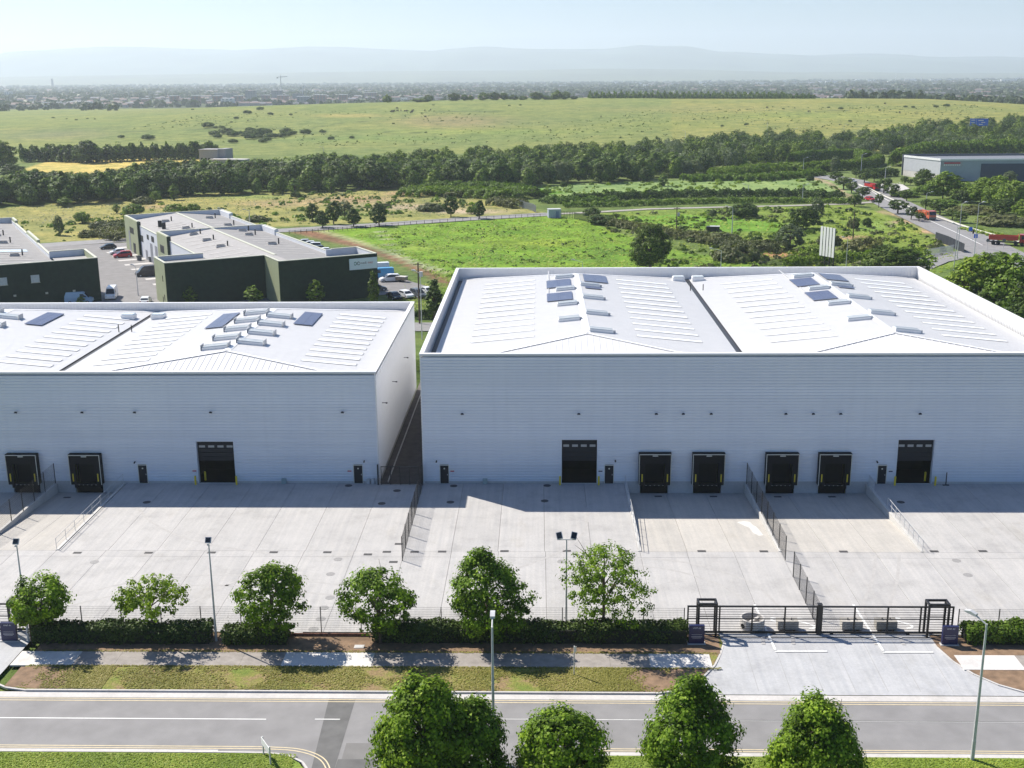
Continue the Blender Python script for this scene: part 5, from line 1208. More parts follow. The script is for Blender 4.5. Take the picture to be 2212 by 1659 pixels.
for px, pb, pt, l in ((1656, 300, 262, 'lamp post on the motorway, in front of the grassy mound'), (1715, 305, 278, 'motorway lamp post among the tree tops'), (1480, 300, 283, 'motorway lamp post left of the pale trees'), (1822, 293, 270, 'motorway lamp post left of the blue sign'), (2000, 448, 417, 'thin lamp post beside the orange lorry'), (1911, 397, 362, 'pale lamp post before the grey shed'), (1859, 384, 334, 'lamp post in front of the tall clipped hedges'), (1735, 372, 342, 'lamp post left of the tall clipped hedges'), (1733, 437, 400, 'thin lamp post by the pale lane'), (1581, 505, 448, 'tall thin pole in the scrub field'), (1616, 425, 400, 'thin pole above the dark hedgerow'), (540, 485, 455, 'thin pole beside the estate road'), (10, 352, 332, 'lamp post by the big trees at the left edge'), (700, 350, 318, 'lamp post sticking out of the wood'), (485, 472, 452, 'thin pole behind the roofs')):
    lampP(px, pb, pt, l, 1.5, R_(180) if px < 1700 else 0, 'distant lamp posts', r=.14)
def upole(px, pb, pt, label, cross=True):
    b0 = at(px, pb); q = onY(px, pt, b0.y); t = empty('utility_pole', b0, 0, label, 'utility pole', 'wooden utility poles'); h = q.z
    MB().tube((0, 0, -.1), (0, 0, h), .17, .12, 8).build('pole', M_wood, t)
    if cross: MB().bar((-.9, 0, h-.4), (.9, 0, h-.4), .12).build('crossarm', M_wood, t); MB().box(.2, .8, -.3, .3, h-2.6, h-1.7).build('transformer', M_galv, t)
    return t
upole(1461, 503, 447, 'dark utility pole with a transformer in the right field'); upole(1842, 520, 457, 'dark utility pole right of the round bushes', False); upole(906.5, 700, 567, 'utility pole just behind the lamp in the gap between the warehouses')
# slatted billboard
b0 = at(1785, 574); t = empty('billboard', b0, R_(-62), 'blank billboard of five white vertical strips on dark legs', 'billboard'); hb = onY(1785, 491, b0.y).z
for i in range(5): MB().box(-2.6+i*1.05, -1.85+i*1.05, -.1, 0, 2.2, hb).build('strip', M_white, t)
for x in (-2.4, -.8, .8, 2.2): MB().box(x-.1, x+.1, .01, .2, 0, hb-.2).build('leg', M_black, t)
for z in (2.6, hb-1): MB().box(-2.7, 2.5, .21, .3, z, z+.15).build('cross_beam', M_black, t)
# blue motorway sign
b0 = at(2115, 300); q = onY(2096, 258, b0.y); q2 = onY(2134, 270, b0.y); t = empty('motorway_sign', (0, b0.y, 0), 0, 'blue motorway direction sign above the trees', 'road sign')
x0_, x1_, zt_, zb_ = q.x, q2.x, q.z+.6, q2.z-.9; M_mb = mat('sign_blue', (.02, .13, .62), .5)
M_mb2 = M_mb
MB().box(x0_, x0_+(x1_-x0_)*.33, -.1, 0, zb_, zt_).build('panel', M_mb, t); MB().box(x0_+(x1_-x0_)*.35, x1_, -.1, 0, zb_+.3, zt_-.1).build('panel', M_mb, t)
for x, z, w_ in ((.05, .75, .22), (.05, .45, .2), (.13, .15, .06), (.45, .7, .28), (.62, .45, .2), (.5, .2, .2)): MB().box(x0_+(x1_-x0_)*x, x0_+(x1_-x0_)*(x+w_), -.14, -.101, zb_+(zt_-zb_)*z, zb_+(zt_-zb_)*(z+.1)).build('printed_line', M_white, t)
for x in (x0_+.5, x1_-.5): MB().box(x-.15, x+.15, .01, .3, 0, zt_).build('leg', M_galv, t)
# crash barrier and hoarding
gb = gp((1806, 388), (1850, 401), (1878, 411), (1905, 425), (1940, 441), (1985, 459), (2030, 475), (2075, 491), (2120, 505), (2190, 524), (2250, 545))
t = empty('crash_barrier', (0, 0, 0), 0, 'steel crash barrier along the far side of the main road', 'crash barrier')
for a, b_ in zip(gb[:-1], gb[1:]): MB().bar((*a, .75), (*b_, .75), .1, .34).build('beam', M_frame, t); [MB().box(a[0]+(b_[0]-a[0])*f-.06, a[0]+(b_[0]-a[0])*f+.06, a[1]+(b_[1]-a[1])*f-.06, a[1]+(b_[1]-a[1])*f+.06, 0, .7).build('post', M_galv, t) for f in (0, .33, .66)]
hb_ = gp((2020, 520), (2048, 530), (2082, 547)); t = empty('hoarding', (0, 0, 0), 0, 'dark navy site hoarding beside the junction', 'hoarding')
for a, b_ in zip(hb_[:-1], hb_[1:]):
    for k in range(6): MB().bar((a[0]+(b_[0]-a[0])*k/6, a[1]+(b_[1]-a[1])*k/6, 1.2), (a[0]+(b_[0]-a[0])*(k+.97)/6, a[1]+(b_[1]-a[1])*(k+.97)/6, 1.2), .06, 2.4).build('board', mat('hoarding_navy', (.02, .022, .035), .6), t)
for i, (px, py) in enumerate(((2106, 528), (2132, 540), (2095, 512), (2100, 522), (2167, 540))):
    b0 = at(px, py); t = empty('traffic_sign', b0, 0, ['blue square sign on the traffic island', 'round sign on a post at the junction', 'blue square sign before the barrier', 'black traffic signal head at the junction', 'round sign near the red lorry'][i], 'road sign', 'signs at the junction'); MB().tube((0, 0, 0), (0, 0, 2.6), .05, n=6).build('post', M_galv, t)
    if i in (0, 2): MB().box(-.5, .5, -.08, -.04, 1.7, 2.8).build('plate', M_mb, t)
    elif i == 3: MB().box(-.2, .2, -.25, -.05, 2.2, 3.2).build('plate', M_black, t)
    else: MB().tube((0, -.06, 2.5), (0, -.03, 2.5), .45, n=16).build('plate', dgr, t)
b0 = at(1197, 470); t = empty('kiosk', b0, R_(8), 'small grey metal kiosk at the end of the estate road', 'kiosk'); MB().box(-2, 2, -1.4, 1.4, 0, 2.7).build('walls', mat('kiosk_grey', (.36, .40, .50), .5), t); MB().box(-2.1, 2.1, -1.5, 1.5, 2.702, 2.85).build('roof', M_galv, t); MB().box(.3, 1.3, -1.44, -1.401, .1, 2.2).build('door', mat('kiosk_blue', (.16, .2, .35), .5), t)
b0 = at(1540, 500); t = empty('shed', b0, R_(-10), 'small black cabin with a pale roof in the right field', 'hut'); MB().box(-1.9, 1.9, -1, 1, 0, 1.5).build('walls', M_black, t); MB().box(-.9, 1.95, -1.05, 1.05, 1.502, 1.6).build('roof', M_galv, t)
def palisade(pts, h, label, m_=None, sp=.35):
    t = empty('palisade_fence', (0, 0, 0), 0, label, 'fence'); 
    for a, b_ in zip(pts[:-1], pts[1:]):
        L = hypot(b_[0]-a[0], b_[1]-a[1]); k = max(1, int(L/3)); 
        for i in range(k):
            p = Vector((a[0]+(b_[0]-a[0])*i/k, a[1]+(b_[1]-a[1])*i/k, 0)); q = Vector((a[0]+(b_[0]-a[0])*(i+1)/k, a[1]+(b_[1]-a[1])*(i+1)/k, 0)); b = MB()
            for z in (.4, h-.3): b.bar(p+Vector((0, 0, z)), q+Vector((0, 0, z)), .05)
            for j in range(8): s = p+(q-p)*j/8; b.bar(s, s+Vector((0, 0, h)), .12, .05)
            b.build('fence_panel', m_ or M_black, t)
    return t
palisade(gp((1122, 447), (1150, 455), (1158, 460)), 2.4, 'grey palisade fence at the end of the estate road', M_strip)
palisade(gp((1213, 470), (1240, 473), (1275, 480)), 2.2, 'dark green palisade fence running off from the kiosk', mat('fence_green', (.02, .05, .035), .6))
palisade(gp((1640, 585), (1700, 572), (1760, 562)), 2.2, 'dark palisade fence behind the right warehouse', M_black)
palisade(gp((2000, 556), (2060, 545)), 2., 'pale palisade fence by the junction', M_galv)
tpo = empty('wooden_fence', (0, 0, 0), 0, 'low post and rail fence along the near side of the estate road', 'fence')
pf = gp((625, 506), (700, 501), (760, 497), (820, 492), (900, 485), (1000, 478), (1100, 472), (1180, 469))
for a, b_ in zip(pf[:-1], pf[1:]):
    k = 6
    for i in range(k): x = a[0]+(b_[0]-a[0])*i/k; y = a[1]+(b_[1]-a[1])*i/k; MB().box(x-.06, x+.06, y-.06, y+.06, 0, 1.15).build('post', M_wood, tpo)
    MB().bar((*a, 1.), (*b_, 1.), .05, .08).build('rail', M_wood, tpo)
# street name board and small post on the verges
t = empty('street_name_board', at(577, 1640, 0), R_(-58), 'blank backed street name board on two posts at the junction corner', 'sign')
for x in (-.7, .7): MB().box(x-.05, x+.05, -.04, .04, 0, 1.35).build('post', M_galv, t)
MB().box(-.8, .8, -.08, -.042, .8, 1.3).build('plate', M_white, t)
t = empty('sign_post', at(1240, 1457, 0), 0, 'slim grey post with a small plate on the far verge', 'sign'); MB().tube((0, 0, 0), (0, 0, 2.4), .045, n=8).build('post', M_galv, t); MB().box(-.03, .17, -.06, -.04, 1.9, 2.4).build('plate', M_frame, t)
for px, py, l in ((643, 1368, 'pale square cover in the soil bed'), (776, 1397, 'pale square cover beside the footpath')):
    t = empty('inspection_cover', at(px, py, 0), 0, l, 'cover'); MB().box(-.4, .4, -.28, .28, -.02, .03).build('frame', M_kerb, t); MB().box(-.28, .28, -.17, .17, .031, .04).build('lid', M_galv, t)
# low brick kerb around the soil bed
t = empty('brick_edging', (0, 0, 0), 0, 'low brown brick edging between the hedges', 'brick edging')
M_brick = mat('brick_brown', (.20, .09, .06), .9, .2, 5, objvar=.25); x0_ = at(622, 1372, 0).x; x1_ = at(800, 1372, 0).x; k = int((x1_-x0_)/.24)
bm_ = MB().box(0, .228, 0, .11, -.05, .22); br0 = bm_.build('brick', M_brick, t); br0.location = (x0_, -36.9, 0)
for i in range(1, k): c = br0.copy(); c.location = (x0_+i*.24, -36.9, .0+.004*(i % 3)); c.parent = t; COL.objects.link(c)

# ------------------------------------------------------------------ street and yard trees, hedges
def P2(px, pb): return at(px, pb, 0)
gS = 'leafy trees on the near verge'
#            px base  h   rx  rz  zc   shape
make_tree('street_tree', 'largest leafy tree on the near verge, overlapping the road', at(925, 1725, 0), 9.2, 3.15, 4.1, 4.8, F_maple, 330, 92, .78, .20, 'drop', .06, 1, gS, tr=.2, lobes=9)
make_tree('street_tree', 'leafy tree behind the right shoulder of the largest one', at(1030, 1712, 0), 7.6, 2.2, 3.4, 3.8, F_maple, 170, 86, .75, .20, 'drop', 0, 2, gS, tr=.15)
make_tree('street_tree', 'low rounded leafy tree second from the left on the near verge', at(1203, 1725, 0), 7.2, 2.9, 3.3, 3.6, F_maple, 240, 90, .78, .20, 'round', 0, 3, gS, tr=.17)
make_tree('street_tree', 'pointed leafy tree in front of the entrance apron', at(1487, 1722, 0), 8.2, 3.3, 4.0, 4.3, F_maple, 300, 92, .76, .20, 'drop', .05, 4, gS, tr=.18, lobes=9)
make_tree('street_tree', 'broad leafy tree nearest the right lamp on the near verge', at(1757, 1722, 0), 6.8, 3.15, 3.3, 3.4, F_maple, 300, 92, .78, .20, 'egg', .05, 5, gS, tr=.18)
gY = 'trees rising behind the front hedges'
make_tree('hedge_tree', 'dense round tree nearest the left edge', at(100, 1384, 0), 5.9, 2.45, 2.1, 3.7, F_maple, 120, 52, .62, .22, 'round', .2, 11, gY, tr=.14)
make_tree('hedge_tree', 'small leaning side crown at the left of the round tree', at(68, 1384, 0), 3.9, 1.3, 1.2, 2.6, F_near, 60, 28, .45, .22, 'round', .1, 12, gY, tr=.09)
make_tree('hedge_tree', 'light lime green open crowned tree, second from the left', at(332, 1382, 0), 5.8, 2.9, 1.9, 3.7, F_near, 165, 26, .44, .20, 'dome', .15, 13, gY, tr=.12, fill=.45)
make_tree('hedge_tree', 'full green tree between the two left hedges', at(592, 1388, 0), 7.5, 2.9, 3.1, 4.3, F_maple, 170, 54, .64, .22, 'egg', .14, 14, gY, tr=.15)
make_tree('hedge_tree', 'drooping dark green tree above the bare soil bed', at(822, 1390, 0), 7.3, 3.1, 2.9, 4.2, F_maple, 150, 54, .7, .22, 'round', .22, 15, gY, tr=.15)
make_tree('hedge_tree', 'tallest dense dome shaped tree behind the centre lamp', at(1054, 1384, 0), 8.0, 3.6, 3.6, 4.4, F_maple, 240, 60, .66, .22, 'drop', .06, 16, gY, tr=.18)
make_tree('hedge_tree', 'open feathery tree right of the twin floodlight', at(1303, 1375, 0), 9.1, 4.2, 3.8, 5.0, F_maple, 330, 30, .5, .18, 'egg', .25, 17, gY, tr=.14, nbr=9, fill=.35)
gH = 'low hedges along the yard front'
def hedge(px0, px1, pb, w, h, label, mt_=F_hedge, seed=0, pb1=None):
    a = at(px0, pb, 0); b_ = at(px1, pb1 or pb, 0); t = empty('hedge', (0, 0, 0), 0, label, 'hedge', gH)
    link(bpy.data.objects.new('leaves', hedge_mesh('leaves', [a, b_], w, h, mt_, 700, .2, .12, seed)), t)
    b = MB(); b.box(a.x+.2, b_.x-.2, a.y-w*.36, a.y+w*.36, 0, h*.72); b.build('twigs', mat('hedge_twigs', (.02, .022, .012), .95, .3, 6), t)
hedge(76, 462, 1381, 1.9, 1.55, 'long dark hedge at the left, under the first two trees', seed=1)
hedge(484, 626, 1384, 1.8, 1.4, 'short dark hedge under the third tree', seed=2)
hedge(806, 1484, 1380, 1.9, 1.55, 'longest dark hedge, running to the left end of the gate', seed=3)
hedge(2078, 2260, 1383, 2.0, 1.6, 'bright green hedge right of the navy board', F_bush, seed=4)
# loose shoots on top of the hedges
V = []
for x0, x1 in ((-41, -27), (-25.5, -20.5), (-13.5, 12)):
    n_ = int((x1-x0)*16); P = np.stack([nr.uniform(x0, x1, n_), nr.uniform(-38.4, -37.2, n_), nr.uniform(1.3, 2.05, n_)], 1); V.append(leaf_quads(P, .13, None))
V = np.concatenate(V); tag(link(bpy.data.objects.new('hedge_shoots', quads_mesh('hedge_shoots', V, F_hedge, nr.random(len(V))))), 'loose young shoots sticking up from the hedges', 'shoots', kind='stuff')
# grass tufts on the verges
def tufts(n_, x0, x1, y0, y1, s, mt_, name, label, z=0., test=None):
    P = np.stack([nr.uniform(x0, x1, n_), nr.uniform(y0, y1, n_), np.full(n_, z)], 1)
    if test is not None: P = P[test(P)]
    P[:, 2] = z+H(P[:, 0], P[:, 1]); n_ = len(P); a = nr.random(n_)*2*pi; u = np.stack([np.cos(a), np.sin(a), np.zeros(n_)], 1)*(s*(.5+nr.random((n_, 1))))
    up = np.zeros((n_, 3)); up[:, 2] = s*(.5+nr.random(n_)); lean = nr.normal(size=(n_, 3))*s*.35; lean[:, 2] = 0
    P = P+up*.3; V = leaf_quads(P, s*1.3, np.tile(np.array([[-.25, -.1, 1.]]), (n_, 1)), .72)
    return tag(link(bpy.data.objects.new(name, quads_mesh(name, V, mt_, np.clip(nr.random(n_)*.8+.2*np.sin(P[:, 0]*.7), 0, 1)))), label, 'grass', kind='stuff')
ptc = lambda P: (np.sin(P[:, 0]*.9)*np.sin(P[:, 0]*.31+2)+np.sin(P[:, 1]*1.7+P[:, 0]*.4)*.5+nr.random(len(P))*.9) > .15
tufts(30000, -36, 10, -45.5, -42.1, .10, F_dry, 'verge_grass', 'patchy grass on the far verge', 0, ptc)
tufts(9000, -40.5, -33, -45.5, -42.1, .09, F_dry, 'verge_grass', 'ragged dry grass creeping over the soil at the left', 0, lambda P: nr.random(len(P)) < np.clip((P[:, 0]+39)/5+.25*np.sin(P[:, 0]*3)*np.sin(P[:, 1]*2.2), 0, 1))
tufts(9000, 3, 12.5, -45.5, -42.1, .09, F_dry, 'verge_grass', 'ragged dry grass creeping over the soil before the apron', 0, lambda P: nr.random(len(P)) < np.clip((8-P[:, 0])/5+.25*np.sin(P[:, 0]*3)*np.sin(P[:, 1]*2.2), 0, 1))
tufts(3500, -40, 14, -42.12, -41.9, .08, F_dry, 'verge_grass', 'grass fringing the footpath', .012)
tufts(2500, -40, 14, -39.75, -39.4, .08, F_dry, 'verge_grass', 'grass fringing the back of the footpath', .012)
tufts(30000, -45, -16.5, -60, -54., .09, F_grass, 'lawn_grass', 'short grass on the near verge, left', 0); tufts(36000, 1, 50, -60, -54., .09, F_grass, 'lawn_grass', 'short grass on the near verge, right', 0)

# ------------------------------------------------------------------ fields: tufts, scrub and single trees
def inP(P, poly):
    d_ = P-cC; z_ = d_@cF; return in_poly(1106+FPX*(d_@cR)/z_, 829.5-FPX*(d_@cU)/z_, poly)
tufts(42000, -60, 75, 118, 262, .42, F_grass, 'meadow_weeds', 'rough green growth in the meadow behind the warehouses', -.02, lambda P: inP(P, [(760, 510), (830, 493), (1190, 468), (1240, 472), (1300, 490), (1370, 517), (1430, 560), (1470, 660), (1200, 690), (960, 690), (960, 612), (880, 560)]) & ((np.sin(P[:, 0]*.23)*np.sin(P[:, 1]*.3+P[:, 0]*.1)+nr.random(len(P))*1.3) > .4))
tufts(26000, 20, 150, 125, 330, .5, F_grass, 'rough_pasture', 'rough growth in the right hand fields', -.02, lambda P: inP(P, [(1215, 466), (1560, 452), (1830, 446), (1990, 500), (2090, 570), (2000, 600), (1400, 620), (1380, 520)]) & ((np.sin(P[:, 0]*.17+1)*np.sin(P[:, 1]*.21)+nr.random(len(P))*1.2) > .35))
tufts(9000, -190, 10, 240, 420, .45, F_scrub, 'dry_weeds', 'sparse dry weeds in the left field', -.02, lambda P: inP(P, [(0, 450), (250, 428), (500, 415), (700, 410), (860, 405), (960, 415), (1150, 455), (600, 487), (90, 515)]))
def scrub(name, label, n_, x0, x1, y0, y1, poly, rr, mt_, k=26, hh=.7, clus=.12):
    P = np.stack([nr.uniform(x0, x1, n_), nr.uniform(y0, y1, n_), np.zeros(n_)], 1); P[:, 2] = H(P[:, 0], P[:, 1]); P = P[inP(P, poly)]
    f = np.sin(P[:, 0]*clus+1)*np.sin(P[:, 1]*clus*.8+2)+np.sin(P[:, 0]*clus*.37-P[:, 1]*clus*.5)*.6+nr.random(len(P))*1.1; P = P[f > .45]; n2 = len(P)
    r_ = rr[0]+(rr[1]-rr[0])*nr.random(n2)**2.5; d_ = nr.normal(size=(n2, k, 3)); d_[..., 2] = np.abs(d_[..., 2]); d_ /= np.linalg.norm(d_, axis=2, keepdims=True)
    C_ = P[:, None, :]+d_*(r_[:, None, None]*np.array([1, 1, hh])); V = leaf_quads(C_.reshape(-1, 3), 1., d_.reshape(-1, 3), .7)
    c0 = V.mean(1, keepdims=True); V = c0+(V-c0)*np.repeat(r_*.75, k)[:, None, None]
    tag(link(bpy.data.objects.new(name, quads_mesh(name, V, mt_, np.clip(np.repeat(nr.random(n2), k)*.7+nr.random(n2*k)*.3, 0, 1)))), label, 'scrub', kind='stuff')
RF = [(1215, 470), (1560, 452), (1830, 446), (1960, 482), (2050, 540), (2000, 590), (1400, 600), (1340, 505)]
scrub('field_scrub', 'low brambles and bushes dotted over the right fields', 800, 20, 150, 140, 330, RF, (.3, 1.7), F_dark)
scrub('field_scrub', 'lighter low scrub over the right fields', 1700, 20, 150, 140, 330, RF, (.3, 1.5), F_bush, clus=.17)
scrub('field_scrub', 'rusty brambles over the right fields', 1500, 20, 150, 140, 330, RF, (.3, 1.4), F_scrub, clus=.09)
scrub('field_scrub', 'low scrub over the left field', 2600, -220, 10, 200, 420, [(-20, 450), (250, 430), (500, 417), (700, 412), (860, 407), (960, 417), (1100, 442), (820, 478), (600, 488), (290, 513), (0, 530)], (.3, 1.6), F_bush, clus=.07)
scrub('field_scrub', 'dark docks and thistles in the bright meadow', 2200, -60, 75, 118, 262, [(800, 500), (1190, 470), (1240, 474), (1370, 517), (1430, 560), (1470, 660), (1000, 690), (960, 612), (880, 560)], (.2, .7), F_dark, k=12, clus=.2)
scrub('field_scrub', 'scrub over the pale reeds', 1100, 0, 150, 290, 420, [(1100, 402), (1300, 397), (1500, 390), (1740, 380), (1840, 418), (1500, 424), (1215, 435)], (.4, 1.5), F_bush, clus=.11)
scrub('mound_thistles', 'dark thistles speckling the mound', 5200, -330, 420, 620, 1180, [(-50, 250), (2200, 225), (2212, 260), (1500, 300), (0, 330)], (.4, 1.3), F_dark, k=8, clus=.03)
# tree prototypes shared by copies
def proto(name, rx, rz, zc, h, mt_, ncl, per, cr, leaf, shape, gap, seed, tr=.2, fill=.5, bul=.16):
    me = crown_mesh(name+'_crown', rx, rx, rz, zc, ncl, per, cr, leaf, mt_, shape, fill, 7, gap, seed, bul)
    tm = trunk_mb(h, tr, rx*.7, 4, seed); tme = bpy.data.meshes.new('trunk'); tme.from_pydata(tm.v, [], tm.f); tme.materials.append(M_wood)
    return me, tme, h, rx
PR = dict(
 oval=proto('oval', 2.6, 3.1, 4.2, 7.2, F_dark, 120, 22, .6, .42, 'egg', 0, 31), oval2=proto('oval2', 2.6, 3.0, 4.2, 7., F_dark, 120, 22, .6, .42, 'cone', 0, 32),
 bush=proto('bush', 3., 2.1, 1.7, 3.8, F_bush, 110, 22, .7, .45, 'dome', 0, 33), bush2=proto('bush2', 3.4, 2.4, 1.9, 4.3, F_dark, 120, 22, .75, .5, 'dome', 0, 34), pale=proto('pale', 3., 3.6, 4., 7.4, F_pale, 110, 22, .7, .45, 'egg', .1, 35),
 street=proto('street', 2.2, 2.3, 4., 6.2, F_dark, 90, 20, .55, .38, 'round', .08, 36), big=proto('big', 4.6, 5., 6.2, 11., F_bush, 260, 24, .85, .5, 'round', .1, 37, bul=.45), big2=proto('big2', 4.8, 4.6, 5.4, 9.8, F_dark, 240, 24, .9, .5, 'egg', .1, 38, bul=.45),
 spire=proto('spire', 1.25, 3.4, 3.6, 7., F_bush, 90, 20, .45, .35, 'column', 0, 39), con=proto('con', 1.7, 3.6, 3.9, 7.6, F_dark, 110, 22, .5, .38, 'cone', 0, 40), brown=proto('brown', 3.2, 1.4, .9, 2.2, F_scrub, 100, 22, .7, .45, 'dome', 0, 41))
def plant(kind, px, pb, ptop=None, wpx=None, label='', cat='tree', group=None, name='tree', parts=True, loc=None, sc=None, rz=None):
    me, tme, h, rx = PR[kind]; q = at(px, pb) if loc is None else Vector(loc)
    if sc is None:
        hh = onY(px, ptop, q.y).z-q.z; sz = hh/h; sx = sz
        if wpx: sx = (wpx/2)*((Vector(cC)-q).length/FPX)/rx
        sc = (sx, sx, sz)
    rz = rnd.uniform(0, 6.28) if rz is None else rz
    if parts:
        t = empty(name, q, rz, label, cat, group); t.scale = sc
        o = bpy.data.objects.new('trunk', tme); o.parent = t; COL.objects.link(o); o = bpy.data.objects.new('crown', me); o.parent = t; COL.objects.link(o)
    else:
        t = bpy.data.objects.new(name, me); t.location = q; t.scale = sc; t.rotation_euler = (0, 0, rz); COL.objects.link(t); tag(t, label, cat, group)
    return t
# big dark tree behind the back parapet
make_tree('oak_tree', 'big dark tree standing alone behind the right warehouse', at(1404, 588), 11., 5.2, 5., 6., F_dark, 420, 30, .75, .36, 'egg', .05, 51, tr=.35, lobes=10, nbr=8)
gR = 'tall trees behind the right corner'
for px, pb, pt, w, k, l in ((2085, 690, 560, 130, 'big', 'tall bright tree just past the right warehouse corner'), (2170, 700, 555, 140, 'big', 'tallest bright tree at the right edge beside the parapet'), (2235, 720, 600, 120, 'big2', 'dark tree half out of the right edge'), (2050, 660, 600, 80, 'big2', 'dark tree low behind the right warehouse corner'), (2130, 700, 610, 120, 'big2', 'dark tree between the two bright ones'), (2200, 745, 640, 110, 'big2', 'shaded tree low against the right parapet'), (2120, 630, 548, 90, 'big', 'bright tree behind the tall pair at the right'), (2215, 640, 575, 90, 'big', 'bright tree in the far right corner'), (1915, 600, 527, 110, 'big2', 'dark rounded tree left of the rear street'), (1960, 600, 535, 80, 'big', 'dark green tree beside the rear street'), (2160, 590, 545, 60, 'big', 'small bright tree by the junction')):
    plant(k, px, pb, pt, w, l, group=gR)
gC = 'young trees along the rear street'
for px, pb, pt, w, k, l in ((938, 690, 599, 46, 'con', 'dark pointed conifer in the gap behind the warehouses'), (986, 700, 612, 34, 'con', 'conifer half hidden by the right warehouse parapet'), (809, 662, 582, 30, 'con', 'slim dark conifer at the corner of the green unit'), (683, 662, 605, 34, 'spire', 'slim tree before the second dark green wall'), (548, 662, 617, 34, 'spire', 'slim tree left of the olive return wall'), (411, 662, 619, 26, 'spire', 'slim tree near the bent lamp'), (54, 662, 627, 26, 'spire', 'slim tree at the far left before the dark green wall'), (176, 662, 640, 16, 'spire', 'tiny tree in front of the pale blue van'), (22, 668, 648, 16, 'spire', 'tiny tree at the left edge')):
    plant(k, px, pb, pt, w, l, group=gC)
gF = 'rounded trees beside the estate road'
for px, pb, pt, w, k, l in ((675, 478, 438, 32, 'oval', 'rounded dark tree, leftmost beside the estate road'), (697, 492, 455, 34, 'oval2', 'rounded dark tree nearest the road, second from left'), (721, 484, 434, 34, 'oval', 'rounded dark tree third along the estate road'), (745, 470, 434, 40, 'pale', 'greyer tree behind the dark rounded ones'), (764, 490, 450, 36, 'oval2', 'rounded dark tree fourth along the estate road'), (819, 488, 438, 40, 'oval', 'lone pointed dark tree in the middle of the road row'), (974, 468, 423, 34, 'oval', 'lone dark tree before the pale scrub'), (1036, 473, 433, 30, 'oval2', 'dark tree left of the palisade fence'), (1018, 462, 445, 22, 'bush', 'small bush left of the last road tree')):
    plant(k, px, pb, pt, w, l, group=gF)
gB = 'bushes and small trees scattered in the fields'
sc_ = [(178, 482, 457, 32, 'bush', 'bright bush alone in the left field'), (128, 508, 466, 22, 'pale', 'thin young tree in the left field'), (130, 495, 480, 18, 'bush', 'low bush left of the thin young tree'), (190, 512, 498, 40, 'brown', 'dark low bush by the estate road'), (378, 460, 440, 44, 'bush', 'wide bush behind the green unit roof'), (417, 458, 440, 30, 'bush', 'smaller bush behind the green unit roof'), (290, 465, 440, 44, 'bush', 'bright bush left of the roof corner'), (340, 425, 395, 40, 'pale', 'pale round bush at the wood edge'), (337, 436, 413, 22, 'bush', 'small round bush below the pale one'), (376, 432, 397, 18, 'spire', 'young pointed tree at the wood edge'), (590, 420, 388, 20, 'spire', 'young pointed tree left of centre at the wood edge'), (637, 424, 385, 24, 'spire', 'yellowish young tree before the wood'), (716, 418, 385, 18, 'spire', 'thin yellowish tree before the wood'), (495, 416, 392, 20, 'spire', 'small yellowish tree at the wood foot'), (140, 447, 425, 24, 'spire', 'small pointed tree at the left wood foot'), (310, 440, 426, 44, 'brown', 'dark bramble patch at the left wood edge'), (252, 460, 440, 14, 'spire', 'tiny dark tree in the left field'), (555, 478, 466, 46, 'brown', 'brown bramble mound right of the roof'), (640, 428, 414, 24, 'bush2', 'small dark bush at the wood foot'), (830, 448, 440, 34, 'brown', 'dark bramble in the dry field'), (930, 455, 440, 60, 'brown', 'wide dark bramble before the lone tree'), (1134, 408, 391, 20, 'bush2', 'round dark bush in the pale grass'), (1217, 406, 392, 16, 'bush2', 'small round dark bush in the pale grass'), (1156, 428, 405, 26, 'bush2', 'dark bush behind the palisade fence'), (1180, 420, 408, 22, 'bush', 'bright bush right of the palisade fence'), (1278, 470, 448, 36, 'bush2', 'bush at the start of the dark hedge line'), (1300, 484, 463, 60, 'bush2', 'large bramble clump on the dark hedge line'), (1397, 392, 358, 36, 'big2', 'tall dark tree at the right wood foot'), (1432, 402, 374, 18, 'spire', 'slim pale tree at the right wood foot'), (1605, 469, 438, 64, 'bush2', 'wide grey green bush in the right field'), (1735, 494, 443, 66, 'big2', 'large dark round tree in the right field'), (1763, 480, 429, 34, 'pale', 'pale slim tree behind the large round one'), (1706, 538, 486, 66, 'pale', 'grey green bush left of the billboard'), (1842, 492, 474, 26, 'brown', 'small rusty bush by the utility pole'), (1872, 490, 470, 20, 'bush2', 'small dark bush right of the utility pole'), (1749, 393, 378, 18, 'bush2', 'small dark bush near the brown track'), (1590, 562, 530, 100, 'brown', 'long dark bramble bank behind the back parapet'), (1640, 540, 520, 70, 'brown', 'dark bramble left of the grey green bush'), (1760, 560, 530, 60, 'bush', 'bright bush at the billboard foot'), (1790, 528, 505, 50, 'brown', 'dark bramble right of the billboard'), (1865, 540, 515, 80, 'brown', 'broad bramble patch in the right field'), (1930, 560, 540, 60, 'bush', 'bright bush before the dark rounded tree'), (1500, 512, 500, 70, 'brown', 'bramble on the dark hedge line, centre'), (1420, 508, 495, 70, 'brown', 'bramble behind the big dark tree'), (1555, 520, 505, 90, 'brown', 'bramble beside the black cabin'), (1540, 470, 452, 18, 'pale', 'bare looking small tree in the bright field')]
for px, pb, pt, w, k, l in sc_: plant(k, px, pb, pt, w, l, group=gB, cat='bush' if k in ('bush', 'bush2', 'brown') else 'tree', name='bush' if k in ('bush', 'bush2', 'brown') else 'small_tree')
gM = 'young trees along the main road'
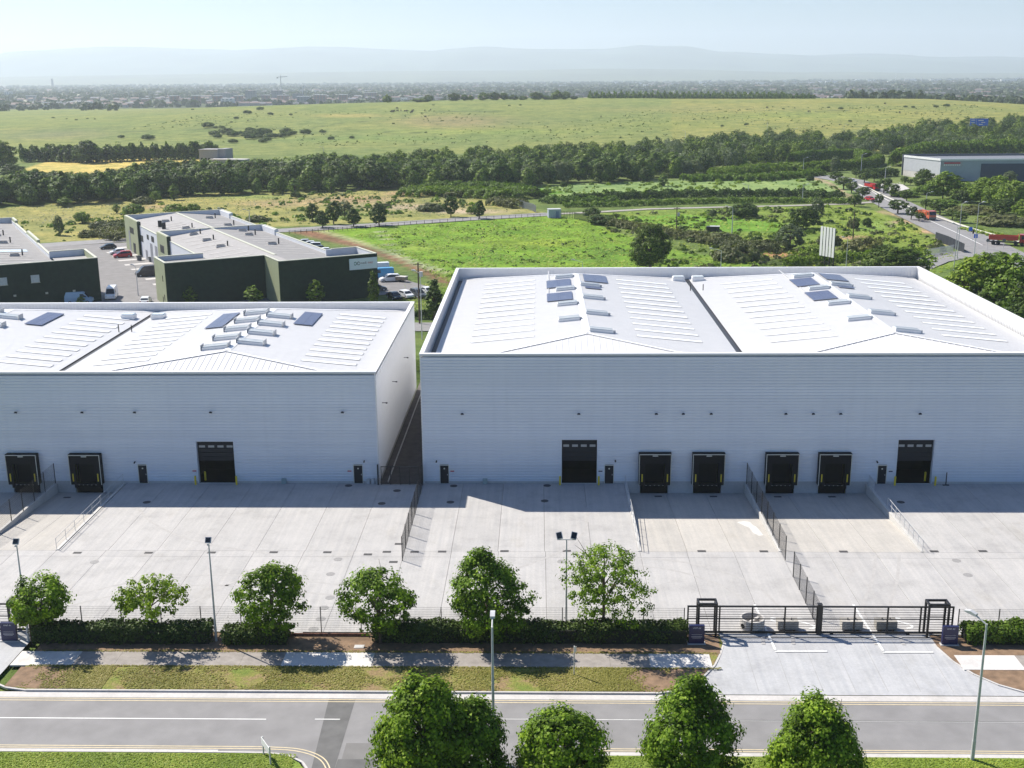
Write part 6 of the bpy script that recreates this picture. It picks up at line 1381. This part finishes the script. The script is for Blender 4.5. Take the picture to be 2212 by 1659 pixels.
rows = [(1805, 395, 369, 28), (1822, 409, 382, 36), (1839, 417, 392, 26), (1863, 430, 403, 30), (1846, 446, 420, 30), (1898, 448, 418, 18), (1939, 462, 431, 40), (1968, 475, 445, 24), (1985, 479, 456, 20), (1999, 453, 429, 22), (2016, 458, 432, 24), (2030, 464, 434, 34), (2057, 474, 452, 28), (2074, 481, 456, 30), (1958, 435, 409, 24), (1953, 400, 380, 16), (1867, 395, 372, 26), (1849, 384, 364, 20), (1909, 417, 384, 34), (1926, 425, 397, 32), (1888, 392, 370, 22), (1803, 372, 339, 24), (1880, 384, 362, 24), (1966, 400, 386, 12)]
names = ['at the start of the barrier', 'beside the upper lane', 'second beside the upper lane', 'above the dark red car', 'at the lane mouth', 'on the traffic island', 'overhanging the carriageway', 'small one below the island', 'smallest one by the orange lorry', 'behind the orange lorry', 'right of the orange lorry', 'broadest right of the orange lorry', 'in the verge bend, left of a pair', 'in the verge bend, right of a pair', 'alone on the bright verge', 'before the shed forecourt', 'behind the far lorry', 'far up by the lamp', 'yellowish, before the shed', 'in the cluster before the shed', 'far up the verge', 'pale and tall by the clipped hedges', 'far up behind the verge', 'tiny, at the shed plinth']
for (px, pb, pt, w), nm in zip(rows, names): plant('pale' if 'pale' in nm else 'street', px, pb, pt, w, 'young road tree '+nm, group=gM, name='road_tree')
gS2 = 'trees and thickets before the grey shed'
for px, pb, pt, w, k, l in ((1994, 408, 362, 46, 'big2', 'dark tree at the corner of the grey shed'), (2036, 430, 372, 66, 'big', 'bright tree before the wide dark door'), (2075, 428, 393, 60, 'bush', 'thicket below the wide dark door'), (2080, 437, 405, 50, 'bush2', 'dark thicket right of the bright tree'), (2118, 440, 385, 60, 'big', 'bright tree right of the door centre'), (2150, 446, 382, 66, 'big', 'large bright tree before the shed'), (2190, 455, 392, 70, 'big', 'large bright tree at the right edge'), (2215, 475, 430, 60, 'big', 'bright tree lower at the right edge'), (2170, 462, 425, 50, 'big2', 'dark tree below the large bright ones'), (2000, 420, 400, 50, 'bush', 'low thicket left below the bright tree'), (2170, 485, 465, 110, 'brown', 'brown bramble bank above the barrier'), (2100, 460, 446, 90, 'brown', 'brown bramble patch above the barrier'), (2040, 445, 430, 60, 'bush', 'green scrub below the dark thicket'), (2060, 392, 378, 30, 'spire', 'young tree against the wide dark door'), (2180, 395, 370, 30, 'pale', 'pale young tree at the door edge'), (1955, 425, 413, 60, 'bush', 'bright low scrub on the bank'), (2010, 378, 366, 22, 'bush2', 'dark bush against the shed front')):
    plant(k, px, pb, pt, w, l, group=gS2)
# hedgerows and scrub banks
def band(pts, w, h, label, mt_=F_bush, dens=9, leaf=.7, wob=.35, seed=0, name='hedgerow', zz=True):
    P = [at(*p) for p in pts]; o = link(bpy.data.objects.new(name, hedge_mesh(name, [tuple(p) for p in P], w, h, mt_, dens, leaf, wob, seed)))
    return tag(o, label, 'hedgerow')
band([(1225, 437), (1330, 431), (1450, 426), (1600, 424), (1720, 424), (1820, 430)], 6, 2.6, 'long dark hedgerow between the two green fields', F_dark, 170, .55, seed=1)
band([(1215, 447), (1330, 446), (1450, 441), (1600, 438), (1720, 438), (1860, 441)], 4, 1.8, 'lower hedgerow just above the pale lane', F_bush, 110, .5, seed=2)
band([(1170, 437), (1250, 440), (1330, 438)], 7, 2.2, 'bright scrub behind the kiosk', F_bush, 150, .55, seed=3)
band([(1280, 478), (1330, 487), (1390, 500), (1440, 510), (1500, 520), (1560, 532)], 5, 2., 'dark bramble hedge crossing the right fields', F_scrub, 130, .5, seed=4)
band([(1560, 532), (1640, 545), (1690, 538)], 7, 2.2, 'bramble bank left of the bare soil', F_scrub, 150, .5, seed=14)
band([(880, 420), (930, 424), (980, 420), (1040, 425), (1090, 428)], 14, 3., 'pale scrub bank behind the dry field', F_bush, 260, .7, seed=5)
band([(890, 408), (940, 410), (1010, 411), (1080, 414), (1120, 422), (1150, 430)], 12, 3.2, 'taller scrub bank under the wood', F_bush, 260, .7, seed=6)
band([(950, 420), (985, 428)], 7, 2, 'dark bramble heap behind the dry field', F_scrub, 200, .6, seed=16)
band([(1060, 440), (1110, 445), (1120, 450)], 8, 2.4, 'scrub mound left of the palisade fence', F_scrub, 200, .6, seed=7)
band([(1480, 392), (1560, 388), (1640, 390), (1720, 383), (1770, 378)], 9, 2.5, 'scrub strip under the right wood', F_bush, 220, .7, seed=8)
band([(1550, 382), (1630, 372), (1720, 368), (1780, 372)], 12, 3.2, 'dense bright scrub below the clipped hedges', F_bush, 260, .7, seed=9)
band([(1710, 357), (1745, 349), (1800, 347), (1850, 346), (1872, 352)], 6, 6., 'tall clipped hedge, back row, with a bright top', F_bush, 480, .6, .08, seed=10)
band([(1745, 372), (1790, 369), (1840, 367), (1885, 361), (1898, 352)], 6, 4.6, 'clipped hedge, front row, curling round at the right', F_bush, 420, .6, .12, seed=11)
band([(235, 505), (250, 512), (278, 520)], 9, 2.2, 'grey bramble bank left of the green unit', F_scrub, 260, .55, seed=12)
band([(225, 490), (270, 500)], 10, 2., 'grey bramble bank farther left of the green unit', F_scrub, 260, .55, seed=13)
band([(1700, 575), (1800, 565), (1900, 560), (2000, 555)], 4, 2, 'low scrub along the palisade fence', F_bush, 110, .5, seed=15)
band([(2085, 495), (2150, 510), (2240, 530)], 4, .8, 'rough grass strip below the barrier', F_grass, 60, .5, seed=17)
band([(1870, 383), (1930, 380)], 8, 3.4, 'dark clipped hedge left of the grey shed', F_dark, 300, .6, .1, seed=18)
band([(1940, 360), (2000, 340), (2120, 334), (2212, 332)], 9, 7., 'bright tree line behind the grey shed', F_bush, 260, .9, .3, seed=19)
# rear street verge between the warehouses
tufts(5000, -30, -8, 96, 130, .3, F_grass, 'rear_grass', 'grass beside the rear street', 0)
band([(892, 688), (935, 688)], 1.2, 1.6, 'dark low hedge along the rear street', F_dark, 400, .3, .1, seed=20)

# ------------------------------------------------------------------ the wood along the motorway
def interp_base(px): return float(np.interp(px, [-150, 0, 200, 400, 700, 860, 1000, 1150, 1300, 1480, 1560, 1650, 1720, 1800, 1900, 2000, 2212, 2350], [452, 447, 440, 424, 415, 411, 408, 404, 396, 384, 374, 362, 352, 345, 342, 338, 333, 330]))
def interp_top(px): return float(np.interp(px, [-150, 0, 60, 150, 260, 330, 420, 520, 620, 700, 800, 900, 1000, 1100, 1200, 1300, 1400, 1500, 1600, 1700, 1800, 1900, 2000, 2100, 2212, 2350], [395, 392, 372, 378, 370, 350, 350, 352, 345, 335, 340, 325, 322, 320, 312, 312, 300, 297, 282, 276, 282, 268, 255, 246, 238, 232]))
WOOD = [proto('wood%d' % i, r, rz, zc, h, m_, n_, 30, 1.2, .62, sh, 0, 60+i) for i, (r, rz, zc, h, m_, n_, sh) in enumerate([(4.3, 4.4, 5.2, 9.6, F_wood, 120, 'egg'), (4.8, 4.1, 4.7, 8.8, F_wood, 130, 'round'), (3.7, 4.8, 5.4, 10.4, F_wood, 110, 'egg'), (4.4, 4.2, 4.9, 9.2, F_pale, 110, 'round'), (4.7, 4.6, 5., 9.6, F_dark, 130, 'round'), (3.1, 3.4, 3.6, 7., F_bush, 80, 'cone')])]
pts = []
tries = 0
while len(pts) < 760 and tries < 60000:
    tries += 1
    px = rnd.uniform(-120, 2340); bb = interp_base(px); tt = interp_top(px)
    # ground rows run from the foot of the wood up to where an average crown would reach the top line
    f = rnd.random(); pb = bb+(tt+34-bb)*f
    if pb < 240: continue
    q = at(px, pb)
    if all((q.x-a[0])**2+(q.y-a[1])**2 > 26 for a in pts): pts.append((q.x, q.y, q.z, px, pb, f))
pts.sort(key=lambda a: hypot(a[0], a[1]+CD))
GW = 'trees of the wood along the motorway'
kinds = {0: 'broad mid green wood tree', 1: 'round mid green wood tree', 2: 'tall narrow wood tree', 3: 'pale willow in the wood', 4: 'dark green wood tree', 5: 'small light green wood tree'}
rest = []
for i, (x, y, z, px, pb, f) in enumerate(pts):
    k = 3 if (rnd.random() < (.32 if px > 1350 else .07)) else rnd.choice([0, 1, 2, 4, 0, 2, 4])
    if f < .04 and rnd.random() < .6: k = 5
    tgt = 1.0; top_lim = onY(px, interp_top(px)-6, y).z-z
    s = rnd.uniform(.78, 1.2); s = min(s, max(.55, top_lim/WOOD[k][2]))
    if i < 290:
        me, tme, h, rx = WOOD[k]; o = bpy.data.objects.new('woodland_tree', me); o.location = (x, y, z-.1); o.scale = (s*rnd.uniform(.9, 1.2), s*rnd.uniform(.9, 1.2), s); o.rotation_euler = (0, 0, rnd.uniform(0, 6.28)); COL.objects.link(o)
        zi = sum(px > b_ for b_ in (60, 200, 330, 460, 600, 700, 800, 900, 1020, 1150, 1280, 1400, 1540, 1680, 1820, 1950, 2080)); where = ['cut by the left edge', 'below the left end of the yellow field', 'below the middle of the yellow field', 'below the right end of the yellow field', 'below the grey farmhouse', 'above the flat green roofs', 'above the brown bramble mound', 'above the lone road tree', 'above the dry field', 'above the scrub bank', 'above the palisade fence', 'above the small kiosk', 'above the left of the pale reeds', 'above the middle of the pale reeds', 'above the right of the pale reeds', 'behind the clipped hedges', 'left behind the grey shed', 'behind the roof of the grey shed'][zi]
        tag(o, kinds[k]+', '+('front row, ' if f < .3 else 'middle rows, ' if f < .6 else 'rear rows, ')+where, 'tree', GW)
    else: rest.append((x, y, z, k, s))
def merged(name, label, items, protos, cat='wood', mats_=None, sub=1.):
    """many copies written into one mesh per material"""
    for m_ in set(protos[k][0].materials[0].name for *_, k, s in [(a[3], a[4]) for a in items] if True) if False else []: pass
    bym = {}
    for x, y, z, k, s in items:
        me = protos[k][0]; key = me.materials[0].name
        co = CACHE.get(me.name)
        if co is None:
            a = np.empty(len(me.vertices)*3, np.float32); me.vertices.foreach_get('co', a); tn = np.empty(len(me.vertices), np.float32); me.attributes['tint'].data.foreach_get('value', tn); co = CACHE[me.name] = (a.reshape(-1, 4, 3), tn.reshape(-1, 4)[:, 0])
        V, T = co; sel = nr.random(len(V)) < sub; V = V[sel]*s; T = T[sel]; a_ = nr.random()*6.28; c_, s_ = cos(a_), sin(a_)
        V = np.stack([V[..., 0]*c_-V[..., 1]*s_+x, V[..., 0]*s_+V[..., 1]*c_+y, V[..., 2]+z], -1); bym.setdefault(key, []).append((V, T*rnd.uniform(.6, 1.15)))
    for key, L in bym.items():
        tag(link(bpy.data.objects.new(name, quads_mesh(name, np.concatenate([l[0] for l in L]), bpy.data.materials[key], np.clip(np.concatenate([l[1] for l in L]), 0, 1)))), label, cat, kind='stuff')
CACHE = {}
merged('woodland', 'rear part of the wood along the motorway', rest, WOOD, sub=.4)
# big trees at the far left, the hedge below the mound, and single bushes on it
plant('big2', 5, 372, 298, 64, 'large dark tree cut by the left edge'); plant('big2', 192, 352, 299, 62, 'large dark tree rising from the far hedge'); plant('big2', 30, 385, 352, 50, 'dark tree below the large one at the left edge')
band([(45, 350), (110, 348), (165, 350), (230, 350), (300, 346), (380, 344), (420, 342), (470, 340)], 10, 7.5, 'dark hedge with trees at the foot of the mound', F_dark, 200, 1.2, .35, seed=21)
t = empty('farm_building', at(470, 352), R_(-12), 'grey farmhouse with outbuildings at the foot of the mound', 'building'); gh = mat('rendered_grey', (.25, .26, .28), .8)
MB().box(-8, 3, -5, 5, 0, 7).build('main_block', gh, t); MB().box(3.003, 7, -4, 5, 0, 7.8).build('tower_block', gh, t); MB().box(-8.3, 3, -5.3, 5.3, 7.003, 7.5).build('roof', M_groof, t); MB().box(2, 22, -12, -6, 0, 2.6).build('outbuilding', gh, t); MB().box(1.7, 22.3, -12.3, -5.7, 2.603, 2.9).build('outbuilding_roof', M_kerb, t)
for i in range(5): MB().box(-7+i*2.1, -5.8+i*2.1, -5.06, -5.003, 1.5, 3.).build('window', M_dark, t)
mb = [(262, 298, 11), (320, 302, 20), (389, 317, 11), (439, 316, 9), (450, 276, 22), (466, 277, 8), (479, 277, 10), (463, 293, 20), (487, 289, 24), (470, 298, 16), (503, 309, 16), (535, 246, 14), (562, 238, 13), (584, 248, 10), (628, 249, 7), (660, 289, 18), (697, 287, 11), (715, 301, 12), (669, 230, 9), (649, 231, 6), (165, 260, 5), (189, 257, 4), (144, 258, 4), (205, 258, 4), (115, 256, 6), (416, 238, 5), (510, 257, 9), (760, 299, 10), (310, 232, 5), (500, 265, 5), (1816, 236, 8), (2022, 232, 8), (1972, 233, 7), (1956, 232, 7), (1692, 236, 5), (1340, 273, 5), (1560, 273, 6), (1612, 270, 8), (1836, 263, 7), (1100, 229, 5), (936, 229, 5), (1124, 228, 5), (2045, 230, 10), (1900, 239, 5), (1790, 233, 5), (850, 268, 5), (920, 287, 5)]
rnd.seed(3)
for i in range(26): mb.append((rnd.gauss(557, 34), rnd.gauss(293, 4.5), rnd.uniform(10, 22)))
for i, (px, py, w) in enumerate(mb):
    q = at(px, py); s = (w/2)*((Vector(cC)-q).length/FPX)/3.
    big_ = i >= len(mb)-26
    o = bpy.data.objects.new('gorse_bush', PR['bush2'][0]); o.location = q; o.scale = (s, s*1.3, min(s, 1.6)*.75); o.rotation_euler = (0, 0, rnd.uniform(0, 6)); COL.objects.link(o)
    side = 'left' if px < 740 else ('middle' if px < 1470 else 'right'); tag(o, ('dark gorse bush in the dense thicket on the left of the mound' if big_ else ('large' if w > 15 else 'small')+' dark bush dotted on the '+side+' of the mound'), 'bush', 'bushes on the grassy mound')
# grazing animals
cow = MB(); cow.box(-1.0, .8, -.32, .32, .75, 1.45); cow.box(.82, 1.4, -.18, .18, .95, 1.5)
for x in (-.9, .6):
    for s in (-.3, .14): cow.box(x, x+.16, s, s+.16, 0, .748)
cow.box(1.05, 1.6, -.14, .14, .5, .948)
cd = cow.build('grazing_cow', mat('cow_hide', (.05, .035, .028), .9, .4, 2, objvar=.5)); first = True
for i in range(22):
    px, py = [(870+rnd.gauss(0, 28), 242+rnd.gauss(0, 1.5)), (1030+rnd.uniform(-200, 300), rnd.uniform(226, 300)), (1700+rnd.uniform(-200, 300), rnd.uniform(225, 250))][i % 3 if i > 10 else 0]
    o = cd if first else cd.copy(); first or COL.objects.link(o); first = False
    o.location = at(px, py); o.rotation_euler = (0, 0, rnd.uniform(0, 6)); tag(o, 'dark grazing cow, '+('one of a loose herd left of the brown patch' if i <= 10 or i % 3 == 0 else 'alone on the mound slope'), 'cow', 'cattle grazing on the mound')
# trees on the crest of the mound
cr_ = [(836, 216, 204, 20), (925, 216, 204, 22), (980, 216, 200, 28), (1003, 216, 203, 18), (1016, 216, 205, 14), (1045, 216, 199, 26), (1068, 216, 198, 24), (1088, 216, 199, 20), (1108, 216, 204, 24), (1130, 216, 206, 20), (1158, 216, 198, 30), (1178, 216, 205, 18), (1204, 216, 195, 26), (1222, 216, 197, 22), (1240, 216, 206, 16), (905, 217, 211, 40), (1190, 217, 208, 30)]
for i, (px, pb, pt, w) in enumerate(cr_):
    d_ = ray(px, pb); 
    Y_ = 1190.; t_ = (Y_-cC[1])/d_[1]; x_ = cC[0]+t_*d_[0]; z_ = float(H(x_, Y_)); top = onY(px, pt, Y_).z; me, tme, h, rx = WOOD[(0, 1, 4, 2)[i % 4]]
    o = bpy.data.objects.new('crest_tree', me); sz = max(.35, (top-z_)/h); o.location = (x_, Y_, z_-.4); o.scale = ((w/2)*1313/FPX/rx,)*2+(sz,); COL.objects.link(o)
    tag(o, ('spreading dark' if w > 24 else 'small dark')+' tree on the crest of the mound, '+('left' if px < 1000 else 'centre' if px < 1130 else 'right')+' part of the row', 'tree', 'trees on the crest of the mound')
def crestband(p0, p1, h, label, seed, Y_=1230.):
    P = []
    for px in np.linspace(p0, p1, 8):
        d_ = ray(px, 216); t_ = (Y_-cC[1])/d_[1]; x_ = cC[0]+t_*d_[0]; P.append((x_, Y_, float(H(x_, Y_))-.5))
    tag(link(bpy.data.objects.new('hedgerow', hedge_mesh('hedgerow', P, 12, h, F_wood, 60, 1.6, .75, seed))), label, 'hedgerow')
crestband(1270, 1700, 5.5, 'hedgerow running right along the crest of the mound', 31); crestband(1420, 1760, 4, 'second hedgerow on the crest, to the right', 32, 1215.)
plant('oval', 2140, 290, 262, 26, 'dark pine in the wood at the far right', loc=None)

# ------------------------------------------------------------------ the city on the plain
nr = np.random.default_rng(77)
def dome_quads(P, r, hgt, k=7):
    """leafy clumps far away: a few faces each"""
    n_ = len(P); d_ = nr.normal(size=(n_, k, 3)); d_[..., 2] = np.abs(d_[..., 2]); d_ /= np.linalg.norm(d_, axis=2, keepdims=True)
    c_ = P[:, None, :]+d_*np.stack([r, r, hgt], -1)[:, None, :]
    s_ = np.repeat(r*1.0, k); return leaf_quads(c_.reshape(-1, 3), 1, d_.reshape(-1, 3), .8)*1., s_, c_.reshape(-1, 3)
def far_wood(name, label, n_, y0, y1, seed, test, mt_, rr=(5, 9), hh=(6, 11), k=7, qs=.75):
    global nr
    nr = np.random.default_rng(seed)
    y = y0*(y1/y0)**nr.random(n_); x = nr.uniform(-.58, .58, n_)*(y+300); keep_ = test(x, y); x, y = x[keep_], y[keep_]; n2 = len(x)
    P = np.stack([x, y, H(x, y)], 1); r = nr.uniform(*rr, n2)*(y/2500)**.35; h_ = nr.uniform(*hh, n2)
    d_ = nr.normal(size=(n2, k, 3)); d_[..., 2] = np.abs(d_[..., 2]); d_ /= np.linalg.norm(d_, axis=2, keepdims=True)
    C_ = (P[:, None, :]+d_*np.stack([r, r, h_], -1)[:, None, :]).reshape(-1, 3); D_ = d_.reshape(-1, 3)
    a = nr.normal(size=D_.shape)*.45+D_; a /= np.linalg.norm(a, axis=1, keepdims=True); t_ = np.cross(a, nr.normal(size=a.shape)); t_ /= np.linalg.norm(t_, axis=1, keepdims=True); b_ = np.cross(a, t_)
    s_ = np.repeat(r*qs, k)[:, None]; V = np.stack([C_-t_*s_-b_*s_, C_+t_*s_-b_*s_, C_+t_*s_+b_*s_, C_-t_*s_+b_*s_], 1)
    tn = np.clip(np.repeat(nr.random(n2), k)*.8+nr.random(len(V))*.2, 0, 1); tag(link(bpy.data.objects.new(name, quads_mesh(name, V, mt_, tn))), label, 'trees', kind='stuff')
F_far = foliage('leaf_far', (.035, .055, .03), (.07, .10, .05), (.10, .13, .06), .15, 0)
band_ = lambda x, y: ((y > 3000) | (nr.random(len(x)) < .25)) & ((np.sin(y*.0045+np.sin(x*.0011)*2)+np.sin(x*.0037+1)*.5+nr.random(len(x))*1.3) > .15)
far_wood('far_woods', 'belts of trees across the suburbs', 16000, 2050, 9500, 5, band_, F_far)
far_wood('far_woods', 'dense trees beyond the right end of the mound', 3800, 1350, 3600, 6, lambda x, y: (x > .26*y+30) | ((y > 1900) & (nr.random(len(x)) < .12)), F_far, k=22, qs=.4)
far_wood('far_woods', 'trees beyond the left end of the mound', 700, 1450, 2600, 7, lambda x, y: x < -.38*y, F_far, k=26, qs=.36)
# small far houses too many to tell apart
def far_houses(name, label, n_, y0, y1, mt_, rt_, seed):
    rr = random.Random(seed); b = MB(); c_ = MB()
    for i in range(n_):
        y = y0*(y1/y0)**rr.random(); x = rr.uniform(-.56, .56)*(y+200)
        if -.2*y < x and x < .24*y and y < 2300: continue
        z = float(H(x, y)); w = rr.uniform(8, 26); d_ = rr.uniform(7, 10); h = rr.uniform(5, 7.5); b.box(x-w/2, x+w/2, y-d_/2, y+d_/2, z, z+h)
        c_.add([(x-w/2-.3, y-d_/2-.3, z+h), (x+w/2+.3, y-d_/2-.3, z+h), (x+w/2+.3, y+d_/2+.3, z+h), (x-w/2-.3, y+d_/2+.3, z+h), (x-w/2, y, z+h+2.6), (x+w/2, y, z+h+2.6)], [(0, 1, 5, 4), (2, 3, 4, 5), (0, 4, 3), (1, 2, 5)])
    tag(b.build(name, mt_), label, 'houses', kind='stuff'); tag(c_.build(name+'_roofs', rt_), 'roofs of the '+label, 'roofs', kind='stuff')
far_houses('far_houses', 'small pale houses across the plain', 1000, 2100, 8500, mat('far_render', (.42, .38, .36), .8, .3, .01), mat('far_tile', (.20, .13, .12), .8, .3, .01), 9)
far_houses('far_houses', 'small brick houses among the suburbs', 800, 2100, 7000, mat('far_brick', (.26, .17, .15), .8, .3, .01), mat('far_slate', (.16, .16, .18), .8, .3, .01), 19)
# single buildings that can be picked out
def block(px, pt, wpx, Y_, label, hm=None, m_=None, rm=None, depth=14, win=True, name='distant_building', cat='building', floors=None):
    a = onY(px-wpx/2, pt, Y_); c_ = onY(px+wpx/2, pt, Y_); z0 = float(H(a.x, Y_)); h = max(4, a.z-z0) if hm is None else hm; w = c_.x-a.x
    t = empty(name, ((a.x+c_.x)/2, Y_, z0), 0, label, cat, 'buildings of the far city')
    if name == 'distant_building' and hm is not None: t.location.z = a.z-hm
    MB().box(-w/2, w/2, 0, depth, -12, h).build('walls', m_ or mat('far_wall_pale', (.48, .44, .43), .8, .05, .01), t); MB().box(-w/2-.4, w/2+.4, -.4, depth+.4, h+.01, h+1.).build('roof', rm or mat('far_roof_white', (.78, .78, .77), .6), t)
    if win:
        k = floors or max(1, int(h/3.4)); b = MB()
        for f in range(k):
            z = h-2.6-f*3.4; n_ = max(2, int(w/6))
            if z < -4: break
            for i in range(n_): b.box(-w/2+w*(i+.25)/n_, -w/2+w*(i+.75)/n_, -.08, -.01, z, z+1.6)
        r = b.build('windows', M_glass if False else mat('far_window', (.14, .16, .19), .4), t); r['kind'] = 'stuff'
    return t
red = mat('far_wall_red', (.36, .22, .19), .8, .05, .01); gr = mat('far_wall_grey', (.27, .28, .30), .8, .05, .01); wh = mat('far_wall_white', (.74, .73, .71), .7, .04, .01); dk = mat('far_roof_dark', (.16, .16, .18), .8)
k_ = 0
for px, pt, w, Y_, m_, rm, l in [(374, 207.5, 17, 2300, red, None, 'three storey block with a white roof, left of four alike'), (421, 207.5, 17, 2300, red, None, 'three storey block with a white roof, second of four'), (468, 207.5, 17, 2320, red, None, 'three storey block with a white roof, third of four'), (513, 207.5, 17, 2340, red, None, 'three storey block with a white roof, fourth of four'),
    (312, 214, 15, 2250, red, None, 'low pale roofed block beyond the left shoulder of the mound'), (490, 213.5, 26, 2150, wh, None, 'low white block in front of the four alike'), (572, 206, 16, 2400, red, None, 'pale roofed block right of the four'), (610, 206.5, 22, 2450, red, None, 'pale roofed pair of blocks near the mound crest'), (690, 205.5, 26, 2450, red, None, 'long white roofed block behind the crest, left'), (740, 205, 18, 2450, red, None, 'white roofed block behind the crest, right'), (655, 209, 28, 2300, gr, None, 'low grey block between the white roofs'),
    (475, 201.5, 24, 2900, gr, wh, 'pale six storey block left of the towers'), (498, 202.5, 22, 2850, gr, dk, 'grey block with a dark top beside the pale one'), (540, 197, 22, 2700, gr, dk, 'grey tower block with a dark cap, first of three'), (597, 197, 22, 2700, gr, dk, 'grey tower block with a dark cap, by the crane'), (642, 203, 22, 2600, gr, dk, 'lower grey tower block, third of three'), (120, 222, 60, 2300, red, None, 'long terrace with white roofs at the left'), (170, 220.5, 50, 2350, wh, None, 'long white roofed terrace at the left'), (105, 226, 28, 2250, gr, None, 'low pale terrace before the long one at the left'), (16, 198.5, 14, 3300, wh, None, 'small white block near the left edge'), (65, 207, 20, 3100, gr, None, 'grey block near the left edge'),
    (800, 200.5, 26, 2900, red, None, 'pink stone building with a white top near the crest trees'), (872, 213, 12, 2300, wh, None, 'small white roofed shed right of the crest trees start'), (915, 204.5, 36, 3000, red, mat('far_roof_tan', (.6, .5, .42), .7), 'long tan roofed shed behind the crest, left'), (955, 205, 26, 2950, red, mat('far_roof_tan', (.6, .5, .42)), 'long tan roofed shed behind the crest, right'), (955, 187.5, 40, 5200, gr, None, 'long white warehouse far out on the plain'), (1090, 186.5, 60, 5200, gr, None, 'very long white roofed warehouse in the middle distance'), (1540, 186.5, 32, 5000, gr, None, 'white roofed warehouse right of the middle'), (1745, 177.8, 70, 6400, gr, None, 'longest white roofed warehouse at the right'), (1795, 175.5, 22, 6300, wh, None, 'white box building beside the longest warehouse'), (1660, 209, 180, 2500, gr, mat('far_roof_grey', (.45, .44, .46), .7), 'wide low grey school building behind the crest'), (1803, 210, 24, 2420, wh, None, 'bright white hall behind the crest'), (1850, 211, 60, 2450, red, mat('far_roof_grey', (.45, .44, .46)), 'long building with many windows behind the crest'), (1635, 201.5, 40, 3000, red, mat('far_roof_tan', (.6, .5, .42)), 'tan roofed shed above the school'), (2100, 176.5, 60, 6600, gr, mat('far_roof_pink', (.7, .55, .5), .7), 'long pink roofed building near the right edge'), (2180, 171.5, 34, 6800, wh, None, 'white warehouse at the right edge'),
    (1220, 179.5, 7, 6500, wh, None, 'small white tower on the plain')]:
    block(px, pt, w, Y_, l, m_=m_, rm=rm)
rr = random.Random(4); wr_ = ''
for i in range(64):
    px = rr.choice([rr.uniform(0, 2212), rr.uniform(1250, 2212)]); Y_ = rr.uniform(5200, 8800); pt = 164.5+(44.3+10)*2500/(Y_+123)-.0085*(px-1106)-rr.uniform(1., 3.)
    w_ = rr.uniform(5, 26)
    block(px, pt, w_, Y_, ('narrow ' if w_ < 11 else 'very wide ' if w_ > 20 else '')+('white' if i % 2 else 'grey')+' roofed '+('near ' if Y_ < 6400 else 'very distant ')+'building on the plain, '+('left edge' if px < 370 else 'left of centre' if px < 900 else 'centre' if px < 1300 else 'right of centre' if px < 1600 else 'right' if px < 1900 else 'right edge'), m_=rr.choice([wh, gr, wh, wh]), rm=None if i % 2 else wh, win=False, depth=20)
# cranes, chimneys and masts
def spike(px, pt, Y_, w, label, m_, name='chimney', cat='chimney'):
    q = onY(px, pt, Y_); z0 = float(H(q.x, Y_)); t = empty(name, (q.x, Y_, z0), 0, label, cat); MB().tube((0, 0, -5), (0, 0, q.z-z0), w, w*.75, 10).build('shaft', m_, t); return t, q.z-z0
cm = mat('crane_steel', (.55, .56, .55), .6)
for px, pt, Y_, l, a in ((606, 165, 2750, 'tower crane with its jib level, left of two', 18), (653, 187, 2700, 'shorter tower crane seen end on, right of two', 7)):
    t, h = spike(px, pt+1.5, Y_, 1.1, l, cm, 'tower_crane', 'crane'); MB().bar((-a*.45, 0, h), (a*.9, 0, h+1), 1.2, 1.4).build('jib', cm, t); MB().box(-a*.45-1.5, -a*.45+1.5, -1, 1, h-3, h-.8).build('counterweight', dk, t); MB().bar((0, 0, h), (0, 0, h+6), .8).build('apex', cm, t)
spike(112, 170, 6500, 7, 'dark tall chimney at the left of the plain', gr); spike(2089, 172, 6200, 5, 'dark church tower at the right', gr, 'church_tower', 'tower'); spike(1936, 158, 7500, 1.6, 'thin white mast, right', wh, 'mast', 'mast'); spike(1991, 160, 7500, 2.2, 'thin pale mast, far right', wh, 'mast', 'mast'); spike(1448, 176, 6500, 4, 'dark obelisk in the parkland', dk, 'obelisk', 'obelisk'); spike(740, 180, 5000, 1.4, 'thin lattice mast left of the crest trees', gr, 'mast', 'mast'); spike(1394, 183, 5600, 1.5, 'thin mast right of the crest trees', gr, 'mast', 'mast')

# ------------------------------------------------------------------ air
hz = MB().box(-13800, 13800, -270, 19800, -25, 700).build('haze', [])
hm = bpy.data.materials.new('haze_air'); hm.use_nodes = True; n = hm.node_tree; n.nodes.remove(n.nodes['Principled BSDF'])
pv = n.nodes.new('ShaderNodeVolumePrincipled'); pv.inputs['Color'].default_value = (.80, .895, 1., 1); pv.inputs['Density'].default_value = 9.5e-5; pv.inputs['Anisotropy'].default_value = .3
n.links.new(pv.outputs[0], n.nodes['Material Output'].inputs['Volume']); hz.data.materials.append(hm); tag(hz, kind='stuff')
